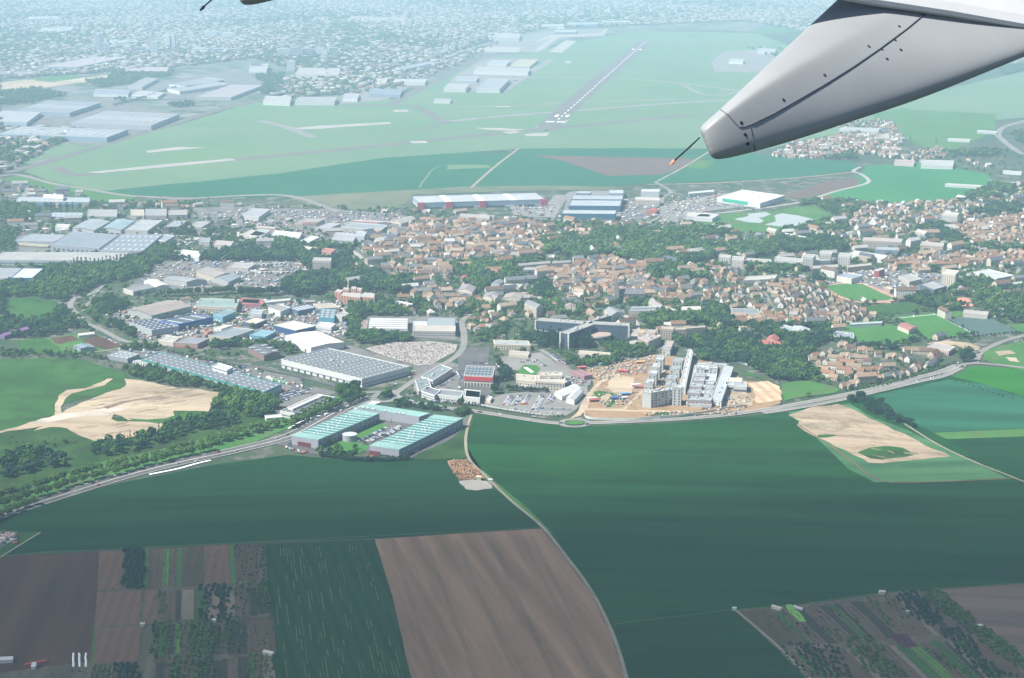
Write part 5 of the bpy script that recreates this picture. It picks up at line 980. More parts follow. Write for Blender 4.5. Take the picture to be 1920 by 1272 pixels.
# --- town blocks (name, zoom, A, B, C, h, wall, roof, label, extras)
BL = [
 ('apartment_block', 'M3', (1425, 1098), (1520, 1103), (1530, 1088), 15, (.55, .45, .36), (.5, .44, .38), 'left pinkish apartment block behind the hospital trees', dict(nwin=1)),
 ('apartment_block', 'M3', (1522, 1106), (1612, 1104), (1618, 1090), 14, (.55, .43, .34), (.48, .42, .37), 'middle pinkish apartment block behind the hospital trees', dict(nwin=1)),
 ('apartment_block', 'M3', (1622, 1098), (1755, 1088), (1757, 1076), 16, (.55, .47, .38), (.5, .44, .38), 'right pinkish apartment block behind the hospital trees', dict(nwin=1)),
 ('apartment_block', 'M3', (1255, 1160), (1335, 1195), (1408, 1145), 12, (.5, .42, .36), (.46, .4, .37), 'squat beige block right of the dark glass hospital', dict(nwin=1, plant_=3)),
 ('apartment_block', 'M3', (1310, 1125), (1385, 1130), (1395, 1110), 15, (.5, .42, .36), (.44, .38, .36), 'upper storey box behind the squat beige block', dict()),
 ('apartment_block', 'M3', (105, 852), (190, 882), (200, 850), 12, CR, (.33, .3, .3), 'cream block with dark hipped roof, left of the cream pair', dict(kind='gable', rise=3, nwin=1)),
 ('apartment_block', 'M3', (250, 872), (380, 880), (400, 848), 12, CR, (.4, .36, .34), 'wide cream block right of the dark roofed block', dict(kind='gable', rise=3, nwin=1)),
 ('apartment_block', 'M3', (410, 912), (500, 948), (552, 928), 14, CR, (.28, .29, .31), 'grey roofed cream block above the dark glass hospital', dict(kind='gable', rise=3.5, nwin=1)),
 ('villa', 'M3', (710, 938), (792, 942), (795, 922), 9, CR, (.34, .28, .26), 'cream villa with brown roof among the garden trees', dict(kind='gable', rise=3, nwin=1)),
 ('apartment_block', 'M3', (1003, 962), (1062, 1000), (1112, 965), 13, CR, (.36, .37, .38), 'tall cream end block behind the far glass arm', dict(kind='gable', rise=3, nwin=1)),
 ('apartment_block', 'M3', (1188, 972), (1380, 968), (1430, 946), 10, CR, (.3, .31, .33), 'long cream building with a row of pale dormers', dict(kind='gable', rise=4, nwin=1, sky=(12, 1, 1.6, 8))),
 ('apartment_block', 'M3', (1335, 900), (1420, 945), (1450, 930), 11, CR, (.36, .35, .34), 'slanting cream block above the dormer building', dict(kind='gable', rise=3, nwin=1)),
 ('apartment_block', 'M3', (1450, 945), (1535, 972), (1555, 965), 8, W_, (.45, .42, .4), 'narrow white block right of the slanting cream block', dict(kind='gable', rise=2)),
 ('apartment_block', 'M3', (365, 632), (600, 612), (615, 602), 9, (.55, .52, .48), (.4, .38, .36), 'long thin terrace block at the wood edge, left one', dict(kind='gable', rise=3, nwin=1)),
 ('apartment_block', 'M3', (615, 615), (755, 605), (765, 598), 9, (.55, .52, .48), (.4, .38, .36), 'long thin terrace block at the wood edge, right one', dict(kind='gable', rise=3)),
 ('school', 'M3', (400, 662), (580, 655), (590, 638), 8, (.5, .52, .55), (.45, .45, .44), 'white and grey school in front of the terrace blocks', dict(bands=[(3, 4.5, DG)])),
 ('apartment_block', 'M3', (160, 765), (225, 770), (260, 745), 10, (.5, .5, .5), (.3, .32, .34), 'dark roofed block left of the village wood', dict(kind='gable', rise=3)),
 ('apartment_block', 'M3', (235, 790), (370, 795), (400, 770), 9, CR, (.5, .46, .4), 'flat roofed cream shop building in the village', dict(nwin=1)),
 ('warehouse', 'M3', (1615, 262), (1790, 266), (1800, 238), 7, W_, (.6, .56, .5), 'cream roofed shed beside the roundabout near the pond', {}),
 ('apartment_block', 'M1', (1465, 930), (1760, 940), (1785, 882), 10, CR, (.28, .38, .36), 'long building with green grey roof and cream arches', dict(nwin=1)),
 ('warehouse', 'M1', (950, 957), (1130, 1002), (1430, 930), 9, (.40, .42, .4), (.36, .31, .28), 'wide brown ridged hall in the left industrial estate', dict(kind='gable', rise=3)),
 ('warehouse', 'M1', (960, 1052), (1130, 1110), (1332, 1080), 9, (.42, .46, .48), (.10, .12, .16), 'near black roofed hall with bright skylight domes', dict(sky=(6, 5, 4, 2.4), parapet=(.5, .52, .52))),
 ('warehouse', 'M1', (1192, 1042), (1332, 1066), (1590, 1012), 10, (.05, .13, .42), (.14, .16, .19), 'royal blue walled hall with three pale roof strips', dict(sky=(1, 3, 28, 3), bands=[(5, 6, (.08, .2, .5))])),
 ('warehouse', 'M1', (1590, 990), (1660, 1012), (1755, 972), 9, (.2, .42, .5), (.24, .33, .36), 'pale turquoise walled hall behind the royal blue hall', dict(bands=[(1, 8, (.18, .38, .46))])),
 ('office_building', 'M1', (1338, 1078), (1400, 1084), (1412, 1068), 5, (.6, .5, .32), (.55, .46, .3), 'small ochre office in front of the royal blue hall', dict(nwin=1)),
 ('warehouse', 'M1', (1785, 912), (1960, 918), (1965, 882), 6, (.45, .2, .2), (.5, .16, .16), 'low brick red roofed shed behind the poplars', {}),
 ('warehouse', 'M1', (1178, 1186), (1292, 1202), (1345, 1162), 6, (.6, .55, .48), (.45, .42, .38), 'small workshop with white rooflight bars, above the long warehouse', dict(sky=(2, 3, 9, 2))),
 ('warehouse', 'M1', (1300, 1202), (1472, 1212), (1560, 1172), 7, (.42, .3, .27), (.28, .31, .34), 'grey roofed workshop with painted reddish front wall', dict(bands=[(.5, 3, (.5, .22, .18))])),
 ('warehouse', 'M1', (1550, 1152), (1715, 1167), (1895, 1105), 8, (.58, .53, .44), (.28, .32, .35), 'grey roofed hall with cream front behind the hedge', dict(doors=3)),
 ('shed', 'M1', (1590, 1092), (1650, 1102), (1722, 1078), 5, W_, (.62, .57, .48), 'cream flat shed in the middle of a big yard', {}),
 ('shed', 'M1', (1520, 1122), (1545, 1130), (1580, 1110), 5, (.5, .25, .18), (.5, .2, .14), 'small orange red shed left of the grey roofed hall', {}),
 ('warehouse', 'M1', (80, 720), (240, 722), (325, 650), 10, (.03, .14, .38), (.62, .62, .6), 'white roofed hall with bright blue front wall at the left edge', dict(sky=(2, 1, 2, 60))),
 ('warehouse', 'M1', (-120, 722), (72, 724), (160, 650), 9, (.5, .5, .5), (.33, .35, .37), 'long grey hall left of the bright blue hall', {}),
 ('warehouse', 'M1', (-80, 588), (880, 592), (960, 532), 8, (.5, .55, .6), (.42, .41, .39), 'very long low pale shed behind the row of poplars', dict(bands=[(2, 4, (.2, .26, .34))], seam=12)),
 ('warehouse', 'M1', (380, 470), (740, 500), (880, 400), 10, (.35, .38, .42), (.27, .31, .35), 'left half of the big grey depot', dict(doors=10)),
 ('warehouse', 'M1', (745, 518), (1062, 522), (1210, 398), 11, (.42, .42, .44), (.27, .31, .35), 'right half of the big grey depot with skylight dashes', dict(sky=(7, 4, 3, 12), bands=[(1, 4, (.35, .12, .14))])),
 ('warehouse', 'M1', (100, 442), (400, 450), (520, 402), 8, (.4, .42, .45), (.34, .37, .4), 'grey canopy hall left of the big grey depot', {}),
 ('office_building', 'M1', (1155, 435), (1230, 448), (1302, 408), 9, (.6, .62, .62), (.33, .36, .38), 'white walled office at the right end of the big grey depot', dict(bands=[(2, 3.5, DG), (5.5, 7, DG)])),
 ('warehouse', 'M1', (120, 152), (665, 157), (668, 122), 9, (.35, .42, .5), (.42, .46, .48), 'long far hall with a white pyramid on its roof', dict(bands=[(1, 5, (.15, .25, .4))])),
 ('roof_pyramid', 'M1', (325, 128), (470, 132), (473, 108), 13, W_, (.72, .71, .66), 'white pyramid roof on the long far hall', dict(kind='gable', rise=5)),
 ('warehouse', 'M1', (370, 266), (610, 268), (618, 236), 7, (.4, .45, .5), (.36, .42, .45), 'grey hall in the back row, first from the left', dict(sky=(6, 2, 3, 8))),
 ('warehouse', 'M1', (650, 262), (870, 264), (872, 212), 8, (.42, .42, .42), (.38, .38, .37), 'grey hall in the back row, second from the left', {}),
 ('warehouse', 'M1', (975, 256), (1075, 257), (1070, 212), 8, (.55, .5, .42), (.52, .46, .38), 'beige hall in the back row beside a dark one', {}),
 ('warehouse', 'M1', (1080, 256), (1240, 257), (1240, 208), 8, (.4, .36, .34), (.36, .36, .36), 'dark hall in the back row right of the beige one', {}),
 ('warehouse', 'M1', (1255, 254), (1395, 250), (1395, 212), 8, (.42, .4, .38), (.40, .38, .36), 'rightmost hall of the back row', {}),
 ('warehouse', 'M1', (540, 348), (700, 368), (820, 300), 8, (.45, .45, .45), (.34, .38, .4), 'grey ridged hall in the second row, leftmost', dict(kind='gable', rise=2)),
 ('warehouse', 'M1', (770, 348), (900, 366), (1000, 298), 8, (.4, .42, .44), (.3, .38, .43), 'bluish hall in the second row', dict(kind='gable', rise=2)),
 ('warehouse', 'M1', (930, 362), (1100, 368), (1212, 292), 8, (.5, .48, .44), (.40, .42, .42), 'wide ribbed hall in the second row', dict(sky=(3, 4, 10, 2))),
 ('warehouse', 'M1', (1222, 342), (1332, 338), (1400, 292), 8, (.4, .3, .28), (.33, .37, .4), 'hall with skylight spots in the second row', dict(sky=(3, 3, 4, 3))),
 ('warehouse', 'M1', (1390, 342), (1500, 346), (1572, 302), 8, (.42, .38, .36), (.37, .38, .38), 'rightmost hall of the second row', {}),
 ('office_building', 'M1', (410, 342), (510, 346), (522, 322), 8, W_, (.58, .56, .52), 'small white office in the second row', {}),
 ('warehouse', 'M1', (1330, 546), (1482, 564), (1490, 526), 8, W_, (.7, .67, .6), 'bright cream roofed hall left of the wooded belt', {}),
 ('warehouse', 'M1', (1220, 728), (1390, 752), (1540, 736), 8, (.45, .45, .46), (.33, .35, .36), 'gabled hall with pale roof edge, front of the gabled cluster', dict(kind='gable', rise=3)),
 ('warehouse', 'M1', (1462, 672), (1600, 716), (1765, 690), 9, (.5, .45, .38), (.36, .32, .3), 'big brown gabled hall in the gabled cluster', dict(kind='gable', rise=4)),
 ('warehouse', 'M1', (1592, 722), (1700, 752), (1795, 712), 8, (.42, .42, .42), (.3, .33, .36), 'grey gabled hall right of the big brown one', dict(kind='gable', rise=3)),
 ('warehouse', 'M1', (1072, 746), (1160, 790), (1262, 776), 7, W_, (.66, .64, .58), 'curved white roofed store in front of the gabled cluster', dict(kind='arch', rise=2)),
 ('warehouse', 'M1', (920, 800), (992, 822), (1185, 785), 7, (.6, .58, .54), (.28, .29, .3), 'low dark roofed store beside the curved white one', {}),
 ('warehouse', 'M1', (1690, 640), (1850, 650), (1908, 615), 7, (.5, .48, .45), (.42, .41, .4), 'pale low hall right of the gabled cluster', {}),
 ('warehouse', 'M1', (1480, 450), (1560, 455), (1570, 425), 7, (.4, .4, .4), (.33, .34, .34), 'small grey hall above the bright cream hall', {}),
 ('warehouse', 'M1', (1590, 470), (1720, 480), (1740, 450), 6, (.5, .46, .42), (.48, .45, .4), 'low pale hall right of the small grey hall', {}),
 ('warehouse', 'M1', (1780, 395), (1900, 420), (1990, 385), 8, (.5, .46, .4), (.5, .47, .42), 'pale hall with tree covered corner', {}),
 ('warehouse', 'M2', (60, 1047), (150, 1067), (240, 1032), 7, (.1, .12, .16), (.66, .6, .5), 'cream roofed hall with dark walls in the middle estate', {}),
 ('warehouse', 'M2', (250, 942), (340, 972), (415, 942), 9, W_, (.34, .33, .31), 'hall with white front wall and dark door', dict(doors=1)),
 ('warehouse', 'M2', (412, 942), (472, 967), (605, 942), 8, (.1, .14, .22), (.30, .33, .36), 'dark walled hall with pale roof stripes', dict(sky=(1, 5, 24, 1.6))),
 ('warehouse', 'M2', (585, 912), (640, 947), (780, 942), 7, (.5, .46, .4), (.50, .44, .37), 'long cream brown roofed hall behind the dark walled one', {}),
 ('warehouse', 'M2', (628, 1012), (742, 1022), (755, 958), 8, (.1, .3, .4), (.2, .25, .28), 'solar panelled hall with teal front', dict(sky=(3, 4, 3, 5))),
 ('warehouse', 'M2', (750, 992), (800, 1012), (818, 972), 8, (.5, .48, .45), (.42, .42, .42), 'small grey store right of the solar hall', {}),
 ('warehouse', 'M2', (110, 982), (200, 992), (212, 962), 7, (.45, .48, .5), (.4, .43, .45), 'small flat office in the middle estate', dict(nwin=1)),
 ('warehouse', 'M2', (200, 908), (410, 888), (416, 872), 5, W_, (.66, .64, .58), 'thin white roofed depot behind the middle estate', {}),
 ('warehouse', 'M2', (50, 905), (180, 915), (190, 880), 6, (.4, .2, .2), (.46, .16, .17), 'dark red roofed store in the middle estate', {}),
 ('warehouse', 'M2', (110, 1145), (230, 1160), (310, 1120), 6, (.15, .32, .42), (.25, .42, .48), 'light blue roofed store in front of the cream roofed hall', {}),
 ('apartment_block', 'M2', (580, 592), (715, 596), (722, 572), 22, (.5, .46, .42), (.45, .42, .4), 'tall grey tower block half hidden by trees', dict(nwin=1)),
 ('warehouse', 'M2', (795, 342), (1090, 366), (1142, 328), 8, (.55, .5, .45), (.33, .36, .38), 'long flat hall with white edge near the village', dict(parapet=(.7, .69, .65), nwin=1)),
 ('factory', 'M2', (722, 428), (885, 442), (912, 395), 12, (.55, .53, .52), (.4, .42, .44), 'tall white factory with dark window band', dict(bands=[(3, 5, DG), (8, 9.5, DG)])),
 ('factory', 'M2', (885, 402), (965, 412), (972, 376), 15, (.42, .46, .5), (.45, .47, .48), 'grey block right of the tall white factory', {}),
 ('factory', 'M2', (445, 312), (600, 314), (672, 282), 10, (.58, .52, .4), (.38, .36, .35), 'cream walled factory with windows behind trees', dict(nwin=1)),
 ('warehouse', 'M2', (275, 397), (482, 418), (502, 386), 7, W_, (.64, .62, .58), 'wide white roofed hall in the back of the estate', {}),
 ('warehouse', 'M2', (110, 402), (200, 412), (262, 366), 8, (.6, .58, .55), (.35, .45, .45), 'green grey roofed hall left of the wide white one', {}),
 ('warehouse', 'M2', (490, 508), (582, 522), (607, 497), 6, (.5, .45, .36), (.7, .65, .5), 'yellowish roofed shed above the tower block', {}),
 ('warehouse', 'M2', (640, 522), (722, 532), (752, 507), 7, (.5, .32, .26), (.5, .2, .16), 'orange red roofed hall above the tower block', {}),
 ('warehouse', 'M2', (40, 257), (180, 267), (262, 212), 8, (.62, .61, .58), (.4, .41, .42), 'grey roofed hall with white front near the far ramp', {}),
 ('warehouse', 'M2', (490, 442), (552, 456), (602, 412), 7, W_, (.62, .6, .56), 'white roofed shop behind the tower block', {}),
 ('warehouse', 'M2', (150, 347), (320, 357), (332, 342), 6, (.4, .3, .28), (.5, .47, .43), 'thin pale hall in the back of the estate', {}),
 ('warehouse', 'M2', (600, 345), (700, 352), (790, 318), 7, (.5, .48, .45), (.40, .42, .44), 'grey hall left of the long flat hall', {}),
 ('warehouse', 'M2', (870, 295), (1180, 312), (1200, 302), 7, (.45, .3, .3), (.55, .5, .46), 'thin hall with reddish wall behind the long flat hall', {}),
 ('apartment_block', 'M2', (1180, 300), (1240, 318), (1300, 265), 11, CR, (.42, .38, .36), 'cream block beside the cypress at the village edge', dict(kind='gable', rise=3, nwin=1)),
 ('apartment_block', 'M2', (1680, 265), (1900, 280), (1900, 255), 9, CR, (.42, .38, .37), 'long cream terrace at the north edge of the village', dict(kind='gable', rise=3, nwin=1)),
 ('apartment_block', 'M2', (1665, 812), (1770, 830), (1798, 790), 11, CR, (.34, .31, .31), 'cream corner block with hipped dark roof, end of the village street', dict(kind='gable', rise=3.5, nwin=1)),
 ('apartment_block', 'M2', (1850, 862), (1920, 880), (1940, 838), 12, CR, (.34, .31, .31), 'cream block at the right end of the village street', dict(kind='gable', rise=3, nwin=1)),
 ('pavilion', 'M2', (1680, 728), (1735, 733), (1750, 712), 6, (.45, .4, .35), (.46, .14, .13), 'red roofed pavilion in the park trees', dict(kind='gable', rise=3)),
 ('school', 'M2', (1185, 905), (1300, 930), (1330, 915), 6, W_, (.55, .53, .5), 'white roofed low school near the brick apartments', {}),
 ('warehouse', 'T2', (655, 1160), (600, 1158), (598, 1150), 4, W_, W_, 'small white gatehouse in front of the logistics hall', {}),
 ('warehouse', 'T2', (1292, 1122), (1580, 1124), (1587, 1100), 12, (.05, .16, .24), (.42, .46, .48), 'back bar of the navy fronted office complex', {}),
 ('warehouse', 'T2', (1280, 1158), (1568, 1160), (1577, 1128), 12, (.05, .16, .24), (.44, .48, .5), 'middle bar of the navy fronted office complex', {}),
 ('warehouse', 'T2', (1238, 1202), (1540, 1205), (1548, 1184), 13, (.05, .16, .24), (.48, .5, .5), 'front bar of the navy fronted office complex', dict(bands=[(0.2, 2.5, (.35, .2, .22))])),
 ('warehouse', 'T2', (1320, 1088), (1400, 1088), (1406, 1076), 9, (.3, .36, .4), (.45, .48, .5), 'small left block behind the navy office complex', {}),
 ('warehouse', 'T2', (1505, 1088), (1585, 1088), (1587, 1070), 10, (.42, .46, .5), (.5, .53, .55), 'small right block behind the navy office complex', {}),
 ('warehouse', 'T2', (1685, 1078), (1788, 1079), (1792, 1066), 12, (.62, .64, .66), (.6, .62, .62), 'square white block beyond the navy office complex', {}),
 ('hotel', 'T2', (1655, 1122), (1790, 1127), (1790, 1114), 12, (.62, .57, .48), (.6, .56, .5), 'long cream hotel block beyond the navy office complex', dict(nwin=1)),
 ('restaurant', 'T2', (1715, 1190), (1770, 1192), (1785, 1180), 6, (.5, .2, .18), (.55, .15, .13), 'bright red roofed restaurant by the access road', dict(kind='gable', rise=3)),
 ('store', 'M4', (78, 95), (335, 132), (480, 86), 10, W_, (.72, .69, .62), 'large cream roofed store with a green sign wall', dict(plant_=3)),
 ('store', 'M4', (-90, 75), (60, 62), (95, 48), 7, W_, (.68, .68, .64), 'long white canopy left of the green fronted store', {}),
 ('warehouse', 'M4', (-60, 215), (50, 222), (90, 200), 7, W_, (.55, .54, .5), 'pale store between car parks near the pond', {}),
 ('warehouse', 'M4', (435, 318), (612, 352), (636, 338), 7, W_, (.7, .7, .66), 'long white roofed shed below the pond', {}),
 ('apartment_tower', 'M4', (590, 452), (652, 455), (668, 438), 28, W_, (.6, .6, .56), 'white tower block, left one of the tall pair', dict(nwin=1)),
 ('apartment_tower', 'M4', (690, 432), (760, 435), (766, 420), 28, W_, (.6, .6, .56), 'white tower block, right one of the tall pair', dict(nwin=1)),
 ('apartment_block', 'M4', (420, 470), (585, 482), (592, 462), 15, W_, (.62, .61, .57), 'long white stepped block left of the tall pair', dict(nwin=1)),
 ('apartment_block', 'M4', (640, 478), (755, 472), (762, 452), 16, W_, (.62, .61, .57), 'white block in front of the tall pair', dict(nwin=1)),
 ('apartment_tower', 'M4', (800, 442), (872, 448), (880, 432), 24, W_, (.6, .6, .56), 'free standing white tower right of the tall pair', dict(nwin=1)),
 ('apartment_block', 'M4', (165, 466), (236, 472), (240, 452), 18, W_, (.6, .6, .56), 'white cube block at the wood edge', dict(nwin=1)),
 ('apartment_block', 'M4', (88, 450), (158, 456), (162, 442), 13, W_, (.6, .6, .56), 'smaller white block at the wood edge', dict(nwin=1)),
 ('apartment_block', 'M4', (250, 476), (398, 486), (402, 468), 10, W_, (.6, .6, .56), 'low white block behind the garden trees', dict(nwin=1)),
 ('school', 'M4', (645, 522), (800, 512), (798, 495), 12, (.6, .35, .22), (.42, .46, .46), 'school with orange end walls and grey roof', dict(bands=[(3, 5, (.1, .3, .3)), (8, 9.5, (.1, .3, .3))])),
 ('school', 'M4', (858, 515), (1000, 500), (1005, 486), 8, (.55, .38, .25), (.5, .5, .46), 'smaller orange and white school wing', {}),
 ('sports_hall', 'M4', (792, 566), (880, 582), (946, 562), 9, (.66, .64, .58), (.34, .38, .42), 'grey roofed sports hall above the running track', {}),
 ('office_building', 'M4', (1015, 530), (1042, 533), (1078, 522), 12, (.66, .64, .6), (.66, .65, .62), 'white cube block with dark red side wall', dict(bands=[(1, 11, (.4, .08, .08))])),
 ('apartment_tower', 'M4', (1420, 545), (1500, 555), (1522, 535), 22, (.66, .62, .5), (.58, .56, .5), 'cream tower block in the right part of town', dict(nwin=1)),
 ('school', 'M4', (1588, 543), (1745, 582), (1850, 562), 8, (.6, .6, .58), (.55, .56, .54), 'wide white flat roofed school at the right edge', dict(bands=[(2, 3.5, DG)])),
 ('school', 'M4', (1160, 565), (1225, 600), (1290, 580), 8, (.5, .46, .42), (.42, .42, .42), 'grey school wing beside dark conifers', {}),
 ('sports_hall', 'M4', (1290, 615), (1372, 648), (1446, 626), 9, (.1, .13, .16), (.40, .40, .39), 'dark walled hall above the clay courts', {}),
 ('apartment_block', 'M4', (945, 352), (1178, 362), (1182, 345), 15, (.55, .47, .42), (.5, .45, .42), 'long pinkish apartment slab in the right part of town', dict(nwin=1)),
 ('apartment_block', 'M4', (1290, 378), (1425, 388), (1432, 370), 14, (.55, .47, .42), (.48, .43, .4), 'shorter pinkish slab to the right of the long one', dict(nwin=1)),
 ('apartment_block', 'M4', (1420, 196), (1512, 204), (1522, 190), 16, (.62, .58, .52), (.56, .53, .5), 'cream block beside the far right wood', dict(nwin=1)),
 ('office_building', 'M4', (1022, 408), (1152, 412), (1156, 395), 10, (.25, .3, .36), (.4, .44, .46), 'dark grey office behind the school', {}),
 ('school', 'M4', (870, 430), (1072, 462), (1096, 445), 8, (.66, .64, .6), (.64, .63, .6), 'wide white school right of the free standing tower', {}),
 ('school', 'M4', (235, 592), (420, 582), (442, 558), 7, (.58, .55, .5), (.55, .54, .5), 'low pale school beside the row estate', dict(nwin=1)),
 ('clubhouse', 'M4', (1155, 862), (1222, 890), (1252, 862), 6, (.64, .58, .46), (.42, .2, .18), 'long cream clubhouse with red brown roof between the pitches', dict(kind='gable', rise=2)),
 ('depot', 'M4', (775, 922), (895, 936), (890, 905), 6, (.45, .48, .5), (.30, .33, .37), 'grey roofed depot left of the near pitch', dict(plant_=3)),
 ('depot', 'M4', (435, 880), (522, 905), (565, 880), 6, (.5, .52, .54), (.42, .46, .5), 'grey metal roofed hall among trees, left of a pair', {}),
 ('depot', 'M4', (525, 890), (625, 908), (632, 880), 6, (.5, .52, .54), (.5, .53, .55), 'grey metal roofed hall among trees, right of a pair', dict(kind='gable', rise=2)),
 ('farmhouse', 'M4', (335, 975), (462, 985), (445, 955), 5, (.45, .3, .25), (.46, .15, .13), 'wide red tiled farm building in the wood, lower one', dict(kind='gable', rise=3)),
 ('farmhouse', 'M4', (368, 945), (432, 958), (452, 935), 6, (.45, .3, .25), (.5, .17, .15), 'steeper red tiled farm building in the wood, upper one', dict(kind='gable', rise=4)),
 ('row_building', 'M4', (170, 788), (335, 792), (322, 762), 8, (.62, .56, .46), (.26, .3, .31), 'flat dark roofed block at the corner of the row estate', dict(nwin=1)),
 ('school', 'M4', (1330, 985), (1460, 1016), (1500, 988), 6, (.5, .38, .34), (.46, .42, .4), 'pinkish flat building by the sandy crescent', dict(nwin=1)),
 ('clubhouse', 'M4', (1545, 788), (1690, 800), (1702, 778), 6, (.55, .5, .44), (.45, .42, .4), 'long grey clubhouse by the right hand pitches', dict(kind='gable', rise=2)),
 ('pavilion', 'M4', (1070, 632), (1110, 648), (1132, 640), 6, (.4, .3, .25), (.62, .55, .4), 'small grandstand beside the running track', {}),
 ('greenhouse', 'M4', (870, 855), (1060, 845), (1065, 835), 5, (.5, .55, .55), (.55, .62, .6), 'thin pale glasshouse between estate and pitch', {}),
]
for nm, z, A, B, C, h, wc, rc, lb, kw in BL:
    if 'apartment' in nm and z == 'M4' and wc == W_: h *= .8; wc = (.56, .55, .52); rc = (.46, .45, .42)
    e, P, pt, an, ro, hh = shed(nm, z, A, B, C, h, wc, rc, lb, nm.replace('_', ' '), **kw)
    if nm == 'store' and 'green sign' in lb:
        q = pt(.42, 0, 0); MB().box((q.x, q.y - .3, 3), (62, .6, 6.6), an).build('sign_wall', wallm((.04, .42, .26)), e)
# brick apartments stepped
e = empty('brick_apartments', G('M2', 890, 880)); tag(e, 'stepped orange brick apartment complex with grey roof boxes', 'apartment complex'); o = e.location
for A, B, C, h in (((790, 852), (935, 872), (962, 832), 12), ((937, 862), (1042, 872), (1046, 838), 12), ((745, 823), (792, 832), (802, 812), 13), ((806, 806), (850, 810), (856, 797), 17), ((866, 802), (905, 806), (911, 790), 18), ((910, 810), (945, 814), (950, 798), 17)):
    P = [p - o for p in roofpoly('M2', A, B, C, h)]; mark([p + o for p in P], 3); mb = MB(); mb.prism(P, 0, h, 0); mb.build('block', wallm((.52, .27, .2)), e); mb = MB(); mb.prism([p * 1.0 + (sum(P, Vector()) / 4 - p) * .06 for p in P], h, h + .5); mb.build('roof', wallm((.48, .45, .43)), e)
    u = P[1] - P[0]; n = max(2, int(u.length / 5)); an = math.atan2(u.y, u.x); m2 = MB()
    for k in range(n):
        for f in range(int(h / 3)): q = P[0] + u * (k + .5) / n; m2.box((q.x, q.y - .05, 1 + 3 * f), (1.8, .4, 1.5), an)
    m2.build('window_row', WIN, e)
# logistics hall with red pillars
e, P, pt, an, ro, h = shed('logistics_hall', 'T2', (440, 1142), (1145, 1122), (1092, 1086), 13, (.30, .38, .45), (.50, .52, .53), 'very long far logistics hall with red corner towers', 'logistics hall', bands=[(.3, 4.5, (.62, .62, .6))], seam=10)
for t in (.01, .235, .5, .99): q = pt(t, 0, 0); MB().box((q.x, q.y, 0), (13, 5, 13.6), an).build('red_tower', wallm((.6, .1, .14)), e)
for t in (.235, .5, .75):
    for dx in (-.012, .012): a = pt(t + dx, .02, h + .05); b_ = pt(t + dx, .98, h + .05); d = (b_ - a).normalized(); n = Vector((-d.y, d.x, 0)) * 3; q = MB(); q.face([a - n, a + n, b_ + n, b_ - n]); q.build('roof_strip', white_p, e)
m2 = MB()
for i in range(46):
    if i % 12 > 7: continue
    q = pt(.03 + .94 * i / 46, 0, 0); m2.box((q.x, q.y - .2, .5), (4, .9, 3.6), an)
m2.build('dock_door_row', wallm((.06, .08, .12)), e)
# church
ch = empty('church', G('M3', 1097, 893)); st = wallm((.36, .33, .32)); sl = wallm((.2, .2, .22)); tag(ch, 'grey stone church with tall pointed spire rising from the old village', 'church')
MB().box((0, 0, 0), (7, 7, 20)).build('tower', st, ch); MB().box((0, 0, 20), (7.4, 7.4, 15), 0, 0, (.03, .03)).build('spire', sl, ch); nv_ = MB().box((22, 6, 0), (38, 12, 11)).build('nave', st, ch); rr = MB()
for s in (-1, 1): rr.face([(3, 6 - s * 6.6, 10.6), (41.5, 6 - s * 6.6, 10.6), (41.5, 6, 18), (3, 6, 18)])
rr.face([(41, 0, 11), (41, 12, 11), (41, 6, 17.8)], 1); rr.build('roof', [sl, st], ch); wr = MB()
for k in range(6): wr.box((8 + k * 6, -.05, 4), (1.5, .3, 5))
wr.build('window_row', WIN, ch)
# trucks along the long warehouse and in the depots
def trucks(z, a, b, n, label, rot=90, cols=((.7, .7, .68),), L=12):
    A = G(z, *a); B = G(z, *b); d = B - A; an = math.atan2(d.y, d.x)
    for i in range(n):
        e = empty('truck', A.lerp(B, (i + .5) / n), an + R(rot)); truck_parts(e, wallm(random.choice(cols)), L); e['category'] = 'truck'; e['group'] = 'trucks ' + label; e['label'] = f"box truck {label}, {ordinal(i + 1)} from the left"
trucks('L1', (1010, 322), (1470, 440), 26, 'docked along the very long warehouse'); trucks('L1', (1830, 545), (1960, 575), 5, 'at the near end of the very long warehouse')
trucks('M1', (200, 450), (370, 462), 11, 'in the upper line beside the grey depot', 90, ((.7, .6, .4), (.72, .7, .65))); trucks('M1', (140, 480), (370, 495), 14, 'in the lower line beside the grey depot', 90, ((.72, .64, .45), (.74, .72, .68)))
trucks('M1', (400, 508), (740, 518), 16, 'docked at the grey depot', 90, ((.65, .55, .35), (.7, .7, .7), (.6, .64, .7)))
trucks('L2', (75, 600), (240, 645), 3, 'parked behind the depot beside the trees', 0, ((.15, .4, .2), (.68, .68, .66)), 13); trucks('M2', (100, 640), (400, 620), 9, 'in the far trailer yard', 30); trucks('M2', (200, 690), (420, 690), 7, 'in the near trailer yard', 30, ((.6, .57, .45), (.7, .7, .68)))
trucks('M2', (40, 660), (180, 690), 5, 'at the left of the trailer yard', 30)
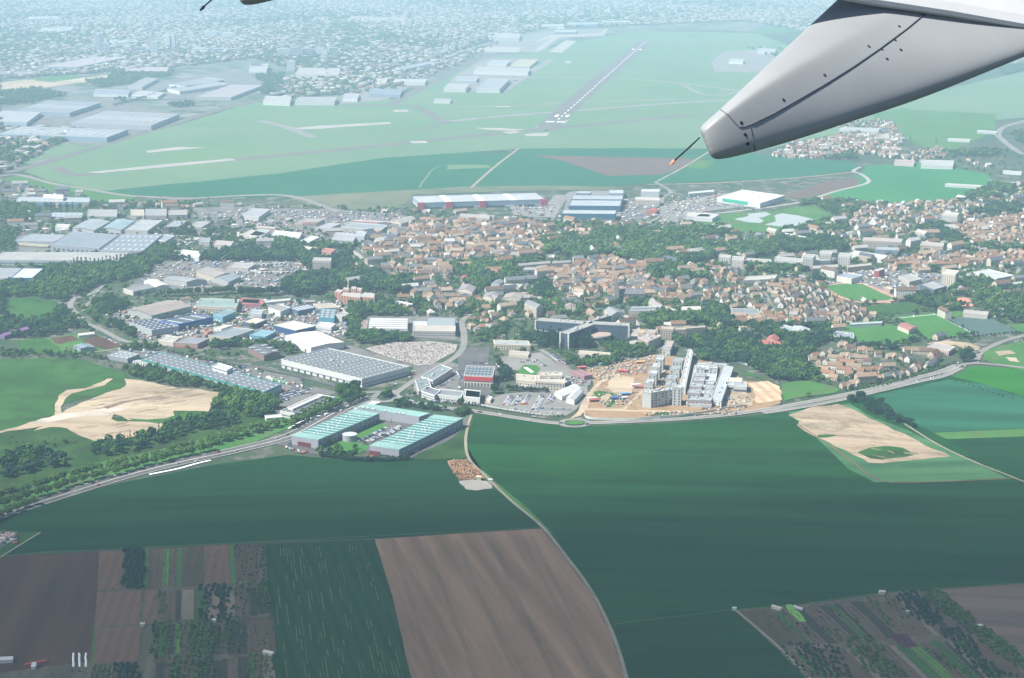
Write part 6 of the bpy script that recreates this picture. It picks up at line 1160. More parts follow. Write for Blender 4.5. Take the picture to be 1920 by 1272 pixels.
# airfield buildings, hangars, far halls and tower blocks
AB = [('hangar', 'T1', (80, 622), (392, 636), (565, 578), 12, (.3, .36, .42), (.40, .41, .44)), ('hangar', 'T1', (400, 690), (850, 708), (1010, 642), 12, (.4, .42, .46), (.46, .46, .48)), ('hangar', 'T1', (-20, 755), (600, 775), (720, 730), 12, (.28, .38, .48), (.50, .52, .54)),
      ('hangar', 'T1', (-80, 680), (150, 690), (230, 632), 11, (.4, .44, .5), (.55, .56, .58)), ('hangar', 'T1', (720, 485), (800, 490), (890, 442), 10, (.4, .4, .42), (.44, .42, .42)), ('hangar', 'T1', (940, 500), (1010, 516), (1240, 466), 10, W_, (.48, .48, .5)), ('hangar', 'T1', (1050, 490), (1260, 448), (1350, 398), 10, W_, (.42, .43, .46)),
      ('hangar', 'T1', (1100, 545), (1300, 548), (1480, 480), 10, (.45, .45, .47), (.55, .5, .5)), ('hangar', 'T1', (225, 375), (440, 378), (720, 322), 14, (.35, .4, .46), (.6, .52, .5)), ('hangar', 'T1', (-20, 420), (205, 418), (230, 398), 10, (.5, .25, .27), (.42, .42, .46)), ('hangar', 'T1', (700, 400), (940, 402), (950, 378), 10, (.5, .4, .4), (.6, .52, .5)),
      ('hangar', 'T1', (525, 530), (720, 535), (730, 508), 8, W_, (.4, .42, .48)), ('hangar', 'T1', (740, 535), (890, 545), (900, 520), 8, W_, (.6, .6, .6)), ('hangar', 'T1', (1480, 570), (1630, 575), (1640, 545), 12, W_, (.62, .6, .58)), ('hangar', 'T1', (1660, 570), (1880, 572), (1895, 548), 12, W_, (.5, .5, .52)),
      ('hangar', 'T1', (1400, 390), (1500, 392), (1510, 360), 16, W_, (.58, .57, .55)), ('hangar', 'T1', (1660, 420), (1905, 424), (1915, 385), 14, (.62, .56, .52), (.6, .56, .54)), ('hangar', 'T2', (745, 400), (1050, 408), (1060, 385), 12, W_, (.58, .57, .55)), ('hangar', 'T2', (950, 372), (1060, 375), (1105, 340), 8, (.6, .55, .4), (.66, .6, .45)),
      ('hangar', 'T2', (575, 498), (700, 500), (720, 475), 12, W_, (.6, .58, .56)), ('hangar', 'T2', (760, 500), (890, 502), (945, 445), 13, W_, (.5, .52, .56)), ('hangar', 'T2', (640, 450), (760, 452), (770, 432), 9, W_, (.5, .5, .52)), ('hangar', 'T2', (820, 360), (930, 362), (950, 342), 9, W_, (.56, .58, .6)), ('hangar', 'T2', (520, 570), (612, 572), (616, 558), 7, W_, (.5, .5, .5)),
      ('hangar', 'T2', (300, 382), (360, 390), (450, 342), 11, (.4, .44, .5), (.45, .47, .52)), ('hangar', 'T2', (290, 462), (470, 465), (480, 448), 10, W_, (.66, .64, .6)), ('hangar', 'T2', (190, 462), (250, 464), (262, 442), 8, W_, (.7, .64, .48)), ('hangar', 'T2', (160, 530), (330, 535), (345, 505), 9, (.3, .34, .42), (.36, .4, .48)), ('hangar', 'T2', (10, 555), (90, 558), (100, 530), 9, W_, (.55, .56, .6)),
      ('terminal', 'T2', (850, 215), (1000, 215), (1010, 190), 14, W_, (.6, .57, .52)), ('terminal', 'T2', (1128, 146), (1252, 146), (1254, 138), 14, W_, (.72, .7, .68)), ('terminal', 'T2', (1265, 140), (1445, 138), (1448, 125), 14, (.4, .5, .6), (.5, .55, .62)), ('terminal', 'T2', (1465, 126), (1625, 124), (1626, 117), 14, W_, (.72, .7, .68)), ('terminal', 'T2', (1200, 182), (1320, 180), (1322, 168), 10, W_, (.62, .62, .62)),
      ('warehouse', 'T2', (40, 110), (365, 116), (370, 98), 12, (.55, .45, .46), (.55, .48, .48)), ('warehouse', 'T1', (640, 245), (780, 235), (790, 218), 12, W_, (.55, .56, .58)), ('warehouse', 'T1', (215, 180), (400, 172), (420, 148), 12, W_, (.6, .6, .62)), ('warehouse', 'T1', (150, 108), (320, 106), (330, 92), 12, W_, (.62, .6, .6)),
      ('greenhouse', 'T3', (1475, 1040), (1695, 1052), (1700, 1044), 5, (.6, .6, .56), (.7, .69, .64)), ('greenhouse', 'T3', (1655, 740), (1765, 748), (1768, 740), 5, (.6, .6, .56), (.66, .66, .6)), ('greenhouse', 'T3', (1490, 786), (1615, 792), (1620, 784), 5, (.6, .6, .56), (.66, .66, .6)), ('greenhouse', 'T3', (1800, 968), (1905, 975), (1908, 966), 5, W_, (.68, .67, .62)),
      ('greenhouse', 'T3', (1795, 1030), (1805, 1036), (1890, 1010), 5, W_, (.68, .67, .62)), ('warehouse', 'T3', (1340, 930), (1520, 935), (1525, 905), 8, W_, (.66, .66, .64)), ('warehouse', 'T3', (1190, 915), (1300, 922), (1305, 905), 7, (.6, .5, .46), (.62, .52, .46)), ('warehouse', 'T3', (880, 735), (1100, 740), (1110, 722), 8, W_, (.6, .6, .58)), ('hangar', 'T3', (260, 345), (340, 348), (345, 335), 10, W_, (.62, .6, .58)),
      ('hangar', 'T3', (420, 290), (520, 292), (525, 275), 10, W_, (.6, .6, .62))]
for i, (nm, z, A, B, C, h, wc, rc) in enumerate(AB):
    side = {'T1': 'left of the airfield', 'T2': 'beside the airfield runways', 'T3': 'beyond the wing tip'}[z]; cn = 'white walled' if wc == W_ else 'grey walled' if max(wc) - min(wc) < .13 else 'coloured'
    e, *_ = shed(nm, z, A, B, C, h, wc, tuple(v * .72 for v in rc), None, nm, kind='flat', bands=[(2, 5, (.3, .36, .42))] if i % 3 == 0 else None, sky=(12, 1, 4, 80) if i < 3 else None); AB[i] = (e, e.location.x, e.location.y, cn + ' ' + nm, side)
number(AB, lambda it: it[3:], lambda k, o: f"far {k[0]} {k[1]}, {o}")
TW = [('T1', 235, 303, 45, 20), ('T1', 320, 318, 35, 14), ('T1', 440, 316, 45, 20), ('T1', 553, 285, 65, 22), ('T1', 575, 300, 80, 20), ('T1', 600, 312, 50, 26), ('T1', 852, 300, 70, 16), ('T1', 872, 312, 55, 26), ('T1', 950, 275, 55, 18), ('T1', 978, 275, 58, 18), ('T1', 1190, 215, 30, 60), ('T1', 1260, 205, 35, 40), ('T1', 1290, 218, 25, 60), ('T1', 1345, 205, 38, 30),
      ('T1', 1600, 318, 30, 50), ('T1', 1665, 320, 34, 50), ('T1', 1730, 318, 32, 40), ('T1', 1800, 316, 28, 60), ('T1', 1875, 312, 30, 40), ('T1', 1440, 395, 28, 40), ('T1', 1640, 400, 36, 30), ('T2', 420, 70, 40, 20), ('T2', 450, 72, 44, 24), ('T2', 485, 74, 46, 24), ('T2', 520, 74, 44, 24), ('T2', 500, 338, 30, 18), ('T2', 545, 320, 34, 18), ('T2', 590, 300, 34, 18), ('T2', 628, 288, 34, 18), ('T2', 668, 280, 32, 16),
      ('T2', 1260, 90, 32, 30), ('T2', 1290, 92, 30, 40), ('T2', 1520, 80, 40, 30), ('T2', 1545, 60, 42, 20), ('T2', 1900, 80, 28, 40), ('T1', 1130, 300, 20, 70), ('T1', 1260, 300, 18, 110), ('T1', 700, 275, 18, 90), ('T1', 780, 300, 22, 60), ('T1', 500, 290, 22, 50)]
its = []
for z, x, y, h, w in TW:
    p = G(z, x, y); e = empty('apartment_tower', p, random.uniform(-.25, .25)); e['category'] = 'tower block'; e['group'] = 'far tower blocks'; MB().box((0, 0, 0), (w, 16, h)).build('wall', wallm((.66, .64, .62)), e); MB().box((0, 0, h), (w * .6, 8, 3)).build('roof_house', wallm((.6, .6, .6)), e); m2 = MB()
    for f in range(3, int(h), 6): m2.box((0, -8.05, f), (w * .9, .5, 2.4))
    m2.build('window_band', wallm((.3, .34, .4)), e); its.append((e, p.x, p.y, 'tall' if h > 42 else 'low', z))
number(its, lambda it: it[3:], lambda k, o: f"{k[0]} far pale tower block {'left of' if k[1] == 'T1' else 'behind'} the airfield, {o}")
ct = empty('control_tower', G('T2', 930, 222)); tag(ct, 'slender white rocket shaped mast standing by the airfield terminals', 'mast'); MB().box((0, 0, 0), (10, 10, 70), 0, 0, (.15, .15)).build('mast', wallm((.7, .7, .7)), ct)
# white planes on the aprons
def plane(z, x, y, rz, label, s=1.0):
    e = empty('parked_airliner', G(z, x, y, .4), R(rz)); e.scale = (s, s, s); tag(e, label, 'airliner', 'planes on the airfield aprons'); MB().tube([(-17, 0, 3.6), (-12, 0, 3.4), (12, 0, 3.2), (17, 0, 3)], [.4, 1.9, 1.9, .4], 10).build('fuselage', white_p, e)
    for s_ in (-1, 1): q = MB(); q.prism([(3, s_ * 1.5), (-1, s_ * 1.5), (-6, s_ * 16), (-4, s_ * 16)][::s_], 2.6, 3.0); q.build('wing', wallm((.6, .6, .62)), e); MB().tube([(2, s_ * 5, 1.9), (-2, s_ * 5, 1.9)], .9, 8).build('engine', wallm((.4, .4, .42)), e)
    q = MB(); q.prism([(-17, -.2), (-12, -.2), (-12, .2), (-17, .2)], 3.5, 10); q.build('tail_fin', white_p, e)
for i, (x, y, r) in enumerate(((700, 265, 20), (640, 330, 40), (420, 420, 30), (980, 455, 70), (1080, 235, 60), (870, 490, 10), (560, 380, 50), (1240, 165, 0))): plane('T2', x, y, r, f"small white parked plane on the aprons, {ordinal([6, 5, 2, 8, 8, 7, 3, 8][i])} from the left" if False else f"small white plane parked {['before the terminals', 'on the middle apron', 'on the left apron', 'near the hangar row', 'by the far pier', 'beside the grey hangar', 'on the upper apron', 'at the far terminal'][i]}", 1.1)
# poly tunnels and odds in the allotments
for i, x in enumerate((412, 446, 482)):
    a = G('B1', x, 1128); b = G('B1', x + 2, 1204); d = b - a; L = d.length; e = empty('polytunnel', (a + b) / 2, math.atan2(d.y, d.x)); q = MB(); rr = .9; pr2 = [(rr * math.cos(t), rr * math.sin(t)) for t in np.linspace(0, math.pi, 7)]; nseg = 8; random.seed(i)
    offs = [random.uniform(-.25, .25) for _ in range(nseg + 1)]
    for k in range(nseg):
        x0, x1 = -L / 2 + L * k / nseg, -L / 2 + L * (k + 1) / nseg
        for (y0, z0), (y1, z1) in zip(pr2, pr2[1:]): q.face([(x0, y0 + offs[k], z0), (x1, y0 + offs[k + 1], z0), (x1, y1 + offs[k + 1], z1), (x0, y1 + offs[k], z1)])
    q.build('plastic_cover', white_p, e); MB().box((L / 2, 0, 0), (.3, 1.7, .9)).build('end_flap', white_p, e); tag(e, f"narrow white crop tunnel on dark soil, {['left', 'middle', 'right'][i]} one of the three", 'crop tunnel', 'three crop tunnels')
def little(name, z, x, y, d, c, label, cat, rz=0, roofc=None):
    e = empty(name, G(z, x, y), R(rz)); MB().box((0, 0, 0), d).build('wall', wallm(c), e); q = MB(); w = (d[0] / 2 + .3, d[1] / 2 + .3)
    for s in (-1, 1): q.face([(-w[0] * s, -w[1] * s, d[2]), (w[0] * s, -w[1] * s, d[2]), (w[0] * s, 0, d[2] + d[1] * .25), (-w[0] * s, 0, d[2] + d[1] * .25)])
    q.build('roof', wallm(roofc or tuple(min(.75, v * 1.1) for v in c)), e); tag(e, label, cat)
little('shed', 'B1', 15, 1175, (16, 6, 3), W_, 'long white shed at the left edge of the dark field', 'shed', 8); little('shed', 'B1', 195, 1205, (3, 8, 2.5), W_, 'small white hut under the red roof strip', 'hut'); little('awning', 'B1', 200, 1195, (16, 2.5, 3), (.5, .08, .06), 'thin red awning roof beside the white hut', 'awning', 28)
little('hut', 'B1', 1513, 1135, (9, 4, 2.6), (.66, .64, .56), 'cream hut at the corner of the striped field', 'hut', -25); little('hut', 'B1', 1205, 950, (3, 3, 2.4), W_, 'tiny white hut in the middle of the allotments', 'hut'); little('hut', 'B1', 803, 972, (3.4, 3, 2.4), CR, 'tiny beige hut on the allotment path', 'hut')
little('hut', 'B2', 773, 152, (4.5, 4.5, 4), (.6, .62, .45), 'pale green hut beside the wood chip heap', 'hut'); little('hut', 'B2', 838, 160, (4, 3, 2.6), W_, 'small white hut on the farm track', 'hut'); little('hut', 'B3', 530, 880, (9, 3, 2.6), (.66, .62, .5), 'cream hut left of the lettuce plot', 'hut', -40); little('hut', 'B3', 650, 878, (9, 1.8, 2), W_, 'thin white frame right of the lettuce plot', 'frame', -45)
little('hut', 'B3', 1120, 792, (5, 4, 2.6), CR, 'beige hut at the top edge of the right allotments', 'hut'); little('hut', 'B3', 1672, 982, (4, 3, 2.5), W_, 'white hut beside the reddish field', 'hut'); little('hut', 'B3', 290, 884, (3, 3, 2.4), W_, 'tiny white hut at the top left corner of the right allotments', 'hut'); little('hut', 'B3', 1265, 902, (3, 3, 2.4), (.4, .44, .4), 'tiny grey hut on the right allotments path', 'hut')
# storage yard rows, wood chips, gravestones: nobody could count them
bxt = as_template(MB().box((0, 0, 0), (1, 1, 1)))
T = []
for i in range(7):
    a = G('B1', -60 + i * 2, 470 + i * 9); 
for i in range(90):
    p = G('B1', random.uniform(-30, 90), random.uniform(455, 510)); T.append((0, p.x, p.y, .3, random.uniform(2, 6), random.uniform(1.5, 2.5), random.uniform(1, 2.2), .5, random.random()))
ym = tint_mat('stored_goods_paint', [(.6, .58, .55), (.3, .32, .36), (.35, .15, .12), (.12, .13, .15), (.5, .42, .34)])
stamp('stored_goods', [bxt], [ym], T, dict(kind='stuff', label='jumble of stored vehicles and goods in the small yard at the left edge', cat='stored goods'))
x, y = grid_pts(GP('L2', [(830, 378), (1000, 335), (1300, 325), (1490, 348), (1470, 400), (1300, 485), (1210, 495), (1040, 452)]), (3.6, 3.0), R(20), .15); k = rng.random(len(x)) < .85; gm = tint_mat('gravestone', [(.3, .28, .27), (.2, .18, .18), (.42, .4, .38), (.12, .11, .12), (.28, .23, .22)])
stamp('gravestones', [bxt], [gm], [(0, a, b, .2, 1.1, 2.2, random.uniform(.6, 1.5), R(20) + random.choice((0, 0, 1.57)), random.random()) for a, b in zip(x[k], y[k])], dict(kind='stuff', label='dense rows of grey and pinkish gravestones in the cemetery', cat='gravestones')); mark(GP('L2', [(830, 378), (1000, 335), (1490, 348), (1300, 485)]), 0)
x, y = grid_pts(GP('B2', [(605, 50), (640, 42), (700, 42), (755, 90), (800, 135), (740, 145), (660, 145), (625, 100)]), 1.6, 0, .5); wcm = tint_mat('wood_chip_pile', [(.4, .24, .13), (.28, .16, .09), (.46, .3, .18), (.18, .13, .09)])
stamp('wood_chips', [as_template(crown(6, 2.5, 1.6, 0, 5, cl=.7))], [wcm], [(0, a, b, 0, random.uniform(.5, 1.6), random.uniform(.5, 1.6), random.uniform(.4, 1.5), random.random() * 6, random.random()) for a, b in zip(x, y)], dict(kind='stuff', label='heap of orange brown wood chips beside the farm track', cat='wood chips'))
# construction clutter
T = []
for q, n in (([(1070, 600), (1700, 480), (1600, 640), (1200, 700)], 200), ([(1560, 980), (2400, 950), (2400, 990), (1600, 1010)], 80), ([(1150, 830), (1560, 800), (1500, 930), (1200, 930)], 50), ([(2050, 860), (2500, 840), (2450, 950), (2050, 960)], 60), ([(1640, 640), (1900, 560), (1850, 900), (1640, 850)], 150)):
    P = GP('L3', q); x, y = grid_pts(P, 6, 0, .5); idx = rng.permutation(len(x))[:n]
    for i in idx: T.append((0, x[i], y[i], .2, random.uniform(1, 5), random.uniform(1, 3), random.uniform(.4, 2.4), random.random() * 3, random.random()))
sm_ = tint_mat('building_material', [(.4, .37, .33), (.26, .27, .28), (.3, .22, .16), (.16, .18, .21), (.42, .35, .26)]); stamp('building_materials', [bxt], [sm_], T, dict(kind='stuff', label='scattered building materials on the sandy hospital building site', cat='building materials'))
# ================================================================== vehicles
PLOT = 'the hospital car park'
for a, b in (((385, 915), (445, 830)), ((405, 920), (462, 835)), ((452, 915), (530, 825)), ((475, 918), (545, 835)), ((550, 895), (605, 825)), ((630, 960), (705, 825)), ((655, 965), (725, 830)), ((745, 900), (800, 825)), ((770, 900), (820, 840))): park('L3', a, b, PLOT, .85, ['white'] * 6 + ['silver'] * 4 + ['grey', 'black', 'blue', 'red'])
park('L3', (515, 905), (600, 900), PLOT, .95, ['orange', 'red']); park('L3', (690, 940), (960, 950), PLOT, .9, ['blue', 'blue', 'silver']); park('L3', (440, 945), (620, 975), PLOT, .8); park('L3', (740, 980), (880, 990), PLOT, .8, ['blue', 'silver', 'white'])
for a, b in (((910, 690), (1100, 720)), ((915, 712), (1080, 735)), ((930, 670), (1090, 690)), ((510, 545), (690, 545)), ((520, 530), (680, 528)), ((700, 560), (760, 590)), ((330, 560), (400, 640)), ((780, 480), (900, 570)), ((795, 475), (920, 565)), ((350, 760), (355, 680))): park('L3', a, b, 'the clinic lots')
for a, b in (((930, 480), (1090, 520)), ((925, 500), (1060, 530)), ((250, 300), (430, 320)), ((255, 320), (420, 335)), ((120, 550), (270, 560)), ((10, 870), (170, 890)), ((10, 888), (180, 905))): park('L3', a, b, 'the lots round the clinic')
for a, b in (((700, 690), (990, 550)), ((790, 690), (1040, 560)), ((815, 690), (1060, 575)), ((950, 625), (1120, 535)), ((965, 640), (1130, 550))): park('K', a, b, 'the teal wing court', .85, ['white'] * 3 + ['silver'] * 3 + ['grey', 'black', 'black', 'blue'])
for a, b in (((1240, 800), (1340, 765)), ((1400, 700), (1700, 560)), ((500, 660), (860, 490)), ((10, 750), (30, 690))): park('K', a, b, 'the lanes along the teal wings', .35)
for a, b in (((150, 745), (440, 668)), ((150, 765), (420, 690)), ((145, 785), (250, 755)), ((185, 720), (330, 680)), ((600, 690), (720, 720))): park('L2', a, b, 'the lot of the dark roofed office', .9)
for a, b in (((1395, 645), (1480, 598)), ((1360, 660), (1400, 645)), ((1330, 770), (1640, 800)), ((1500, 540), (1530, 600)), ((1520, 660), (1530, 680)), ((1150, 330 + 220), (1200, 540)), ((560, 870 - 270), (780, 620))): park('L2', a, b, 'the white office ensemble', .7)
for a, b in (((1280, 1100), (1320, 1140)), ((1180, 1120), (1220, 1140)), ((780, 1010), (930, 1010)), ((1590, 1060), (1640, 1080)), ((1700, 1060), (1860, 1040)), ((1240, 1150), (1330, 1160)), ((820, 830), (900, 820)), ((700, 860), (740, 820))): park('M1', a, b, 'the left industrial estate', .6)
for a, b in (((80, 1010), (230, 1005)), ((240, 1010), (420, 1010)), ((600, 1140), (720, 1180)), ((300, 630), (480, 640)), ((320, 660), (500, 665)), ((200, 760), (340, 770)), ((840, 560), (860, 600)), ((880, 640), (980, 650)), ((1040, 620), (1160, 640))): park('M2', a, b, 'the middle estate', .7)
for a, b in (((260, 205), (560, 225)), ((270, 215), (540, 235)), ((1400, 180), (1900, 190)), ((1500, 220), (1600, 230)), ((1540, 290), (1700, 320))): park('M3', a, b, 'the retail park', .7)
for a, b in (((20, 110), (240, 150)), ((10, 125), (220, 160)), ((60, 150), (300, 170)), ((830, 940), (950, 960)), ((520, 930), (620, 935)), ((1600, 600), (1700, 610)), ((640, 590), (780, 605)), ((480, 560), (640, 590))): park('M4', a, b, 'the lots of the right part of town', .7)
def rc(z, x, y, cn, ang, zone='the ring road'): p = G(z, x, y); car(p.x, p.y, R(ang), cn, zone)
for z, x, y, cn, a in (('L5', 1220, 438, 'white', 35), ('L5', 1240, 432, 'white', 35), ('L5', 1120, 462, 'white', 30), ('L5', 1290, 412, 'grey', 40), ('L5', 1400, 350, 'silver', 55), ('L5', 1470, 347, 'white', 60), ('L5', 1420, 322, 'white', 55), ('L5', 1380, 408, 'silver', 45), ('L5', 98, 635, 'black', 20), ('L3', 640, 1013, 'silver', -10), ('L3', 870, 1068, 'black', -20), ('L3', 1095, 1078, 'black', 20), ('L3', 1497, 1075, 'black', 5), ('L3', 192, 972, 'grey', -12), ('L4', 155, 1146, 'black', 8), ('L4', 852, 1073, 'white', 12), ('L4', 1615, 950, 'black', 18)): rc(z, x, y, cn, a)
for x, y, cn, a in ((1465, 1060, 'white', 40), (900, 1160, 'grey', 40)): rc('L1', x, y, cn, a, 'the dual carriageway')
rc('L2', 412, 915, 'white', 45, 'the dual carriageway'); rc('L2', 308, 965, 'black', 45, 'the dual carriageway'); rc('L2', 1075, 722, 'black', 100, 'the dual carriageway roundabout')
for x, y in ((1030, 655), (1050, 640), (1000, 668), (1150, 590), (1180, 570)): rc('L2', x, y, random.choice(PAL), 35, 'the street above the roundabout')
for i in range(26): rc('L1', 780 + i * 7, 130 + i * 3.6 + random.uniform(-5, 5), random.choice(PAL), -40, 'the country street')
# ================================================================== houses
EST = 'the curved estate'
for x, y, a, v, c in ((350, 278, 20, 0, 'terracotta'), (415, 258, 60, 0, 'terracotta'), (460, 250, 60, 1, 'pale'), (330, 306, 10, 0, 'brown'), (385, 318, 60, 0, 'terracotta'), (430, 322, 60, 0, 'terracotta'), (500, 300, -20, 4, 'brown'), (545, 316, -20, 0, 'brown'), (570, 275, 10, 2, 'terracotta'), (635, 283, 10, 2, 'brown'),
                      (690, 300, -15, 4, 'brown'), (740, 320, -15, 0, 'brown'), (590, 335, -25, 4, 'terracotta'), (640, 365, -25, 4, 'brown'), (685, 390, -25, 0, 'terracotta'), (500, 358, -25, 4, 'brown'), (570, 390, -30, 4, 'terracotta'), (605, 415, -30, 0, 'terracotta'), (400, 385, -35, 4, 'terracotta'), (445, 415, -35, 4, 'terracotta'), (490, 440, -30, 0, 'terracotta'), (740, 385, 10, 0, 'terracotta'), (810, 378, 10, 2, 'terracotta'),
                      (890, 360, 10, 4, 'brown'), (915, 280, 10, 2, 'terracotta'), (820, 268, 0, 1, 'brown'), (615, 215, 0, 2, 'brown'), (700, 232, 0, 2, 'terracotta'), (755, 245, 0, 1, 'brown'), (555, 195, 10, 2, 'terracotta'), (1000, 295, 50, 0, 'brown'), (1045, 305, 50, 1, 'slate'), (1060, 240, 5, 4, 'brown'), (1120, 245, 0, 4, 'brown'), (1180, 250, -10, 4, 'brown'), (1235, 265, 50, 4, 'brown'), (1250, 300, 55, 4, 'brown'), (1215, 335, 55, 4, 'slate'), (1190, 355, 50, 0, 'slate'),
                      (1090, 350, 60, 0, 'brown'), (1125, 355, 60, 0, 'terracotta'), (1100, 375, 60, 1, 'brown'), (1000, 400, 60, 0, 'brown'), (1050, 400, 50, 0, 'slate'), (955, 420, 40, 2, 'slate'), (880, 430, 20, 0, 'slate'), (810, 445, 15, 2, 'terracotta'), (725, 465, 15, 6, 'terracotta'), (640, 482, 15, 2, 'terracotta'), (575, 500, 20, 2, 'brown')):
    p = G('L5', x, y + 8); HOUSES.append((p.x, p.y, R(a), v, c, .95, EST))
mark(GP('L5', [(330, 250), (760, 230), (1280, 220), (1300, 330), (1000, 440), (560, 540), (300, 350)]), -60)
TERR = dict(terracotta=5, brown=2, slate=1, pale=.6); MIXR = dict(terracotta=2, brown=2.5, slate=2, pale=1)
estate('M4', [(300, 620), (470, 585), (610, 610), (760, 690), (900, 760), (1090, 830), (900, 860), (760, 850), (520, 860), (420, 800), (340, 740)], (16, 17), 62, 'the row estate by the running track', dict(terracotta=4, brown=3, slate=1, pale=.6), [0, 1, 0, 4, 1], .92, .1, 4, .25, (3, 6))
estate('M4', [(190, 800), (400, 790), (500, 850), (400, 870), (200, 860)], (15, 14), 5, 'the terraces left of the row estate', dict(terracotta=3, brown=3), [0, 4, 2], .9, .1, 3, .2, (3, 5))
estate('M4', [(0, 570), (190, 560), (270, 700), (300, 780), (150, 760), (0, 720)], (20, 20), 30, 'the gardens near the hospital wood', dict(terracotta=3, brown=2, slate=2), [0, 1, 2, 3], .75, .3, 20, .7)
estate('M4', [(860, 240), (960, 165), (1250, 130), (1500, 120), (1700, 150), (1660, 180), (1540, 180), (1400, 240), (1300, 260), (1200, 300), (1000, 310), (880, 290)], (20, 19), 20, 'the houses below the green wheat', dict(terracotta=3, brown=2.5, slate=1.5, pale=1), [0, 1, 2, 3], .8, .25, 15, .45, (4, 8))
estate('M4', [(1420, 290), (1600, 240), (1950, 190), (2000, 360), (1908, 400), (1620, 380), (1500, 330)], (19, 18), 15, 'the far right estate', dict(terracotta=4, brown=2, pale=.8), [0, 1, 4, 2], .85, .2, 10, .35, (4, 7))
estate('M4', [(1080, 520), (1180, 470), (1400, 430), (1700, 440), (1900, 420), (1950, 520), (1700, 500), (1540, 520), (1400, 510), (1280, 560), (1130, 540)], (19, 18), 12, 'the red roofed estate above the sports ground', dict(terracotta=7, brown=2, slate=1), [0, 1, 2, 4], .85, .2, 10, .4, (4, 8))
estate('M4', [(1500, 640), (1700, 600), (1908, 640), (2000, 760), (1800, 740), (1600, 700)], (40, 36), 12, 'the wooded right edge', MIXR, [0, 2, 3], .35, .3, 10, .9, (6, 11), False)
estate('M3', [(0, 300), (300, 285), (520, 320), (640, 380), (560, 430), (520, 560), (350, 590), (180, 600), (0, 620), (-100, 600), (-100, 330)], (17, 17), 25, 'the old village', dict(terracotta=6, brown=3, slate=2, pale=1), [0, 1, 2, 3, 4, 4, 5], .9, .3, 30, .3, (4, 8))
estate('M2', [(960, 400), (1060, 330), (1300, 300), (1500, 300), (1680, 290), (1760, 310), (1760, 620), (1550, 640), (1250, 640), (1030, 570), (930, 500)], (17, 17), 15, 'the left part of the old village', dict(terracotta=5, brown=3, slate=3, pale=1), [0, 1, 2, 3, 4, 4, 5], .88, .3, 25, .3, (4, 8))
estate('M2', [(1060, 640), (1440, 640), (1600, 660), (1640, 730), (1440, 730), (1200, 720), (1080, 690)], (24, 12), 8, 'the new terraces of the old village', dict(terracotta=3, brown=3, slate=2), [4, 5, 4], .9, .1, 4, .2, (3, 5))
estate('M3', [(680, 360), (840, 370), (900, 440), (830, 460), (760, 420)], (18, 17), 15, 'the red roofed cluster behind the park', dict(terracotta=5, brown=1), [0, 4, 3], .85, .2, 20, .3)
estate('M3', [(590, 650), (760, 620), (1000, 570), (1200, 600), (1320, 640), (1340, 760), (1500, 850), (1560, 860), (1560, 900), (1350, 880), (1150, 850), (1000, 870), (800, 850), (640, 800), (560, 720)], (16, 16), 18, 'the church quarter', dict(terracotta=7, brown=3, slate=1.5), [0, 1, 2, 4, 4, 5, 3], .93, .25, 25, .2, (4, 7))
estate('M3', [(1340, 740), (1600, 740), (1800, 760), (1908, 640), (2000, 700), (2000, 960), (1850, 930), (1700, 960), (1580, 880), (1400, 840)], (20, 20), 35, 'the slope right of the church', dict(terracotta=5, brown=3, slate=2), [0, 1, 2, 3, 4], .75, .3, 30, .5, (5, 9))
estate('M3', [(1580, 600), (1908, 580), (1960, 700), (1700, 700)], (26, 24), 25, 'the villas in the wood', dict(terracotta=6, brown=1), [2, 3, 2], .7, .3, 30, .8, (6, 10), False)
estate('M3', [(-40, 950), (100, 940), (360, 990), (490, 1000), (490, 1060), (300, 1080), (60, 1150), (-30, 1120)], (24, 22), 20, 'the houses left of the glass hospital', dict(terracotta=4, brown=2, pale=1), [0, 2, 3, 1], .6, .3, 30, .8, (5, 9), False)
estate('M3', [(580, 880), (1000, 880), (1000, 940), (820, 1000), (560, 990)], (30, 28), 20, 'the gardens above the glass hospital', dict(terracotta=3, brown=2, slate=2), [0, 2, 3], .45, .3, 30, .9, (6, 10), False)
estate('M3', [(1600, 880), (1900, 900), (1960, 1000), (1700, 1000)], (24, 24), 20, 'the gardens above the pink blocks', dict(terracotta=4, brown=2), [0, 2, 3], .5, .3, 30, .8, (6, 10), False)
estate('M2', [(1300, 830), (1480, 800), (1660, 830), (1760, 850), (1850, 870), (1850, 920), (1700, 900), (1760, 960), (1500, 970), (1380, 900)], (17, 16), 15, 'the street left of the cream blocks', dict(terracotta=2, brown=3, slate=4), [0, 1, 4, 5, 2], .85, .2, 15, .3)
estate('M2', [(1180, 840), (1300, 850), (1290, 890), (1200, 880)], (16, 16), 10, 'the small street by the brick apartments', dict(terracotta=5, brown=1), [0, 4], .9, .1, 5, .2)
estate('M2', [(1740, 940), (1908, 960), (1908, 1140), (1740, 1130), (1700, 1060)], (24, 20), 25, 'the lane beside the striped factories', dict(terracotta=3, brown=2, slate=1, pale=1), [0, 2, 3], .75, .25, 20, .7, (5, 9), False)
estate('T3', [(620, 810), (800, 790), (1000, 740), (1180, 700), (1250, 790), (1200, 900), (1080, 880), (960, 860), (780, 900), (600, 895), (500, 880)], (20, 19), 20, 'the town under the wing', dict(terracotta=4, brown=2, slate=1, pale=2), [0, 1, 2, 4], .85, .25, 15, .35, (4, 8))
estate('T3', [(860, 690), (1100, 680), (1200, 700), (1050, 740), (880, 780)], (28, 24), 20, 'the far edge of the town under the wing', MIXR, [0, 1, 8], .7, .3, 15, .5, (5, 9))
estate('T3', [(1300, 860), (1450, 830), (1500, 880), (1380, 920), (1200, 900)], (22, 22), 20, 'the hamlet beyond the wing', TERR, [0, 2, 8], .7, .3, 15, .5, (5, 9))
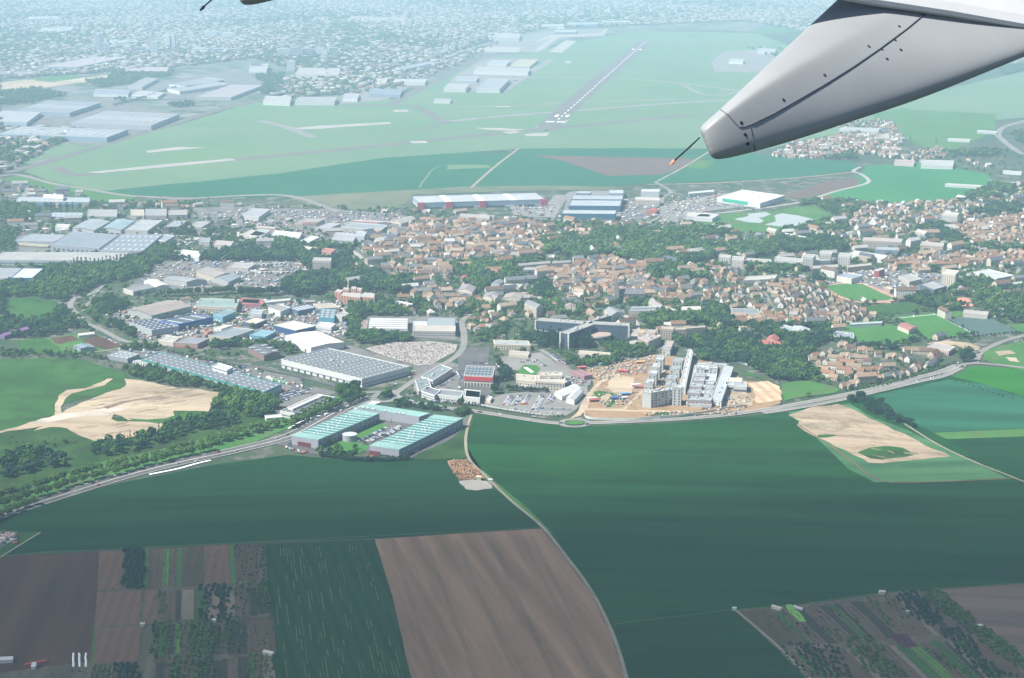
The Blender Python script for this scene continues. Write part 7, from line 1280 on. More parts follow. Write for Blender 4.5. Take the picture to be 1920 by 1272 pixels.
estate('T3', [(1460, 890), (1908, 880), (2000, 960), (1750, 1000), (1500, 960)], (60, 50), 20, 'the scattered farms beyond the wing', MIXR, [0, 2, 8], .35, .3, 15, .5, (6, 11), False)
estate('T1', [(0, 1030), (160, 1045), (320, 1080), (520, 1110), (500, 1150), (300, 1170), (0, 1160)], (32, 26), 10, 'the depots at the far left', dict(pale=3, slate=2, terracotta=.5), [8, 6, 5], .5, .3, 8, .3, (6, 10), False)
estate('M1', [(0, 240), (330, 240), (600, 290), (560, 380), (200, 390), (0, 380)], (34, 30), 8, 'the far left yards', dict(pale=3, slate=2, terracotta=1), [8, 8, 2, 6], .5, .3, 8, .5, (7, 12), False)
estate('M1', [(1420, 300), (1908, 300), (1908, 460), (1500, 500), (1450, 420)], (34, 30), 8, 'the yards behind the middle estate', dict(pale=3, slate=2, terracotta=1), [8, 8, 2, 6], .5, .3, 8, .5, (7, 12), False)
estate('M2', [(0, 280), (440, 300), (700, 340), (860, 460), (640, 560), (300, 520), (0, 480)], (36, 32), 8, 'the back of the middle estate', dict(pale=3, slate=2, terracotta=1), [8, 8, 2, 6], .4, .3, 8, .4, (7, 12), False)
estate('M2', [(0, 600), (400, 620), (560, 690), (350, 720), (340, 800), (0, 780)], (36, 26), 20, 'the trailer yards', dict(pale=3, slate=1), [8, 7], .35, .3, 15, .15, (5, 8), False)
estate('M2', [(0, 890), (820, 900), (850, 1150), (600, 1040), (0, 1190)], (34, 30), 15, 'the middle estate', dict(pale=3, slate=2, brown=.5), [8, 7, 8], .35, .3, 8, .35, (6, 10), False)
estate('M1', [(800, 1000), (1200, 880), (1908, 870), (1908, 1230), (1250, 1220)], (36, 30), 15, 'the left industrial estate', dict(pale=3, slate=2, brown=.5), [8, 7, 8], .3, .3, 8, .4, (6, 10), False)
for ln, zn, n in ((MAINL, 'the dual carriageway', 14), (RING, 'the ring road', 8)):
    for i in range(n):
        k = random.randrange(len(ln) - 1); d = (ln[k + 1] - ln[k]).normalized(); sd_ = random.choice((-1, 1)); p = ln[k] + Vector((-d.y, d.x)) * sd_ * (4.5 if ln is MAINL else 1.9); car(p.x, p.y, math.atan2(d.y, d.x), random.choice(PAL), zn)
T = []
for z, q, n in (('M1', [(780, 1000), (1200, 900), (1908, 880), (1908, 1200), (1300, 1220), (1050, 1180)], 260), ('M2', [(0, 880), (830, 900), (850, 1150), (600, 1200), (0, 1200)], 260), ('M1', [(100, 400), (1900, 200), (1908, 820), (900, 830), (1200, 560)], 500), ('M2', [(0, 200), (1300, 250), (1100, 440), (400, 440), (570, 690), (350, 830), (0, 800)], 600), ('L1', [(780, 230), (1250, 235), (2250, 440), (2250, 560)], 60), ('L2', [(150, 1090), (480, 1170), (300, 1150)], 10), ('M3', [(300, 190), (1440, 120), (1900, 90), (1800, 220), (1430, 320), (330, 250)], 300), ('M4', [(780, 540), (1120, 520), (1500, 560), (1450, 670), (800, 610)], 120)):
    P = GP(z, q); x, y = grid_pts(P, 7, 0, .5); k = free(x, y); x, y = x[k], y[k]
    for i in rng.permutation(len(x))[:n]: T.append((0, x[i], y[i], .2, random.uniform(3, 9), random.uniform(2, 3), random.uniform(1.2, 3), .3 + random.choice((0, 1.57)), random.random()))
stamp('yard_goods', [bxt], [tint_mat('yard_goods_paint', [(.45, .44, .42), (.3, .31, .32), (.5, .5, .5), (.12, .13, .15), (.2, .25, .35), (.3, .14, .1), (.4, .36, .3)])], T, dict(kind='stuff', label='vans, containers and pallets standing about the industrial yards', cat='yard goods'))
for q_ in LATE: mark(q_, 0)
TOWN = [(-60, 380), (250, 385), (700, 390), (1000, 415), (1300, 420), (1440, 400), (1640, 350), (2000, 350), (2000, 600), (1790, 640), (1480, 620), (1230, 640), (1120, 690), (880, 690), (860, 600), (620, 640), (500, 640), (420, 690), (200, 640), (-60, 560)]
estate('P', TOWN[:5] + [(1300, 420), (1440, 400), (1640, 350), (2000, 350), (2000, 600), (1790, 640), (1480, 620), (1230, 640), (1000, 600), (800, 600), (640, 560), (640, 420)], (25, 24), 22, 'the scattered streets of the town', dict(terracotta=3, brown=3, slate=2, pale=1.5), [0, 1, 2, 3, 4, 8, 6], .5, .3, 20, .5, (5, 10), False)
wood('P', TOWN, 13, (5, 10), 'the streets of the town', (('round', 'g', 4), ('bush', 'l', 1), ('bush', 'g', 2), ('round', 'l', 1), ('conifer', 'd', .5)), .5)
# far city
FT = []; FH = []
def city(q, sp, prob, hts, treep=.5, z='P'):
    poly = GP(z, q); x, y = grid_pts(poly, sp, .2, .45); u = rng.random(len(x))
    n1 = np.sin(x * .004 + 1.3 * np.sin(y * .0017)) * np.cos(y * .0023 + .7) ; k = u < prob * (.75 + .5 * n1)
    for a, b in zip(x[k], y[k]):
        r = random.random(); s = random.uniform(.9, 1.3); sz = 1.0
        FH.append((0 if r < .8 else 1, a, b, 0, s, s * random.uniform(.7, 1.2), s * random.uniform(.7, 1.1), .2 + random.choice((0, 1.57)) + random.uniform(-.3, .3), random.random()))
    k = (~k) & (rng.random(len(x)) < treep)
    for a, b in zip(x[k], y[k]): s = random.uniform(.7, 1.5); FT.append((random.randrange(4), a, b, 0, s * 1.3, s * 1.3, s, random.uniform(0, 6), random.random()))
fh = MB(); fh.face([(-6, -4.5, 0), (6, -4.5, 0), (6, -4.5, 6), (-6, -4.5, 6)]); fh.face([(6, -4.5, 0), (6, 4.5, 0), (6, 4.5, 6), (6, 0, 9.5), (6, -4.5, 6)]); fh.face([(-6, 4.5, 0), (-6, -4.5, 0), (-6, -4.5, 6), (-6, 0, 9.5), (-6, 4.5, 6)])
fh.face([(-6, -4.5, 6), (6, -4.5, 6), (6, 0, 9.5), (-6, 0, 9.5)], 1); fh.face([(6, 4.5, 6), (-6, 4.5, 6), (-6, 0, 9.5), (6, 0, 9.5)], 1)
fb = MB(); fb.box((0, 0, 0), (30, 15, 11), 0, 0); fb.box((0, 0, 11), (29, 14, .6), 0, 2)
city([(-150, 5), (-150, 330), (0, 330), (160, 245), (0, 240), (0, 150), (300, 130), (480, 110), (600, 150), (520, 180), (640, 180), (760, 130), (880, 90), (1010, 55), (1400, 40), (1560, 70), (1560, -10), (600, -10)], (17, 17), .62, 0, .85)
city([(-300, -60), (2300, -60), (2300, -8), (-300, -8)], (60, 60), .7, 0, .6)
city([(1400, 40), (1560, 70), (1700, 60), (2050, 60), (2050, -10), (1300, -10)], (30, 30), .45, 0, .7)
city([(500, 150), (760, 130), (900, 90), (960, 70), (860, 120), (740, 170), (520, 190)], (28, 28), .6, 0, .4)
city([(1540, 90), (1600, 110), (1640, 150), (1560, 150), (1480, 120), (1400, 90)], (40, 40), .4, 0, .5)
stamp('city_houses', [as_template(fh), as_template(fb)], [tint_mat('far_walls', [(.22, .2, .17), (.28, .26, .23), (.18, .16, .13), (.13, .13, .12)]), tint_mat('far_roofs', [(.24, .15, .12), (.16, .12, .11), (.13, .14, .15), (.3, .28, .26), (.2, .15, .13)]), RM['pale']], FH, dict(kind='stuff', label='endless pale suburb houses fading into haze behind the airfield', cat='city houses'))
fts = [as_template(crown(9, 11, 8, .5, s, 'round', 2.8)) for s in range(4)]
stamp('city_trees', fts, [LG], FT, dict(kind='stuff', label='tree belts between the suburb houses fading into haze', cat='city trees')); print('CITY', len(FH), len(FT))
# ================================================================== trees
gR = (('round', 'g', 6), ('big', 'g', 3), ('round', 'l', 1.5), ('round', 'd', 1.5), ('conifer', 'd', .6)); gS = (('bush', 'g', 4), ('round', 'g', 2), ('bush', 'l', 1), ('bush', 'd', 1)); gD = (('round', 'g', 3), ('big', 'd', 2), ('round', 'd', 2), ('conifer', 'd', 1))
tree_row('P', [(-20, 985), (30, 960), (75, 943)], 12, (10, 12), 'the near row along the carriageway', 'round', 'l')
for q, zn in ((([(0, 955), (60, 938), (150, 908), (250, 882), (330, 860), (395, 846)]), 'the near row along the carriageway'),): tree_row('P', q, 12, (11, 14), zn, 'round', 'l', .2)
tree_row('P', [(-10, 942), (60, 922), (140, 896), (220, 878), (300, 858), (380, 838), (460, 815), (520, 800)], 10.5, (9, 13), 'the back row along the carriageway', 'round', 'l', .25)
tree_row('P', [(400, 838), (450, 822), (500, 808), (540, 796)], 14, (8, 10), 'the far part of the carriageway row', 'round', 'l', .12)
tree_row('K', [(10, 560), (120, 500), (240, 440), (340, 400), (430, 370)], 11, (9, 12), 'the double row beside the dark roofed office', 'round', 'l', .12); tree_row('K', [(40, 500), (150, 440), (260, 390), (360, 340), (440, 300)], 11, (9, 12), 'the double row beside the dark roofed office', 'round', 'g', .12)
tree_row('K', [(380, 400), (450, 380), (520, 350)], 9, (11, 14), 'the clump at the row end', 'big', 'g', .2); tree_row('K', [(590, 330), (660, 300), (740, 270), (800, 250)], 9, (9, 12), 'the clump behind the back wing', 'round', 'g', .2)
wood('K', [(480, 230), (540, 150), (700, 160), (720, 230), (640, 260), (560, 300), (490, 300)], 8.5, (10, 14), 'the clump before the roundabout', gR); wood('K', [(820, 220), (900, 200), (960, 210), (1070, 220), (1000, 260), (860, 260)], 8, (7, 11), 'the roundabout island', gR)
wood('K', [(960, 290), (1100, 270), (1240, 320), (1400, 340), (1580, 350), (1560, 390), (1300, 360), (1080, 340)], 7, (6, 9), 'the belt behind the back wing', gD); wood('K', [(1100, 190), (1250, 190), (1450, 230), (1700, 280), (1880, 310), (1880, 330), (1500, 300), (1250, 240)], 6.5, (4, 7), 'the belt below the white offices', gS)
wood('K', [(1700, 370), (1780, 360), (1840, 380), (1820, 420), (1720, 410)], 7, (7, 10), 'the clump by the farm track', gR)
tree_row('K', [(320, 800), (450, 830), (620, 850), (760, 870)], 6, (5, 7), 'the front hedge row of the teal wings', 'bush', 'd', .2); tree_row('K', [(330, 830), (600, 868), (860, 880), (1100, 875), (1240, 860)], 5, (8, 10), 'the front hedge row of the teal wings', 'bush', 'd', .25)
wood('K', [(300, 790), (420, 780), (760, 850), (1240, 840), (1250, 880), (800, 890), (320, 840)], 6.5, (9, 12), 'the hedge before the teal wings', gS); wood('K', [(1270, 850), (1440, 790), (1640, 700), (1720, 640), (1700, 760), (1560, 830), (1300, 880)], 7, (7, 11), 'the bank right of the teal wings', gD)
wood('K', [(0, 620), (60, 580), (200, 530), (0, 680)], 6, (4, 6), 'the left hedge of the teal wings', gS, .6)
for x, y in ((440, 715), (675, 765), (765, 715), (905, 480), (1032, 495), (1275, 470)): p = G('K', x, y); plant(p.x, p.y, random.uniform(5, 8), 'conifer' if x > 900 else 'round', 'g', 'the court lawn')
wood('L1', [(0, 1010), (200, 980), (480, 1020), (520, 1090), (330, 1120), (180, 1170), (0, 1180)], 9.5, (8, 12), 'the wood below the sand fill', gD); wood('L1', [(680, 960), (860, 900), (1080, 870), (1260, 800), (1400, 720), (1620, 670), (1750, 700), (1860, 720), (1700, 800), (1340, 880), (1050, 970), (860, 1020), (700, 1010)], 9, (7, 11), 'the thicket right of the sand fill', gD)
wood('L1', [(0, 870), (300, 850), (560, 900), (680, 960), (480, 1010), (0, 1000)], 16, (4, 7), 'the scrub below the sand fill', gS, .6); wood('L1', [(0, 460), (60, 470), (200, 560), (290, 620), (350, 720), (230, 740), (100, 660), (0, 640)], 9, (9, 13), 'the dark clump left of the sand fill', gD); wood('L1', [(0, 640), (90, 660), (110, 740), (0, 770)], 9, (8, 12), 'the dark clump left of the sand fill', gD)
wood('L1', [(1660, 540), (1760, 520), (1908, 560), (2050, 620), (2060, 700), (1900, 740), (1760, 690), (1600, 660), (1580, 620)], 9, (9, 13), 'the thicket at the end of the sand fill', (('big', 'g', 3), ('round', 'l', 2), ('round', 'g', 3), ('big', 'd', 2))); wood('L1', [(930, 370), (1200, 370), (1500, 420), (1720, 490), (1900, 560), (1640, 540), (1500, 510), (1220, 485), (1050, 440), (940, 420)], 8, (7, 11), 'the belt behind the sand fill', gR)
wood('L1', [(600, 290), (860, 320), (950, 400), (900, 400), (640, 320)], 9, (4, 7), 'the purple scrub behind the meadow', (('bush', 'p', 2), ('bush', 'g', 4))); wood('L1', [(0, 225), (250, 220), (480, 230), (800, 280), (800, 310), (300, 285), (0, 285)], 9, (5, 8), 'the hedge behind the left meadow', gR); wood('L1', [(960, 480 - 100), (1040, 390), (1020, 410), (950, 400)], 7, (6, 8), 'the purple clump', (('round', 'p', 1),))
tree_row('L1', [(480, 240), (560, 250), (620, 250)], 8, (8, 10), 'the cypress row by the farm shed', 'poplar', 'd'); tree_row('L1', [(1240, 240), (1500, 300), (1800, 370)], 9, (5, 7), 'the row behind the long warehouse', 'round', 'g')
wood('L1', [(1060, 170), (1200, 210), (1160, 260), (960, 250), (820, 230)], 8, (6, 10), 'the clump at the street bend', gR); wood('L1', [(2050, 700), (2250, 720), (2300, 660), (2500, 560), (2640, 580), (2300, 760), (2100, 790)], 7.5, (6, 9), 'the belt behind the office row', gS)
# upper left woods
wood('M1', [(0, 780), (330, 640), (640, 640), (900, 580), (960, 560), (1080, 540), (1130, 480), (1200, 500), (1320, 480), (1300, 560), (1100, 640), (1150, 700), (900, 750), (760, 760), (640, 830), (540, 860), (480, 900), (300, 880), (260, 860), (0, 870)], 9.5, (9, 14), 'the left wood', gR)
wood('M1', [(1100, 640), (1330, 560), (1500, 570), (1700, 520), (1908, 480), (1960, 560), (1700, 620), (1460, 640), (1200, 720), (1100, 720)], 9.5, (9, 14), 'the wooded belt', gD); wood('M2', [(-20, 530), (240, 540), (480, 480), (640, 560), (580, 640), (560, 690), (480, 600), (200, 610), (-20, 620)], 9, (10, 15), 'the wooded belt right part', gD)
wood('M1', [(0, 1000), (200, 1050), (420, 980), (600, 1040), (700, 1060), (800, 1100), (720, 1110), (560, 1100), (420, 1150), (250, 1170), (0, 1180)], 9.5, (8, 12), 'the trees by the violet shed', gD); wood('M1', [(680, 900), (820, 880), (960, 900), (930, 960), (780, 1000), (700, 960)], 9, (9, 13), 'the clump beside the street bend', gD); wood('M1', [(600, 960), (700, 960), (760, 1060), (860, 1130), (780, 1110), (640, 1050)], 8.5, (8, 12), 'the light clump beside the street', (('round', 'l', 2), ('round', 'g', 2)))
wood('M1', [(850, 1000), (950, 1050), (1010, 1150), (1000, 1180), (900, 1120), (820, 1060)], 8.5, (9, 12), 'the dark clump beside the black roofed hall', gD); wood('M1', [(0, 870), (120, 890), (40, 960), (60, 1010), (0, 1000)], 9, (8, 12), 'the left edge thicket', gD); wood('M1', [(430, 960), (520, 930), (540, 1000), (430, 1030)], 9, (9, 13), 'the thicket by the street bend', gD)
tree_row('M1', [(1180, 860), (1500, 850), (1700, 840), (1908, 840)], 11, (12, 14), 'the row before the gabled halls', 'round', 'g', .15); tree_row('M2', [(30, 860), (200, 850), (350, 850)], 10, (13, 16), 'the row before the gabled halls', 'round', 'd', .15); tree_row('M1', [(540, 640), (700, 640), (820, 630), (940, 610)], 7, (15, 19), 'the poplar row behind the left wood', 'poplar', 'd', .25)
tree_row('M1', [(320, 210), (420, 220), (580, 215)], 10, (15, 18), 'the far poplar row', 'poplar', 'd', .2); tree_row('M1', [(1220, 410), (1400, 400), (1420, 360), (1300, 350)], 8, (12, 16), 'the poplars beside the second row of halls', 'poplar', 'g', .3); wood('M1', [(1220, 350), (1430, 340), (1500, 350), (1470, 400), (1300, 410)], 10, (9, 12), 'the grove beside the halls', gD)
for z, x, y in (('M1', 1585, 955), ('M1', 1760, 955), ('M1', 1793, 990), ('M1', 1025, 440), ('T1', 1090, 1165), ('T1', 1175, 1160), ('T1', 1300, 1165), ('M2', 1220, 720), ('M2', 935, 260), ('M2', 1045, 265), ('M2', 1130, 265), ('M3', 860, 790), ('M3', 965, 840), ('T3', 1425, 810), ('T3', 1280, 800)): p = G(z, x, y); plant(p.x, p.y, random.uniform(15, 20), 'poplar', 'd', 'the single tall cypresses')
wood('M1', [(0, 180), (180, 180), (300, 210), (300, 240), (180, 330), (60, 320), (0, 260)], 12, (9, 13), 'the far left grove', gR); wood('M1', [(590, 270), (880, 260), (900, 380), (640, 380)], 14, (9, 12), 'the trees among the back halls', gR, .6); wood('M1', [(0, 380), (120, 380), (110, 520), (0, 520)], 10, (9, 13), 'the grove left of the grey depot', gR); wood('M1', [(700, 160), (1500, 160), (1500, 200), (640, 210)], 12, (7, 10), 'the belt behind the back row of halls', gR, .8)
wood('M1', [(900, 500), (1100, 480), (1120, 560), (960, 560)], 9, (9, 13), 'the trees beside the grey depot', gD); wood('M1', [(1500, 380), (1900, 350), (1908, 480), (1500, 480)], 14, (8, 12), 'the trees behind the wooded belt', gR, .6)
wood('M1', [(1050, 1120), (1340, 1110), (1340, 1130), (1150, 1170)], 7, (5, 7), 'the hedge below the black roofed hall', gS); wood('M1', [(1560, 1150), (1760, 1150), (1800, 1230), (1640, 1260), (1500, 1240)], 8.5, (8, 12), 'the grove before the cream fronted hall', gD); wood('M1', [(1440, 1100), (1540, 1110), (1540, 1170), (1460, 1160)], 8, (9, 12), 'the clump in the big yard', gD)
# middle woods
wood('M2', [(365, 780), (480, 720), (640, 700), (860, 690), (1060, 700), (1180, 730), (1340, 740), (1340, 830), (1240, 850), (1080, 840), (940, 800), (800, 790), (600, 850), (440, 870), (370, 840)], 8.5, (12, 17), 'the long wood before the old village', gD); wood('M2', [(580, 600), (700, 600), (860, 560), (870, 680), (720, 690), (600, 690)], 9, (12, 16), 'the trees round the tall tower block', (('poplar', 'd', 2), ('round', 'd', 3), ('round', 'g', 2)))
wood('M2', [(270, 440), (440, 460), (620, 540), (560, 560), (300, 520)], 10, (10, 14), 'the grove behind the trailer yards', gR); wood('M2', [(310, 260), (540, 210), (540, 260), (420, 320), (310, 310)], 10, (10, 13), 'the grove in the back estate', gR); wood('M2', [(480, 340), (640, 330), (720, 370), (500, 380)], 10, (8, 11), 'the grove by the cream factory', gR); wood('M2', [(640, 470), (870, 460), (880, 510), (640, 510)], 9, (9, 12), 'the grove below the tall white factory', gR)
wood('M2', [(850, 900), (940, 890), (1180, 920), (1260, 990), (1240, 1020), (960, 1020), (930, 1090), (820, 1100), (820, 980)], 8.5, (9, 13), 'the grove above the striped factory', gR); wood('M2', [(1270, 900), (1440, 920), (1450, 990), (1300, 970), (1200, 940)], 8.5, (8, 12), 'the trees above the glazed hall', gD); wood('M2', [(860, 1080), (940, 1110), (1300, 1120), (1320, 1190), (1150, 1220), (960, 1220), (860, 1190)], 8, (8, 12), 'the grove before the striped factory', gR)
wood('M2', [(1620, 980), (1760, 940), (1790, 1000), (1740, 1060), (1700, 1040), (1660, 1080)], 8.5, (9, 12), 'the trees right of the glazed hall', gR); wood('M2', [(20, 1200), (260, 1140), (400, 1140), (560, 1260), (400, 1300), (100, 1260)], 7.5, (6, 9), 'the green slope left of the cream hall', (('bush', 'g', 3), ('round', 'g', 3))); wood('M2', [(1590, 600), (1700, 620), (1908, 620), (1908, 800), (1800, 830), (1740, 780), (1640, 740), (1600, 680)], 9, (11, 16), 'the park left of the church', gR)
wood('M3', [(0, 620), (160, 600), (350, 620), (360, 700), (340, 760), (180, 760), (100, 790), (0, 800)], 9, (11, 16), 'the park left of the church', gR); wood('M3', [(180, 600), (360, 570), (560, 580), (560, 600), (300, 660), (200, 660)], 9, (9, 12), 'the trees behind the thin terraces', gR)
wood('M3', [(540, 450), (680, 440), (800, 400), (880, 470), (1050, 370), (1160, 380), (1200, 440), (1340, 370), (1500, 400), (1700, 370), (1908, 350), (1960, 400), (1700, 440), (1500, 420), (1640, 470), (1800, 500), (1830, 600), (1560, 640), (1700, 740), (1560, 780), (1420, 700), (1380, 760), (1320, 700), (1420, 620), (1300, 620), (1180, 590), (1000, 560), (840, 600), (760, 590), (700, 540), (560, 540)], 9.5, (12, 18), 'the park behind the old village', (('round', 'g', 5), ('big', 'g', 5), ('big', 'l', 2), ('round', 'd', 1.5)))
wood('M3', [(1580, 700), (1760, 660), (1780, 760), (1700, 800), (1560, 790)], 9.5, (12, 16), 'the park behind the old village', gR); wood('M3', [(450, 790), (560, 740), (590, 830), (640, 820), (600, 890), (460, 880)], 9, (10, 15), 'the dark grove in the village', gD); wood('M3', [(0, 800), (100, 880), (400, 900), (420, 980), (300, 1000), (100, 960), (0, 950)], 9, (9, 13), 'the trees below the cream blocks', gR); wood('M3', [(550, 900), (720, 920), (830, 940), (880, 1000), (760, 1010), (560, 1000)], 9, (9, 13), 'the trees behind the glass hospital', gR)
wood('M3', [(1270, 1010), (1460, 980), (1700, 960), (1850, 1000), (1860, 1090), (1760, 1080), (1420, 1080), (1340, 1110), (1240, 1080)], 8.5, (10, 15), 'the wood behind the pink blocks', gR); wood('M3', [(1210, 880), (1330, 900), (1330, 940), (1190, 940)], 9, (8, 11), 'the gardens above the dormer building', gR); wood('M3', [(80, 1130), (240, 1060), (330, 1100), (200, 1180), (60, 1200)], 8, (6, 9), 'the hedge by the cream building', gR); wood('M3', [(400, 1150), (640, 1150), (680, 1200), (520, 1250), (440, 1210)], 8.5, (8, 12), 'the trees below the left glass arm', gD)
wood('L3', [(660, 330), (740, 320), (860, 360), (1130, 380), (1160, 430), (940, 440), (760, 420), (680, 400)], 7.5, (12, 17), 'the poplar grove before the glass hospital', (('poplar', 'd', 4), ('round', 'd', 1))); wood('L3', [(1200, 400), (1350, 390), (1500, 400), (1650, 420), (1650, 510), (1540, 530), (1380, 510), (1360, 570), (1060, 590), (1000, 550), (1130, 520), (1320, 500)], 7.5, (7, 11), 'the trees between hospital and site', gR); wood('L3', [(850, 470), (980, 500), (1060, 560), (1000, 600), (900, 560)], 7.5, (6, 10), 'the trees beside the entrance street', gR)
wood('L3', [(410, 480), (720, 480), (780, 530), (700, 520), (520, 520), (430, 560)], 7, (6, 10), 'the ring round the helipad lawn', gR); wood('L3', [(320, 560), (420, 620), (460, 680), (380, 730), (320, 720), (310, 620)], 7.5, (9, 13), 'the grove between red hall and clinic', gD); tree_row('L3', [(410, 780), (520, 790), (640, 800), (760, 800)], 5, (7, 9), 'the dark hedge before the clinic', 'round', 'd', .2); wood('L3', [(240, 730), (320, 740), (320, 820), (240, 830)], 6, (10, 14), 'the dark clump below the red hall', gD)
tree_row('L3', [(0, 905), (120, 915), (240, 935)], 5, (4, 5), 'the hedge along the ring road', 'bush', 'd', .1); tree_row('L3', [(240, 935), (500, 975), (760, 1005), (900, 1005)], 5, (3, 4), 'the low hedge along the ring road', 'bush', 'g', .1); wood('L3', [(1000, 930), (1060, 850), (1070, 840), (1060, 880), (1020, 940)], 5, (3, 4), 'the green wedge', gS); wood('L3', [(1115, 1170), (1300, 1175), (1350, 1150), (1280, 1210), (1120, 1190)], 6, (3, 5), 'the bushes in the big crop field', gS, .7)
p = G('L3', 10, 985); wood('L3', [(-30, 960), (60, 950), (110, 980), (60, 1010), (-20, 1010)], 6.5, (7, 9), 'the clump at the track start', gR)
# right hand woods
wood('S', [(500, 90), (700, 60), (900, 60), (1100, 60), (1400, 60), (1550, 120), (1560, 200), (1900, 200), (1920, 560), (1800, 640), (1560, 560), (1400, 430), (1160, 400), (820, 390), (720, 240), (500, 180)], 8, (9, 13), 'the wood behind the building site', gD); wood('L5', [(0, 210), (60, 230), (240, 250), (290, 340), (370, 400), (400, 430), (300, 470), (140, 460), (0, 440)], 8, (9, 13), 'the wood left of the curved estate', gR)
wood('S', [(820, 200), (900, 180), (880, 380), (820, 380)], 7.5, (8, 10), 'the light trees at the wood edge', (('round', 'l', 1),)); wood('L5', [(300, 460), (420, 420), (480, 480), (560, 520), (300, 580), (110, 610), (110, 590), (300, 540)], 8, (5, 9), 'the slope left of the curved estate', (('round', 'l', 2), ('bush', 'l', 2)))
tree_row('L5', [(560, 530), (700, 515), (900, 480), (1100, 420), (1270, 370), (1380, 320)], 7, (4, 6), 'the hedge between curved estate and ring road', 'bush', 'g', .2); tree_row('L5', [(600, 525), (900, 465), (1150, 405), (1290, 350)], 9, (4, 6), 'the hedge between curved estate and ring road', 'round', 'g', .3)
wood('L5', [(330, 240), (560, 220), (780, 230), (1000, 260), (1300, 240), (1330, 320), (1180, 390), (900, 460), (700, 480), (480, 440), (340, 330)], 13, (4, 8), 'the gardens of the curved estate', (('round', 'g', 3), ('bush', 'l', 1), ('conifer', 'd', 1)), .6)
for x, y, h in ((612, 600, 11), (650, 605, 10), (690, 590, 14), (720, 620, 12), (735, 650, 11), (770, 640, 14), (810, 670, 15), (840, 690, 12), (790, 690, 10), (870, 690, 13), (900, 700, 12), (700, 570, 10), (830, 625, 11), (930, 720, 9), (955, 730, 8), (985, 745, 9), (1020, 755, 8), (1050, 770, 9), (1080, 790, 8), (880, 730, 9), (960, 750, 9), (760, 670, 10)): p = G('L5', x, y + 12); plant(p.x, p.y, h, 'big', 'd', 'the dark clump beside the sandy plot')
wood('L5', [(930, 700), (1000, 720), (1100, 770), (1110, 810), (1000, 780), (920, 740)], 6, (6, 9), 'the dark clump beside the sandy plot', gD); tree_row('L5', [(1380, 450), (1530, 490), (1600, 530), (1750, 570), (1908, 600)], 9, (2.5, 4), 'the hedge between the right fields', 'bush', 'g', .4)
wood('L5', [(1430, 250), (1520, 240), (1540, 320), (1440, 330)], 7.5, (11, 14), 'the clump at the right junction', gD); wood('L5', [(1590, 250), (1700, 220), (1908, 150), (1908, 170), (1700, 250), (1600, 300)], 8, (4, 7), 'the bushes right of the junction', (('bush', 'g', 2), ('bush', 'l', 1))); wood('L5', [(1600, 300), (1780, 290), (1908, 330), (1908, 360), (1750, 330), (1600, 330)], 8, (4, 7), 'the bushes along the far right road', gS)
wood('L5', [(1300, 100), (1560, 90), (1700, 60), (1908, 90), (1908, 120), (1600, 140), (1540, 170), (1300, 160), (1180, 170), (1180, 150)], 8, (4, 8), 'the hedges below the slate parcel', gS, .8); wood('L5', [(340, 20), (460, 40), (480, 130), (520, 160), (700, 200), (900, 200), (980, 230), (760, 220), (560, 180), (360, 140)], 8.5, (8, 12), 'the trees round the grey depot', gD)
wood('L5', [(730, 150), (860, 170), (1080, 140), (1180, 150), (1000, 200), (800, 190)], 8, (6, 10), 'the trees below the near pitch', gR); wood('L5', [(620, 200), (1000, 215), (1000, 245), (640, 235)], 9, (6, 9), 'the trees behind the curved estate', gD, .7)
wood('M4', [(1220, 690), (1300, 660), (1380, 720), (1500, 730), (1560, 770), (1400, 780), (1340, 760), (1200, 720)], 9, (9, 13), 'the trees by the clay courts', gD); wood('M4', [(1150, 590), (1280, 560), (1290, 620), (1250, 650), (1150, 640)], 8.5, (11, 15), 'the dark conifers above the clay courts', (('conifer', 'd', 2), ('round', 'd', 2))); wood('M4', [(1050, 570), (1120, 560), (1130, 600), (1060, 610)], 8.5, (10, 13), 'the dark clump by the running track', gD)
wood('M4', [(1330, 530), (1400, 520), (1400, 590), (1330, 600)], 9, (11, 15), 'the trees by the cream tower', gD); wood('M4', [(1440, 600), (1600, 560), (1700, 610), (1908, 620), (1908, 820), (1800, 790), (1700, 760), (1600, 700), (1460, 680)], 10, (9, 13), 'the big right wood', gR, .85); wood('M4', [(1700, 770), (1800, 760), (1908, 800), (1908, 880), (1850, 850), (1720, 800)], 9, (8, 12), 'the trees right of the slate parcel', gD)
wood('M4', [(450, 340), (560, 350), (800, 350), (850, 400), (820, 430), (700, 420), (560, 440), (430, 400)], 9, (11, 16), 'the wood behind the white blocks', gD); wood('M4', [(240, 490), (410, 500), (520, 510), (640, 500), (640, 540), (400, 545), (250, 540)], 9, (9, 13), 'the trees before the white blocks', gR); wood('M4', [(0, 380), (100, 400), (400, 380), (430, 440), (300, 460), (80, 440), (0, 500)], 9.5, (11, 16), 'the park behind the old village', gR)
wood('M4', [(570, 130), (700, 115), (900, 110), (970, 150), (860, 220), (760, 190), (620, 180)], 9.5, (9, 14), 'the wood beside the pond', gR); wood('M4', [(440, 270), (560, 290), (700, 230), (850, 240), (820, 310), (640, 300), (600, 320), (480, 300)], 9.5, (9, 13), 'the trees below the pond', gR); wood('M4', [(1280, 260), (1400, 250), (1560, 320), (1600, 380), (1500, 390), (1320, 330), (1260, 300)], 9.5, (10, 14), 'the wood in the right suburb', gD)
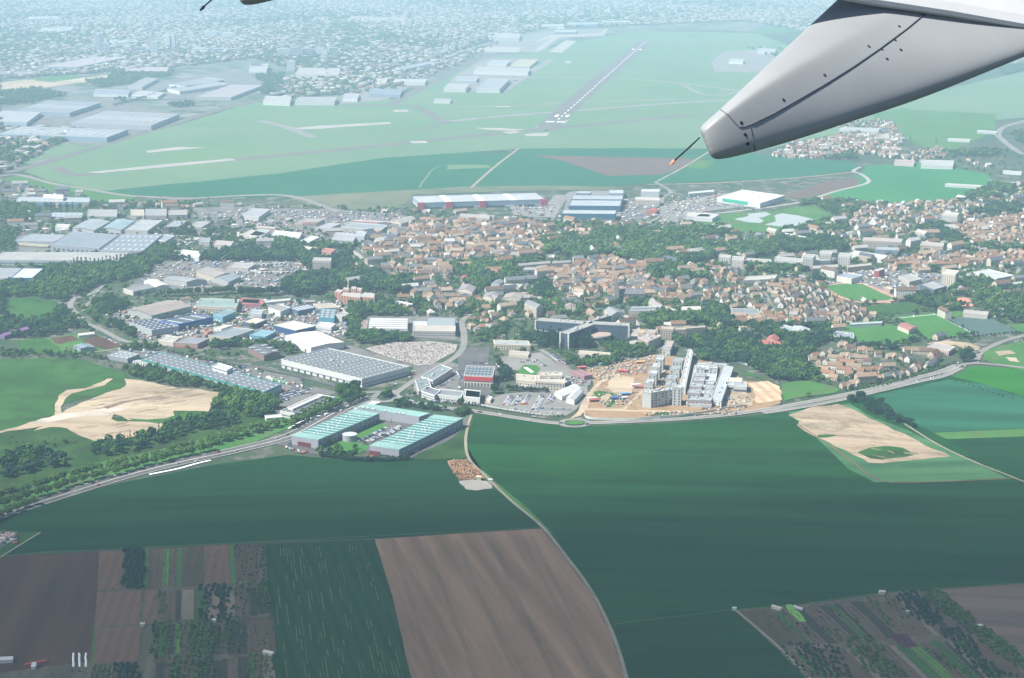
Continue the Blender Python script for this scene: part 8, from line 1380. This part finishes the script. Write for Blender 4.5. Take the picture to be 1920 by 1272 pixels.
wood('M4', [(1540, 200), (1680, 150), (1908, 140), (1908, 190), (1700, 200)], 10, (10, 14), 'the far right grove', gD); wood('M4', [(1320, 110), (1500, 80), (1600, 40), (1720, 20), (1860, 30), (1850, 60), (1700, 110), (1500, 130)], 11, (10, 14), 'the belt beside the green wheat', gR); wood('M4', [(1200, 70), (1280, 70), (1270, 120), (1210, 120)], 10, (10, 14), 'the lone clump in the green wheat', gD); wood('M4', [(820, 20), (880, 20), (870, 50), (830, 50)], 9, (9, 12), 'the lone tree by the far road', gD)
wood('M4', [(1540, 380), (1908, 370), (1908, 420), (1560, 420)], 10, (9, 13), 'the right suburb trees', gR, .8); wood('M4', [(1100, 400), (1300, 400), (1400, 430), (1200, 440), (1100, 430)], 12, (8, 11), 'the trees among the schools', gR, .6); wood('M4', [(0, 720), (160, 780), (200, 860), (430, 860), (640, 850), (750, 870), (760, 960), (660, 1000), (640, 1040), (480, 1000), (300, 900), (0, 860)], 8.5, (9, 13), 'the hospital wood', gD)
for x, y in ((665, 600), (690, 610), (670, 590)): p = G('M4', x, y); plant(p.x, p.y, 16, 'round', 'd', 'the trees by the sports hall')
tree_row('M4', [(620, 625), (800, 700), (960, 780), (1040, 820)], 6, (2.5, 3.5), 'the hedge along the row estate', 'bush', 'd', .1); tree_row('M4', [(1370, 785), (1450, 830), (1600, 905)], 8, (3, 5), 'the hedge between pitches', 'bush', 'd', .1); tree_row('M4', [(1180, 840), (1250, 890), (1320, 945)], 8, (5, 7), 'the hedge by the clubhouse', 'bush', 'd', .1); tree_row('M4', [(1340, 948), (1600, 930), (1880, 900)], 7, (4, 6), 'the hedge below the slate parcel', 'bush', 'd', .2)
for z, q, zn in (('T3', [(1110, 960), (1250, 930), (1400, 970), (1650, 980), (1640, 1010), (1350, 1015), (1180, 1010)], 'the belt beyond the wing'), ('T3', [(1240, 720), (1420, 670), (1510, 680), (1520, 720), (1400, 740), (1260, 740)], 'the grove beyond the wing'), ('T3', [(1650, 660), (1700, 650), (1760, 670), (1740, 700), (1660, 700)], 'the twin clumps beyond the wing'), ('T3', [(1780, 390), (1920, 360), (1920, 410), (1800, 430)], 'the far right belt'), ('T3', [(1150, 700), (1220, 690), (1220, 740), (1160, 740)], 'the small grove beyond the wing'), ('T3', [(760, 860), (960, 850), (980, 905), (760, 900)], 'the trees at the town edge'), ('T3', [(1840, 760), (1920, 740), (1920, 820), (1880, 800)], 'the right road embankment'), ('T3', [(1480, 860), (1700, 850), (1850, 860), (1700, 890), (1500, 885)], 'the hedge beyond the wing'),
                 ('T1', [(0, 510), (200, 500), (380, 540), (200, 580), (0, 600)], 'the far left belt'), ('T1', [(480, 460), (700, 400), (980, 400), (960, 430), (700, 480), (560, 500)], 'the far wood before the hangars'), ('T1', [(0, 260), (140, 270), (200, 330), (0, 360)], 'the far left wood'), ('T1', [(1420, 430), (1600, 420), (1560, 520), (1480, 540)], 'the far meadow trees'), ('T1', [(240, 600), (700, 560), (720, 600), (400, 640)], 'the belt between the hangars'), ('T1', [(200, 320), (500, 290), (520, 320), (220, 345)], 'the far park trees'),
                 ('T1', [(930, 590), (1080, 580), (1100, 600), (1000, 612)], 'the loop trees'), ('T1', [(1850, 60), (1900, 120), (2100, 180), (2000, 200), (1850, 160)], 'the far belt'), ('T2', [(1000, 140), (1500, 118), (1500, 135), (1080, 150)], 'the belt behind the terminals'), ('T2', [(0, 220), (100, 230), (200, 270), (100, 300), (0, 280)], 'the far grove')): wood(z, q, 14, (10, 15), zn, gR)
tree_row('T1', [(640, 600), (850, 545), (1080, 470)], 14, (8, 11), 'the row between the hangars', 'round', 'g'); wood('M3', [(150, 280), (480, 300), (620, 330), (600, 350), (300, 320)], 12, (8, 11), 'the trees at the village edge', gR, .8); wood('M3', [(650, 330), (820, 310), (830, 350), (680, 360)], 10, (8, 11), 'the grove at the village edge', gR); wood('M3', [(0, 470), (560, 480), (540, 590), (200, 600)], 40, (8, 11), 'the old village courts', gR, .5)
# ================================================================== allotment planting (rows of low plants nobody could count)
SH = []
sht = [as_template(crown(7, 1.6, 1.5, 0, s, 'round', .55)) for s in range(3)]
def rows(z, q, ang, rsp, psp, hr, mi=0, prob=.9, sc=1.0):
    poly = GP(z, q); x, y = grid_pts(poly, (rsp, psp), R(ang), .0)
    n = len(x); x = x + rng.uniform(-.25, .25, n) * rsp; y = y + rng.uniform(-.5, .5, n) * psp; u = (np.sin(x * .13 + y * .021 + mi) + np.sin(y * .06 + x * .05)) * .12
    k = rng.random(n) < prob + u
    for a, b in zip(x[k], y[k]): h = random.uniform(*hr) / 1.9; w = min(h, 1.4) * sc * random.uniform(.9, 1.5); SH.append((random.randrange(3) + 3 * (1 if mi == 0 and random.random() < .45 else mi), a, b, .25, w, w, h, random.random() * 6, random.random()))
rows('B1', [(700, 545), (812, 540), (808, 762), (690, 768)], 5, 4.5, 2.0, (3, 6), 2, .9, 1.3); rows('B1', [(1040, 530), (1140, 525), (1145, 745), (1035, 750)], 5, 3.5, 1.8, (.4, .7), 0, .45); rows('B1', [(840, 540), (1000, 532), (990, 745), (830, 755)], 5, 3.6, 1.6, (.5, .9), 0, .5)
rows('B1', [(1315, 520), (1450, 515), (1460, 715), (1330, 722)], 5, 4, 3.2, (1, 1.8), 2, .5); rows('B1', [(1455, 515), (1495, 515), (1520, 850), (1470, 850)], 5, 4, 2.2, (1.5, 3), 0, .6); rows('B1', [(890, 770), (940, 768), (930, 905), (895, 905)], 5, 4, 1.8, (1, 2), 0, .8)
rows('B1', [(1130, 745), (1300, 740), (1310, 950), (1100, 950)], 5, 5, 2.6, (2, 4.5), 2, .65, 1.2); rows('B1', [(1310, 730), (1500, 720), (1530, 900), (1330, 920)], 5, 5, 2.4, (1.5, 3), 0, .6); rows('B1', [(860, 950), (1200, 935), (1200, 1130), (840, 1160)], 5, 4.5, 2.0, (1.5, 3), 1, .55); rows('B1', [(1060, 960), (1200, 950), (1205, 1130), (1060, 1150)], 5, 5, 2.0, (2, 4), 0, .85, 1.2)
rows('B1', [(1220, 930), (1360, 925), (1370, 1120), (1220, 1130)], 5, 4.5, 2, (1.5, 3), 0, .75); rows('B1', [(1370, 930), (1530, 925), (1550, 1110), (1380, 1120)], 5, 5, 2.6, (1, 2), 0, .45); rows('B1', [(640, 1190), (790, 1180), (780, 1290), (640, 1290)], 5, 5, 2.2, (2, 4), 2, .85, 1.2); rows('B1', [(520, 1200), (650, 1190), (640, 1290), (510, 1290)], 5, 4, 1.8, (1, 2), 0, .8); rows('B1', [(940, 1150), (1210, 1130), (1200, 1290), (930, 1290)], 5, 4.6, 2.0, (1.5, 4), 0, .75, 1.1); rows('B1', [(1380, 1130), (1540, 1130), (1550, 1290), (1370, 1290)], 5, 4.6, 2.0, (1, 3), 1, .75); rows('B1', [(1230, 1150), (1380, 1140), (1380, 1290), (1220, 1290)], 5, 4.5, 2.5, (.8, 1.6), 1, .5); rows('B1', [(280, 1235), (500, 1220), (500, 1290), (260, 1290)], 5, 6, 3, (1, 2.5), 0, .4); rows('B1', [(860, 960), (890, 955), (880, 1180), (850, 1180)], 5, 4, 2, (2, 3.5), 2, .8)
for q, m, pr, hr in (([(1180, 800), (1300, 770), (1480, 930), (1400, 980), (1290, 920)], 2, .85, (2, 4)), ([(1300, 775), (1440, 770), (1620, 920), (1640, 960), (1540, 960), (1400, 860)], 0, .85, (2, 4.5)), ([(1440, 1000), (1560, 980), (1760, 1220), (1920, 1266), (1700, 1266)], 2, .8, (2, 4)), ([(1580, 980), (1680, 970), (1920, 1170), (1920, 1240), (1760, 1130)], 0, .75, (2, 4)), ([(1680, 990), (1740, 1000), (1920, 1140), (1920, 1180)], 0, .7, (2, 3.5)),
                     ([(600, 1080), (760, 1075), (870, 1100), (960, 1266), (780, 1266)], 2, .8, (1.5, 3.5)), ([(880, 1040), (960, 1040), (1180, 1180), (1270, 1266), (1060, 1266)], 0, .8, (2, 4)), ([(520, 1090), (580, 1090), (760, 1266), (690, 1266)], 2, .7, (1, 2)), ([(1000, 1040), (1060, 1030), (1130, 1110), (1100, 1120)], 0, .8, (2, 4)), ([(1020, 810), (1080, 820), (1200, 980), (1160, 980)], 0, .7, (1.5, 3)), ([(700, 850), (760, 860), (830, 940), (790, 940)], 0, .7, (1, 2)), ([(800, 850), (860, 860), (940, 930), (900, 940)], 0, .6, (1, 2)), ([(930, 910), (980, 920), (1030, 990), (1000, 995)], 0, .7, (1.5, 2.5)), ([(640, 960), (690, 970), (740, 1040), (700, 1030)], 2, .8, (1, 2)), ([(470, 860), (560, 870), (700, 1020), (640, 1040), (520, 920)], 0, .35, (.6, 1.2)), ([(1350, 1100), (1420, 1110), (1600, 1240), (1540, 1250)], 0, .6, (1.5, 3)), ([(780, 980), (860, 990), (880, 1040), (800, 1030)], 0, .7, (1.5, 3)), ([(1100, 800), (1160, 800), (1300, 940), (1260, 960)], 0, .5, (1, 2)), ([(590, 860), (630, 860), (690, 940), (670, 950)], 1, .9, (.4, .8)), ([(1170, 1030), (1250, 1030), (1320, 1090), (1250, 1095)], 3, .9, (.5, 1)), ([(1500, 1100), (1600, 1110), (1700, 1240), (1620, 1266)], 0, .4, (1, 2)), ([(900, 830), (1000, 820), (1050, 880), (1000, 900)], 0, .4, (.6, 1.4))):
    rows('B3', q, -38 + 90 - 52, 4.5, 2.1, hr, m, pr, 1.15)
rows('B3', [(380, 860), (700, 830), (900, 820), (1150, 800), (1400, 980), (1900, 1250), (1000, 1266), (700, 1050), (560, 1080)], -38, 8, 3.2, (.5, 1.6), 0, .3); rows('B1', [(560, 540), (1500, 510), (1540, 1290), (520, 1290)], 5, 9, 4, (.5, 1.4), 0, .22)
temps = []
for mi in range(4):
    for V, F, M in sht: temps.append((V, F, M + mi))
stamp('garden_plants', temps, [LG, LL, LD, LP], SH, dict(kind='stuff', label='rows of low shrubs and vegetables filling the allotment strips', cat='garden plants')); print('SHRUB', len(SH))
finish_houses(); finish_trees(); finish_cars()
# ------------------------------------------------------------------ thin-edged cloud bank added out of view to shade the nearest fields and air
cm, nt, b = nodes('shade_cloud_white'); b.inputs['Base Color'].default_value = (.85, .87, .9, 1); b.inputs['Roughness'].default_value = 1; b.inputs['Specular IOR Level'].default_value = 0
tc = nt.nodes.new('ShaderNodeTexCoord'); tc.name = 'TC'; sp_ = nt.nodes.new('ShaderNodeVectorMath'); sp_.operation = 'MULTIPLY'; sp_.inputs[1].default_value = (1, 1, 0); nt.links.new(tc.outputs['Object'], sp_.inputs[0])
ln_ = nt.nodes.new('ShaderNodeVectorMath'); ln_.operation = 'LENGTH'; nt.links.new(sp_.outputs[0], ln_.inputs[0]); nz = noise(nt, 2.2, 5, .6); ad = N(nt, 'ShaderNodeMath', operation='MULTIPLY_ADD'); nt.links.new(nz, ad.inputs[0]); ad.inputs[1].default_value = .5; nt.links.new(ln_.outputs['Value'], ad.inputs[2])
mr = nt.nodes.new('ShaderNodeMapRange'); mr.interpolation_type = 'SMOOTHSTEP'; nt.links.new(ad.outputs[0], mr.inputs[0]); mr.inputs[1].default_value = .75; mr.inputs[2].default_value = 1.25; mr.inputs[3].default_value = .58; mr.inputs[4].default_value = 0
tr = nt.nodes.new('ShaderNodeBsdfTransparent'); mx = nt.nodes.new('ShaderNodeMixShader'); nt.links.new(mr.outputs[0], mx.inputs[0]); nt.links.new(tr.outputs[0], mx.inputs[1]); nt.links.new(b.outputs[0], mx.inputs[2]); nt.links.new(mx.outputs[0], nt.nodes['Material Output'].inputs[0])
def shade_cloud(gx, gy, rx, ry, z=1500):
    """an unseen bank placed so its shadow falls round the ground point gx, gy"""
    import bmesh; c = Vector((gx, gy, 0)) + SUNV * (z / SUNV.z); bm = bmesh.new(); bmesh.ops.create_icosphere(bm, subdivisions=5, radius=1)
    for v in bm.verts: k = 1 + .1 * math.sin(v.co.x * 9 + 1) * math.sin(v.co.y * 8) + .05 * math.sin(v.co.x * 23) * math.sin(v.co.y * 19 + 2); v.co = Vector((v.co.x, v.co.y, max(v.co.z, -.3) * k))
    me = bpy.data.meshes.new('shade_cloud'); bm.to_mesh(me); bm.free(); me.materials.append(cm)
    for p in me.polygons: p.use_smooth = True
    o = link_mesh('shade_cloud', me, None, c); o.scale = (rx, ry, 110); tag(o, kind='structure')
shade_cloud(60, 1010, 2400, 800)
# ------------------------------------------------------------------ aircraft wing with its fairings, close to the camera
def Wp(px, py, d):
    r = ray(px, py); return Vector((0, 0, H)) + r * d
alu, nt, b = nodes('grey_wing_paint'); b.inputs['Base Color'].default_value = (.6, .61, .62, 1); b.inputs['Roughness'].default_value = .42;  b.inputs['Specular IOR Level'].default_value = .4
f = ramp(nt, noise(nt, 1.2, 6, .6), .3, .75); nt.links.new(mix(nt, f, (.215, .232, .245), (.25, .265, .275)), b.inputs['Base Color'])
f = noise(nt, 40, 4, .8); r_ = nt.nodes.new('ShaderNodeMapRange'); nt.links.new(f, r_.inputs[0]); r_.inputs[3].default_value = .35; r_.inputs[4].default_value = .55; nt.links.new(r_.outputs[0], b.inputs['Roughness'])
wingw = mat('white_wing_paint', (.52, .53, .54), .04, 2, .35, .5); dark_s = mat('dark_sealant', (.1, .115, .14), .2, 30, .6); blk = mat('black_wick', (.03, .035, .045), .2, 30, .5); orng = mat('orange_wick_tip', (.75, .3, .18), .1, 30, .6)
def fairing(parent, shift, scale, full=True):
    """lofted tail fairing; control points are photo sight lines with a depth"""
    def T(px, py, d):
        return Wp(px, py, d)
    dm = scale
    def S(px, py): return (px + shift[0], py + shift[1])
    secs = [  # upper silhouette, crease, middle, lower silhouette, depth of crease
        ((1311, 243), (1316, 250), (1322, 272), (1331, 296), 10.95),
        ((1313, 236), (1322, 243), (1334, 272), (1345, 303), 10.9),
        ((1349, 205), (1364, 210), (1385, 245), (1412, 287), 10.9),
        ((1400, 156), (1424, 166), (1470, 214), (1505, 261), 11.1),
        ((1450, 107), (1490, 128), (1545, 180), (1600, 228), 11.4),
        ((1505, 53), (1575, 78), (1660, 125), (1740, 185), 11.8),
        ((1560, -2), (1665, 30), (1790, 70), (1921, 107), 12.3),
        ((1660, -100), (1800, -60), (1960, -20), (2180, 10), 13.1)]
    V = []; F = []
    for (a, c, m, l, d) in secs:
        w = max(.12, (l[1] - a[1]) / 3200 * d * .9)
        def pt(p, dd): x, y = S(*p); return T(x, y, (d + dd) * dm)
        def mid(p, q, t): return (p[0] + (q[0] - p[0]) * t, p[1] + (q[1] - p[1]) * t)
        n_sh = Vector((0, 0))
        ring = [pt(a, w * .55), pt(mid(a, c, .12), w * .34), pt(mid(a, c, .55), w * .14), pt(mid(a, c, .92), w * .015), pt(mid(c, m, .12), 0.0), pt(mid(c, m, .55), w * .02), pt(m, w * .06), pt(mid(m, l, .5), w * .14),
                pt(mid(m, l, .8), w * .24), pt(mid(m, l, .96), w * .40), pt(l, w * .6), pt(mid(m, l, .8), w * 1.15), pt(m, w * 1.35), pt(mid(a, c, .9), w * 1.2)]
        V.append(ring)
    n = len(V[0]); mb = MB(); mb.v = [tuple(p) for r in V for p in r]
    for i in range(len(V) - 1):
        for k in range(n): j = (k + 1) % n; mb.f.append((i * n + k, i * n + j, (i + 1) * n + j, (i + 1) * n + k)); mb.m.append(0)
    mb.f.append(tuple(reversed(range(n)))); mb.m.append(0); mb.f.append(tuple((len(V) - 1) * n + k for k in range(n))); mb.m.append(0)
    me = mb.mesh('fairing', alu)
    import bmesh
    bm = bmesh.new(); bm.from_mesh(me); bmesh.ops.recalc_face_normals(bm, faces=bm.faces); bm.to_mesh(me); bm.free()
    for p in me.polygons: p.use_smooth = True
    o = link_mesh('fairing', me, parent); s = o.modifiers.new('sub', 'SUBSURF'); s.levels = 2; s.render_levels = 3
    dg = bpy.context.evaluated_depsgraph_get(); dg.update(); bvh = BVHTree.FromObject(o, dg)
    def hit(px, py, off=.004):
        x, y = S(px, py); r = ray(x, y).normalized(); h = bvh.ray_cast(Vector((0, 0, H)), r)
        if h[0] is None: return None
        return h[0] - r * off
    def seam(pts, r):
        P = [];
        for i in range(len(pts) - 1):
            for t in np.linspace(0, 1, 8, endpoint=False):
                q = hit(pts[i][0] + (pts[i + 1][0] - pts[i][0]) * t, pts[i][1] + (pts[i + 1][1] - pts[i][1]) * t, r * .1)
                if q is not None: P.append(q)
        q = hit(*pts[-1], r * .1)
        if q is not None: P.append(q)
        if len(P) > 1: MB().tube(P, r * dm, 6).build('panel_seam', dark_s, o)
    seam([(1351, 206), (1366, 217), (1376, 229), (1386, 239)], .0045); seam([(1386, 239), (1396, 238), (1410, 233)], .005)
    seam([(1410, 233), (1450, 214), (1500, 186), (1550, 157), (1600, 126), (1650, 92), (1700, 55), (1745, 18)], .0072); seam([(1406, 236), (1411, 258), (1416, 284)], .004)
    for px, py in ((1390, 231), (1397, 253), (1402, 270), (1469, 188), (1546, 141.5), (1629, 87.5), (1653, 93), (1678, 75.5), (1686, 50), (1689, 94), (1663, 111)):
        x, y = S(px, py); r0 = ray(x, y).normalized(); h_ = bvh.ray_cast(Vector((0, 0, H)), r0)
        if h_[0] is not None:
            nn = h_[1] if h_[1].dot(r0) < 0 else -h_[1]; q = h_[0] + nn * .0025; mb = MB(); u = nn.cross(Vector((0, 0, 1))).normalized(); w = u.cross(nn); ra = .0125 * dm
            mb.v = [tuple(q + nn * .001)] + [tuple(q + u * ra * math.cos(2 * math.pi * k / 8) + w * ra * math.sin(2 * math.pi * k / 8)) for k in range(8)]
            mb.f = [(0, k + 1, (k + 1) % 8 + 1) for k in range(8)]; mb.m = [0] * 8; mb.build('rivet', blk, o)
    a0 = T(*S(1312, 258), 11.0 * dm); p1 = T(*S(1293, 276), 11.05 * dm); p2 = T(*S(1265, 301), 11.1 * dm); p3 = T(*S(1257, 309), 11.12 * dm)
    wk = MB().tube([a0, p1, p2], [.0045 * dm, .006 * dm, .005 * dm], 6).build('static_wick', blk, parent); MB().tube([p2, p2.lerp(p3, .3), p3], [.009 * dm, .012 * dm, .006 * dm], 6).build('wick_tip', orng if full else blk, wk)
    return o
wing = empty('aircraft_wing', Wp(1900, -200, 11)); tag(wing, 'pale grey aircraft wing edge with tapering tail fairings and thin wicks, at top right', 'aircraft wing')
hold = empty('hold', (0, 0, 0))
fairing(hold, (0, 0), 1.0); fairing(hold, (-882, -289), 1.75, False)
# trailing edge of the wing: a slab with a rounded lip
pr = []
for px, py, d in ((1200, -70, 11.4), (1500, -28, 11.95), (1640, -1, 12.25), (1780, 20, 12.42), (1921, 45, 12.6), (2100, 72, 12.9), (2500, 130, 13.5)):
    a = Wp(px, py, d); up = Wp(px + 10, py - 560, d + 1.4); pr.append([up + Vector((0, 0, -.22)), a + Vector((0, .05, -.05)), a + Vector((0, .01, -.03)), a, a + Vector((0, .0, .015)) + (up - a) * .02, up])
mb = MB(); n = 6; mb.v = [tuple(p) for r in pr for p in r]
for i in range(len(pr) - 1):
    for k in range(n): j = (k + 1) % n; mb.f.append((i * n + k, i * n + j, (i + 1) * n + j, (i + 1) * n + k)); mb.m.append(0)
mb.f += [tuple(range(n)), tuple((len(pr) - 1) * n + k for k in range(n))]; mb.m += [0, 0]
fl = mb.build('wing_flap', wingw, hold)
for p in fl.data.polygons: p.use_smooth = False
bpy.context.view_layer.update()
for o in [x for x in hold.children]: o.parent = wing; o.matrix_parent_inverse = wing.matrix_world.inverted()
bpy.data.objects.remove(hold)
# ------------------------------------------------------------------ haze
hz = MB(); hz.box((0, 12000, -2), (34000, 29000, H + 14)); HM = bpy.data.materials.new('haze_air'); HM.use_nodes = True
nt = HM.node_tree; nt.nodes.remove(nt.nodes['Principled BSDF']); pv = nt.nodes.new('ShaderNodeVolumePrincipled')
pv.inputs['Color'].default_value = (.57, .83, 1, 1); pv.inputs['Density'].default_value = 1.1e-4; pv.inputs['Anisotropy'].default_value = 0.0
nt.links.new(pv.outputs[0], nt.nodes['Material Output'].inputs['Volume'])
tag(hz.build('haze', HM), kind='stuff')
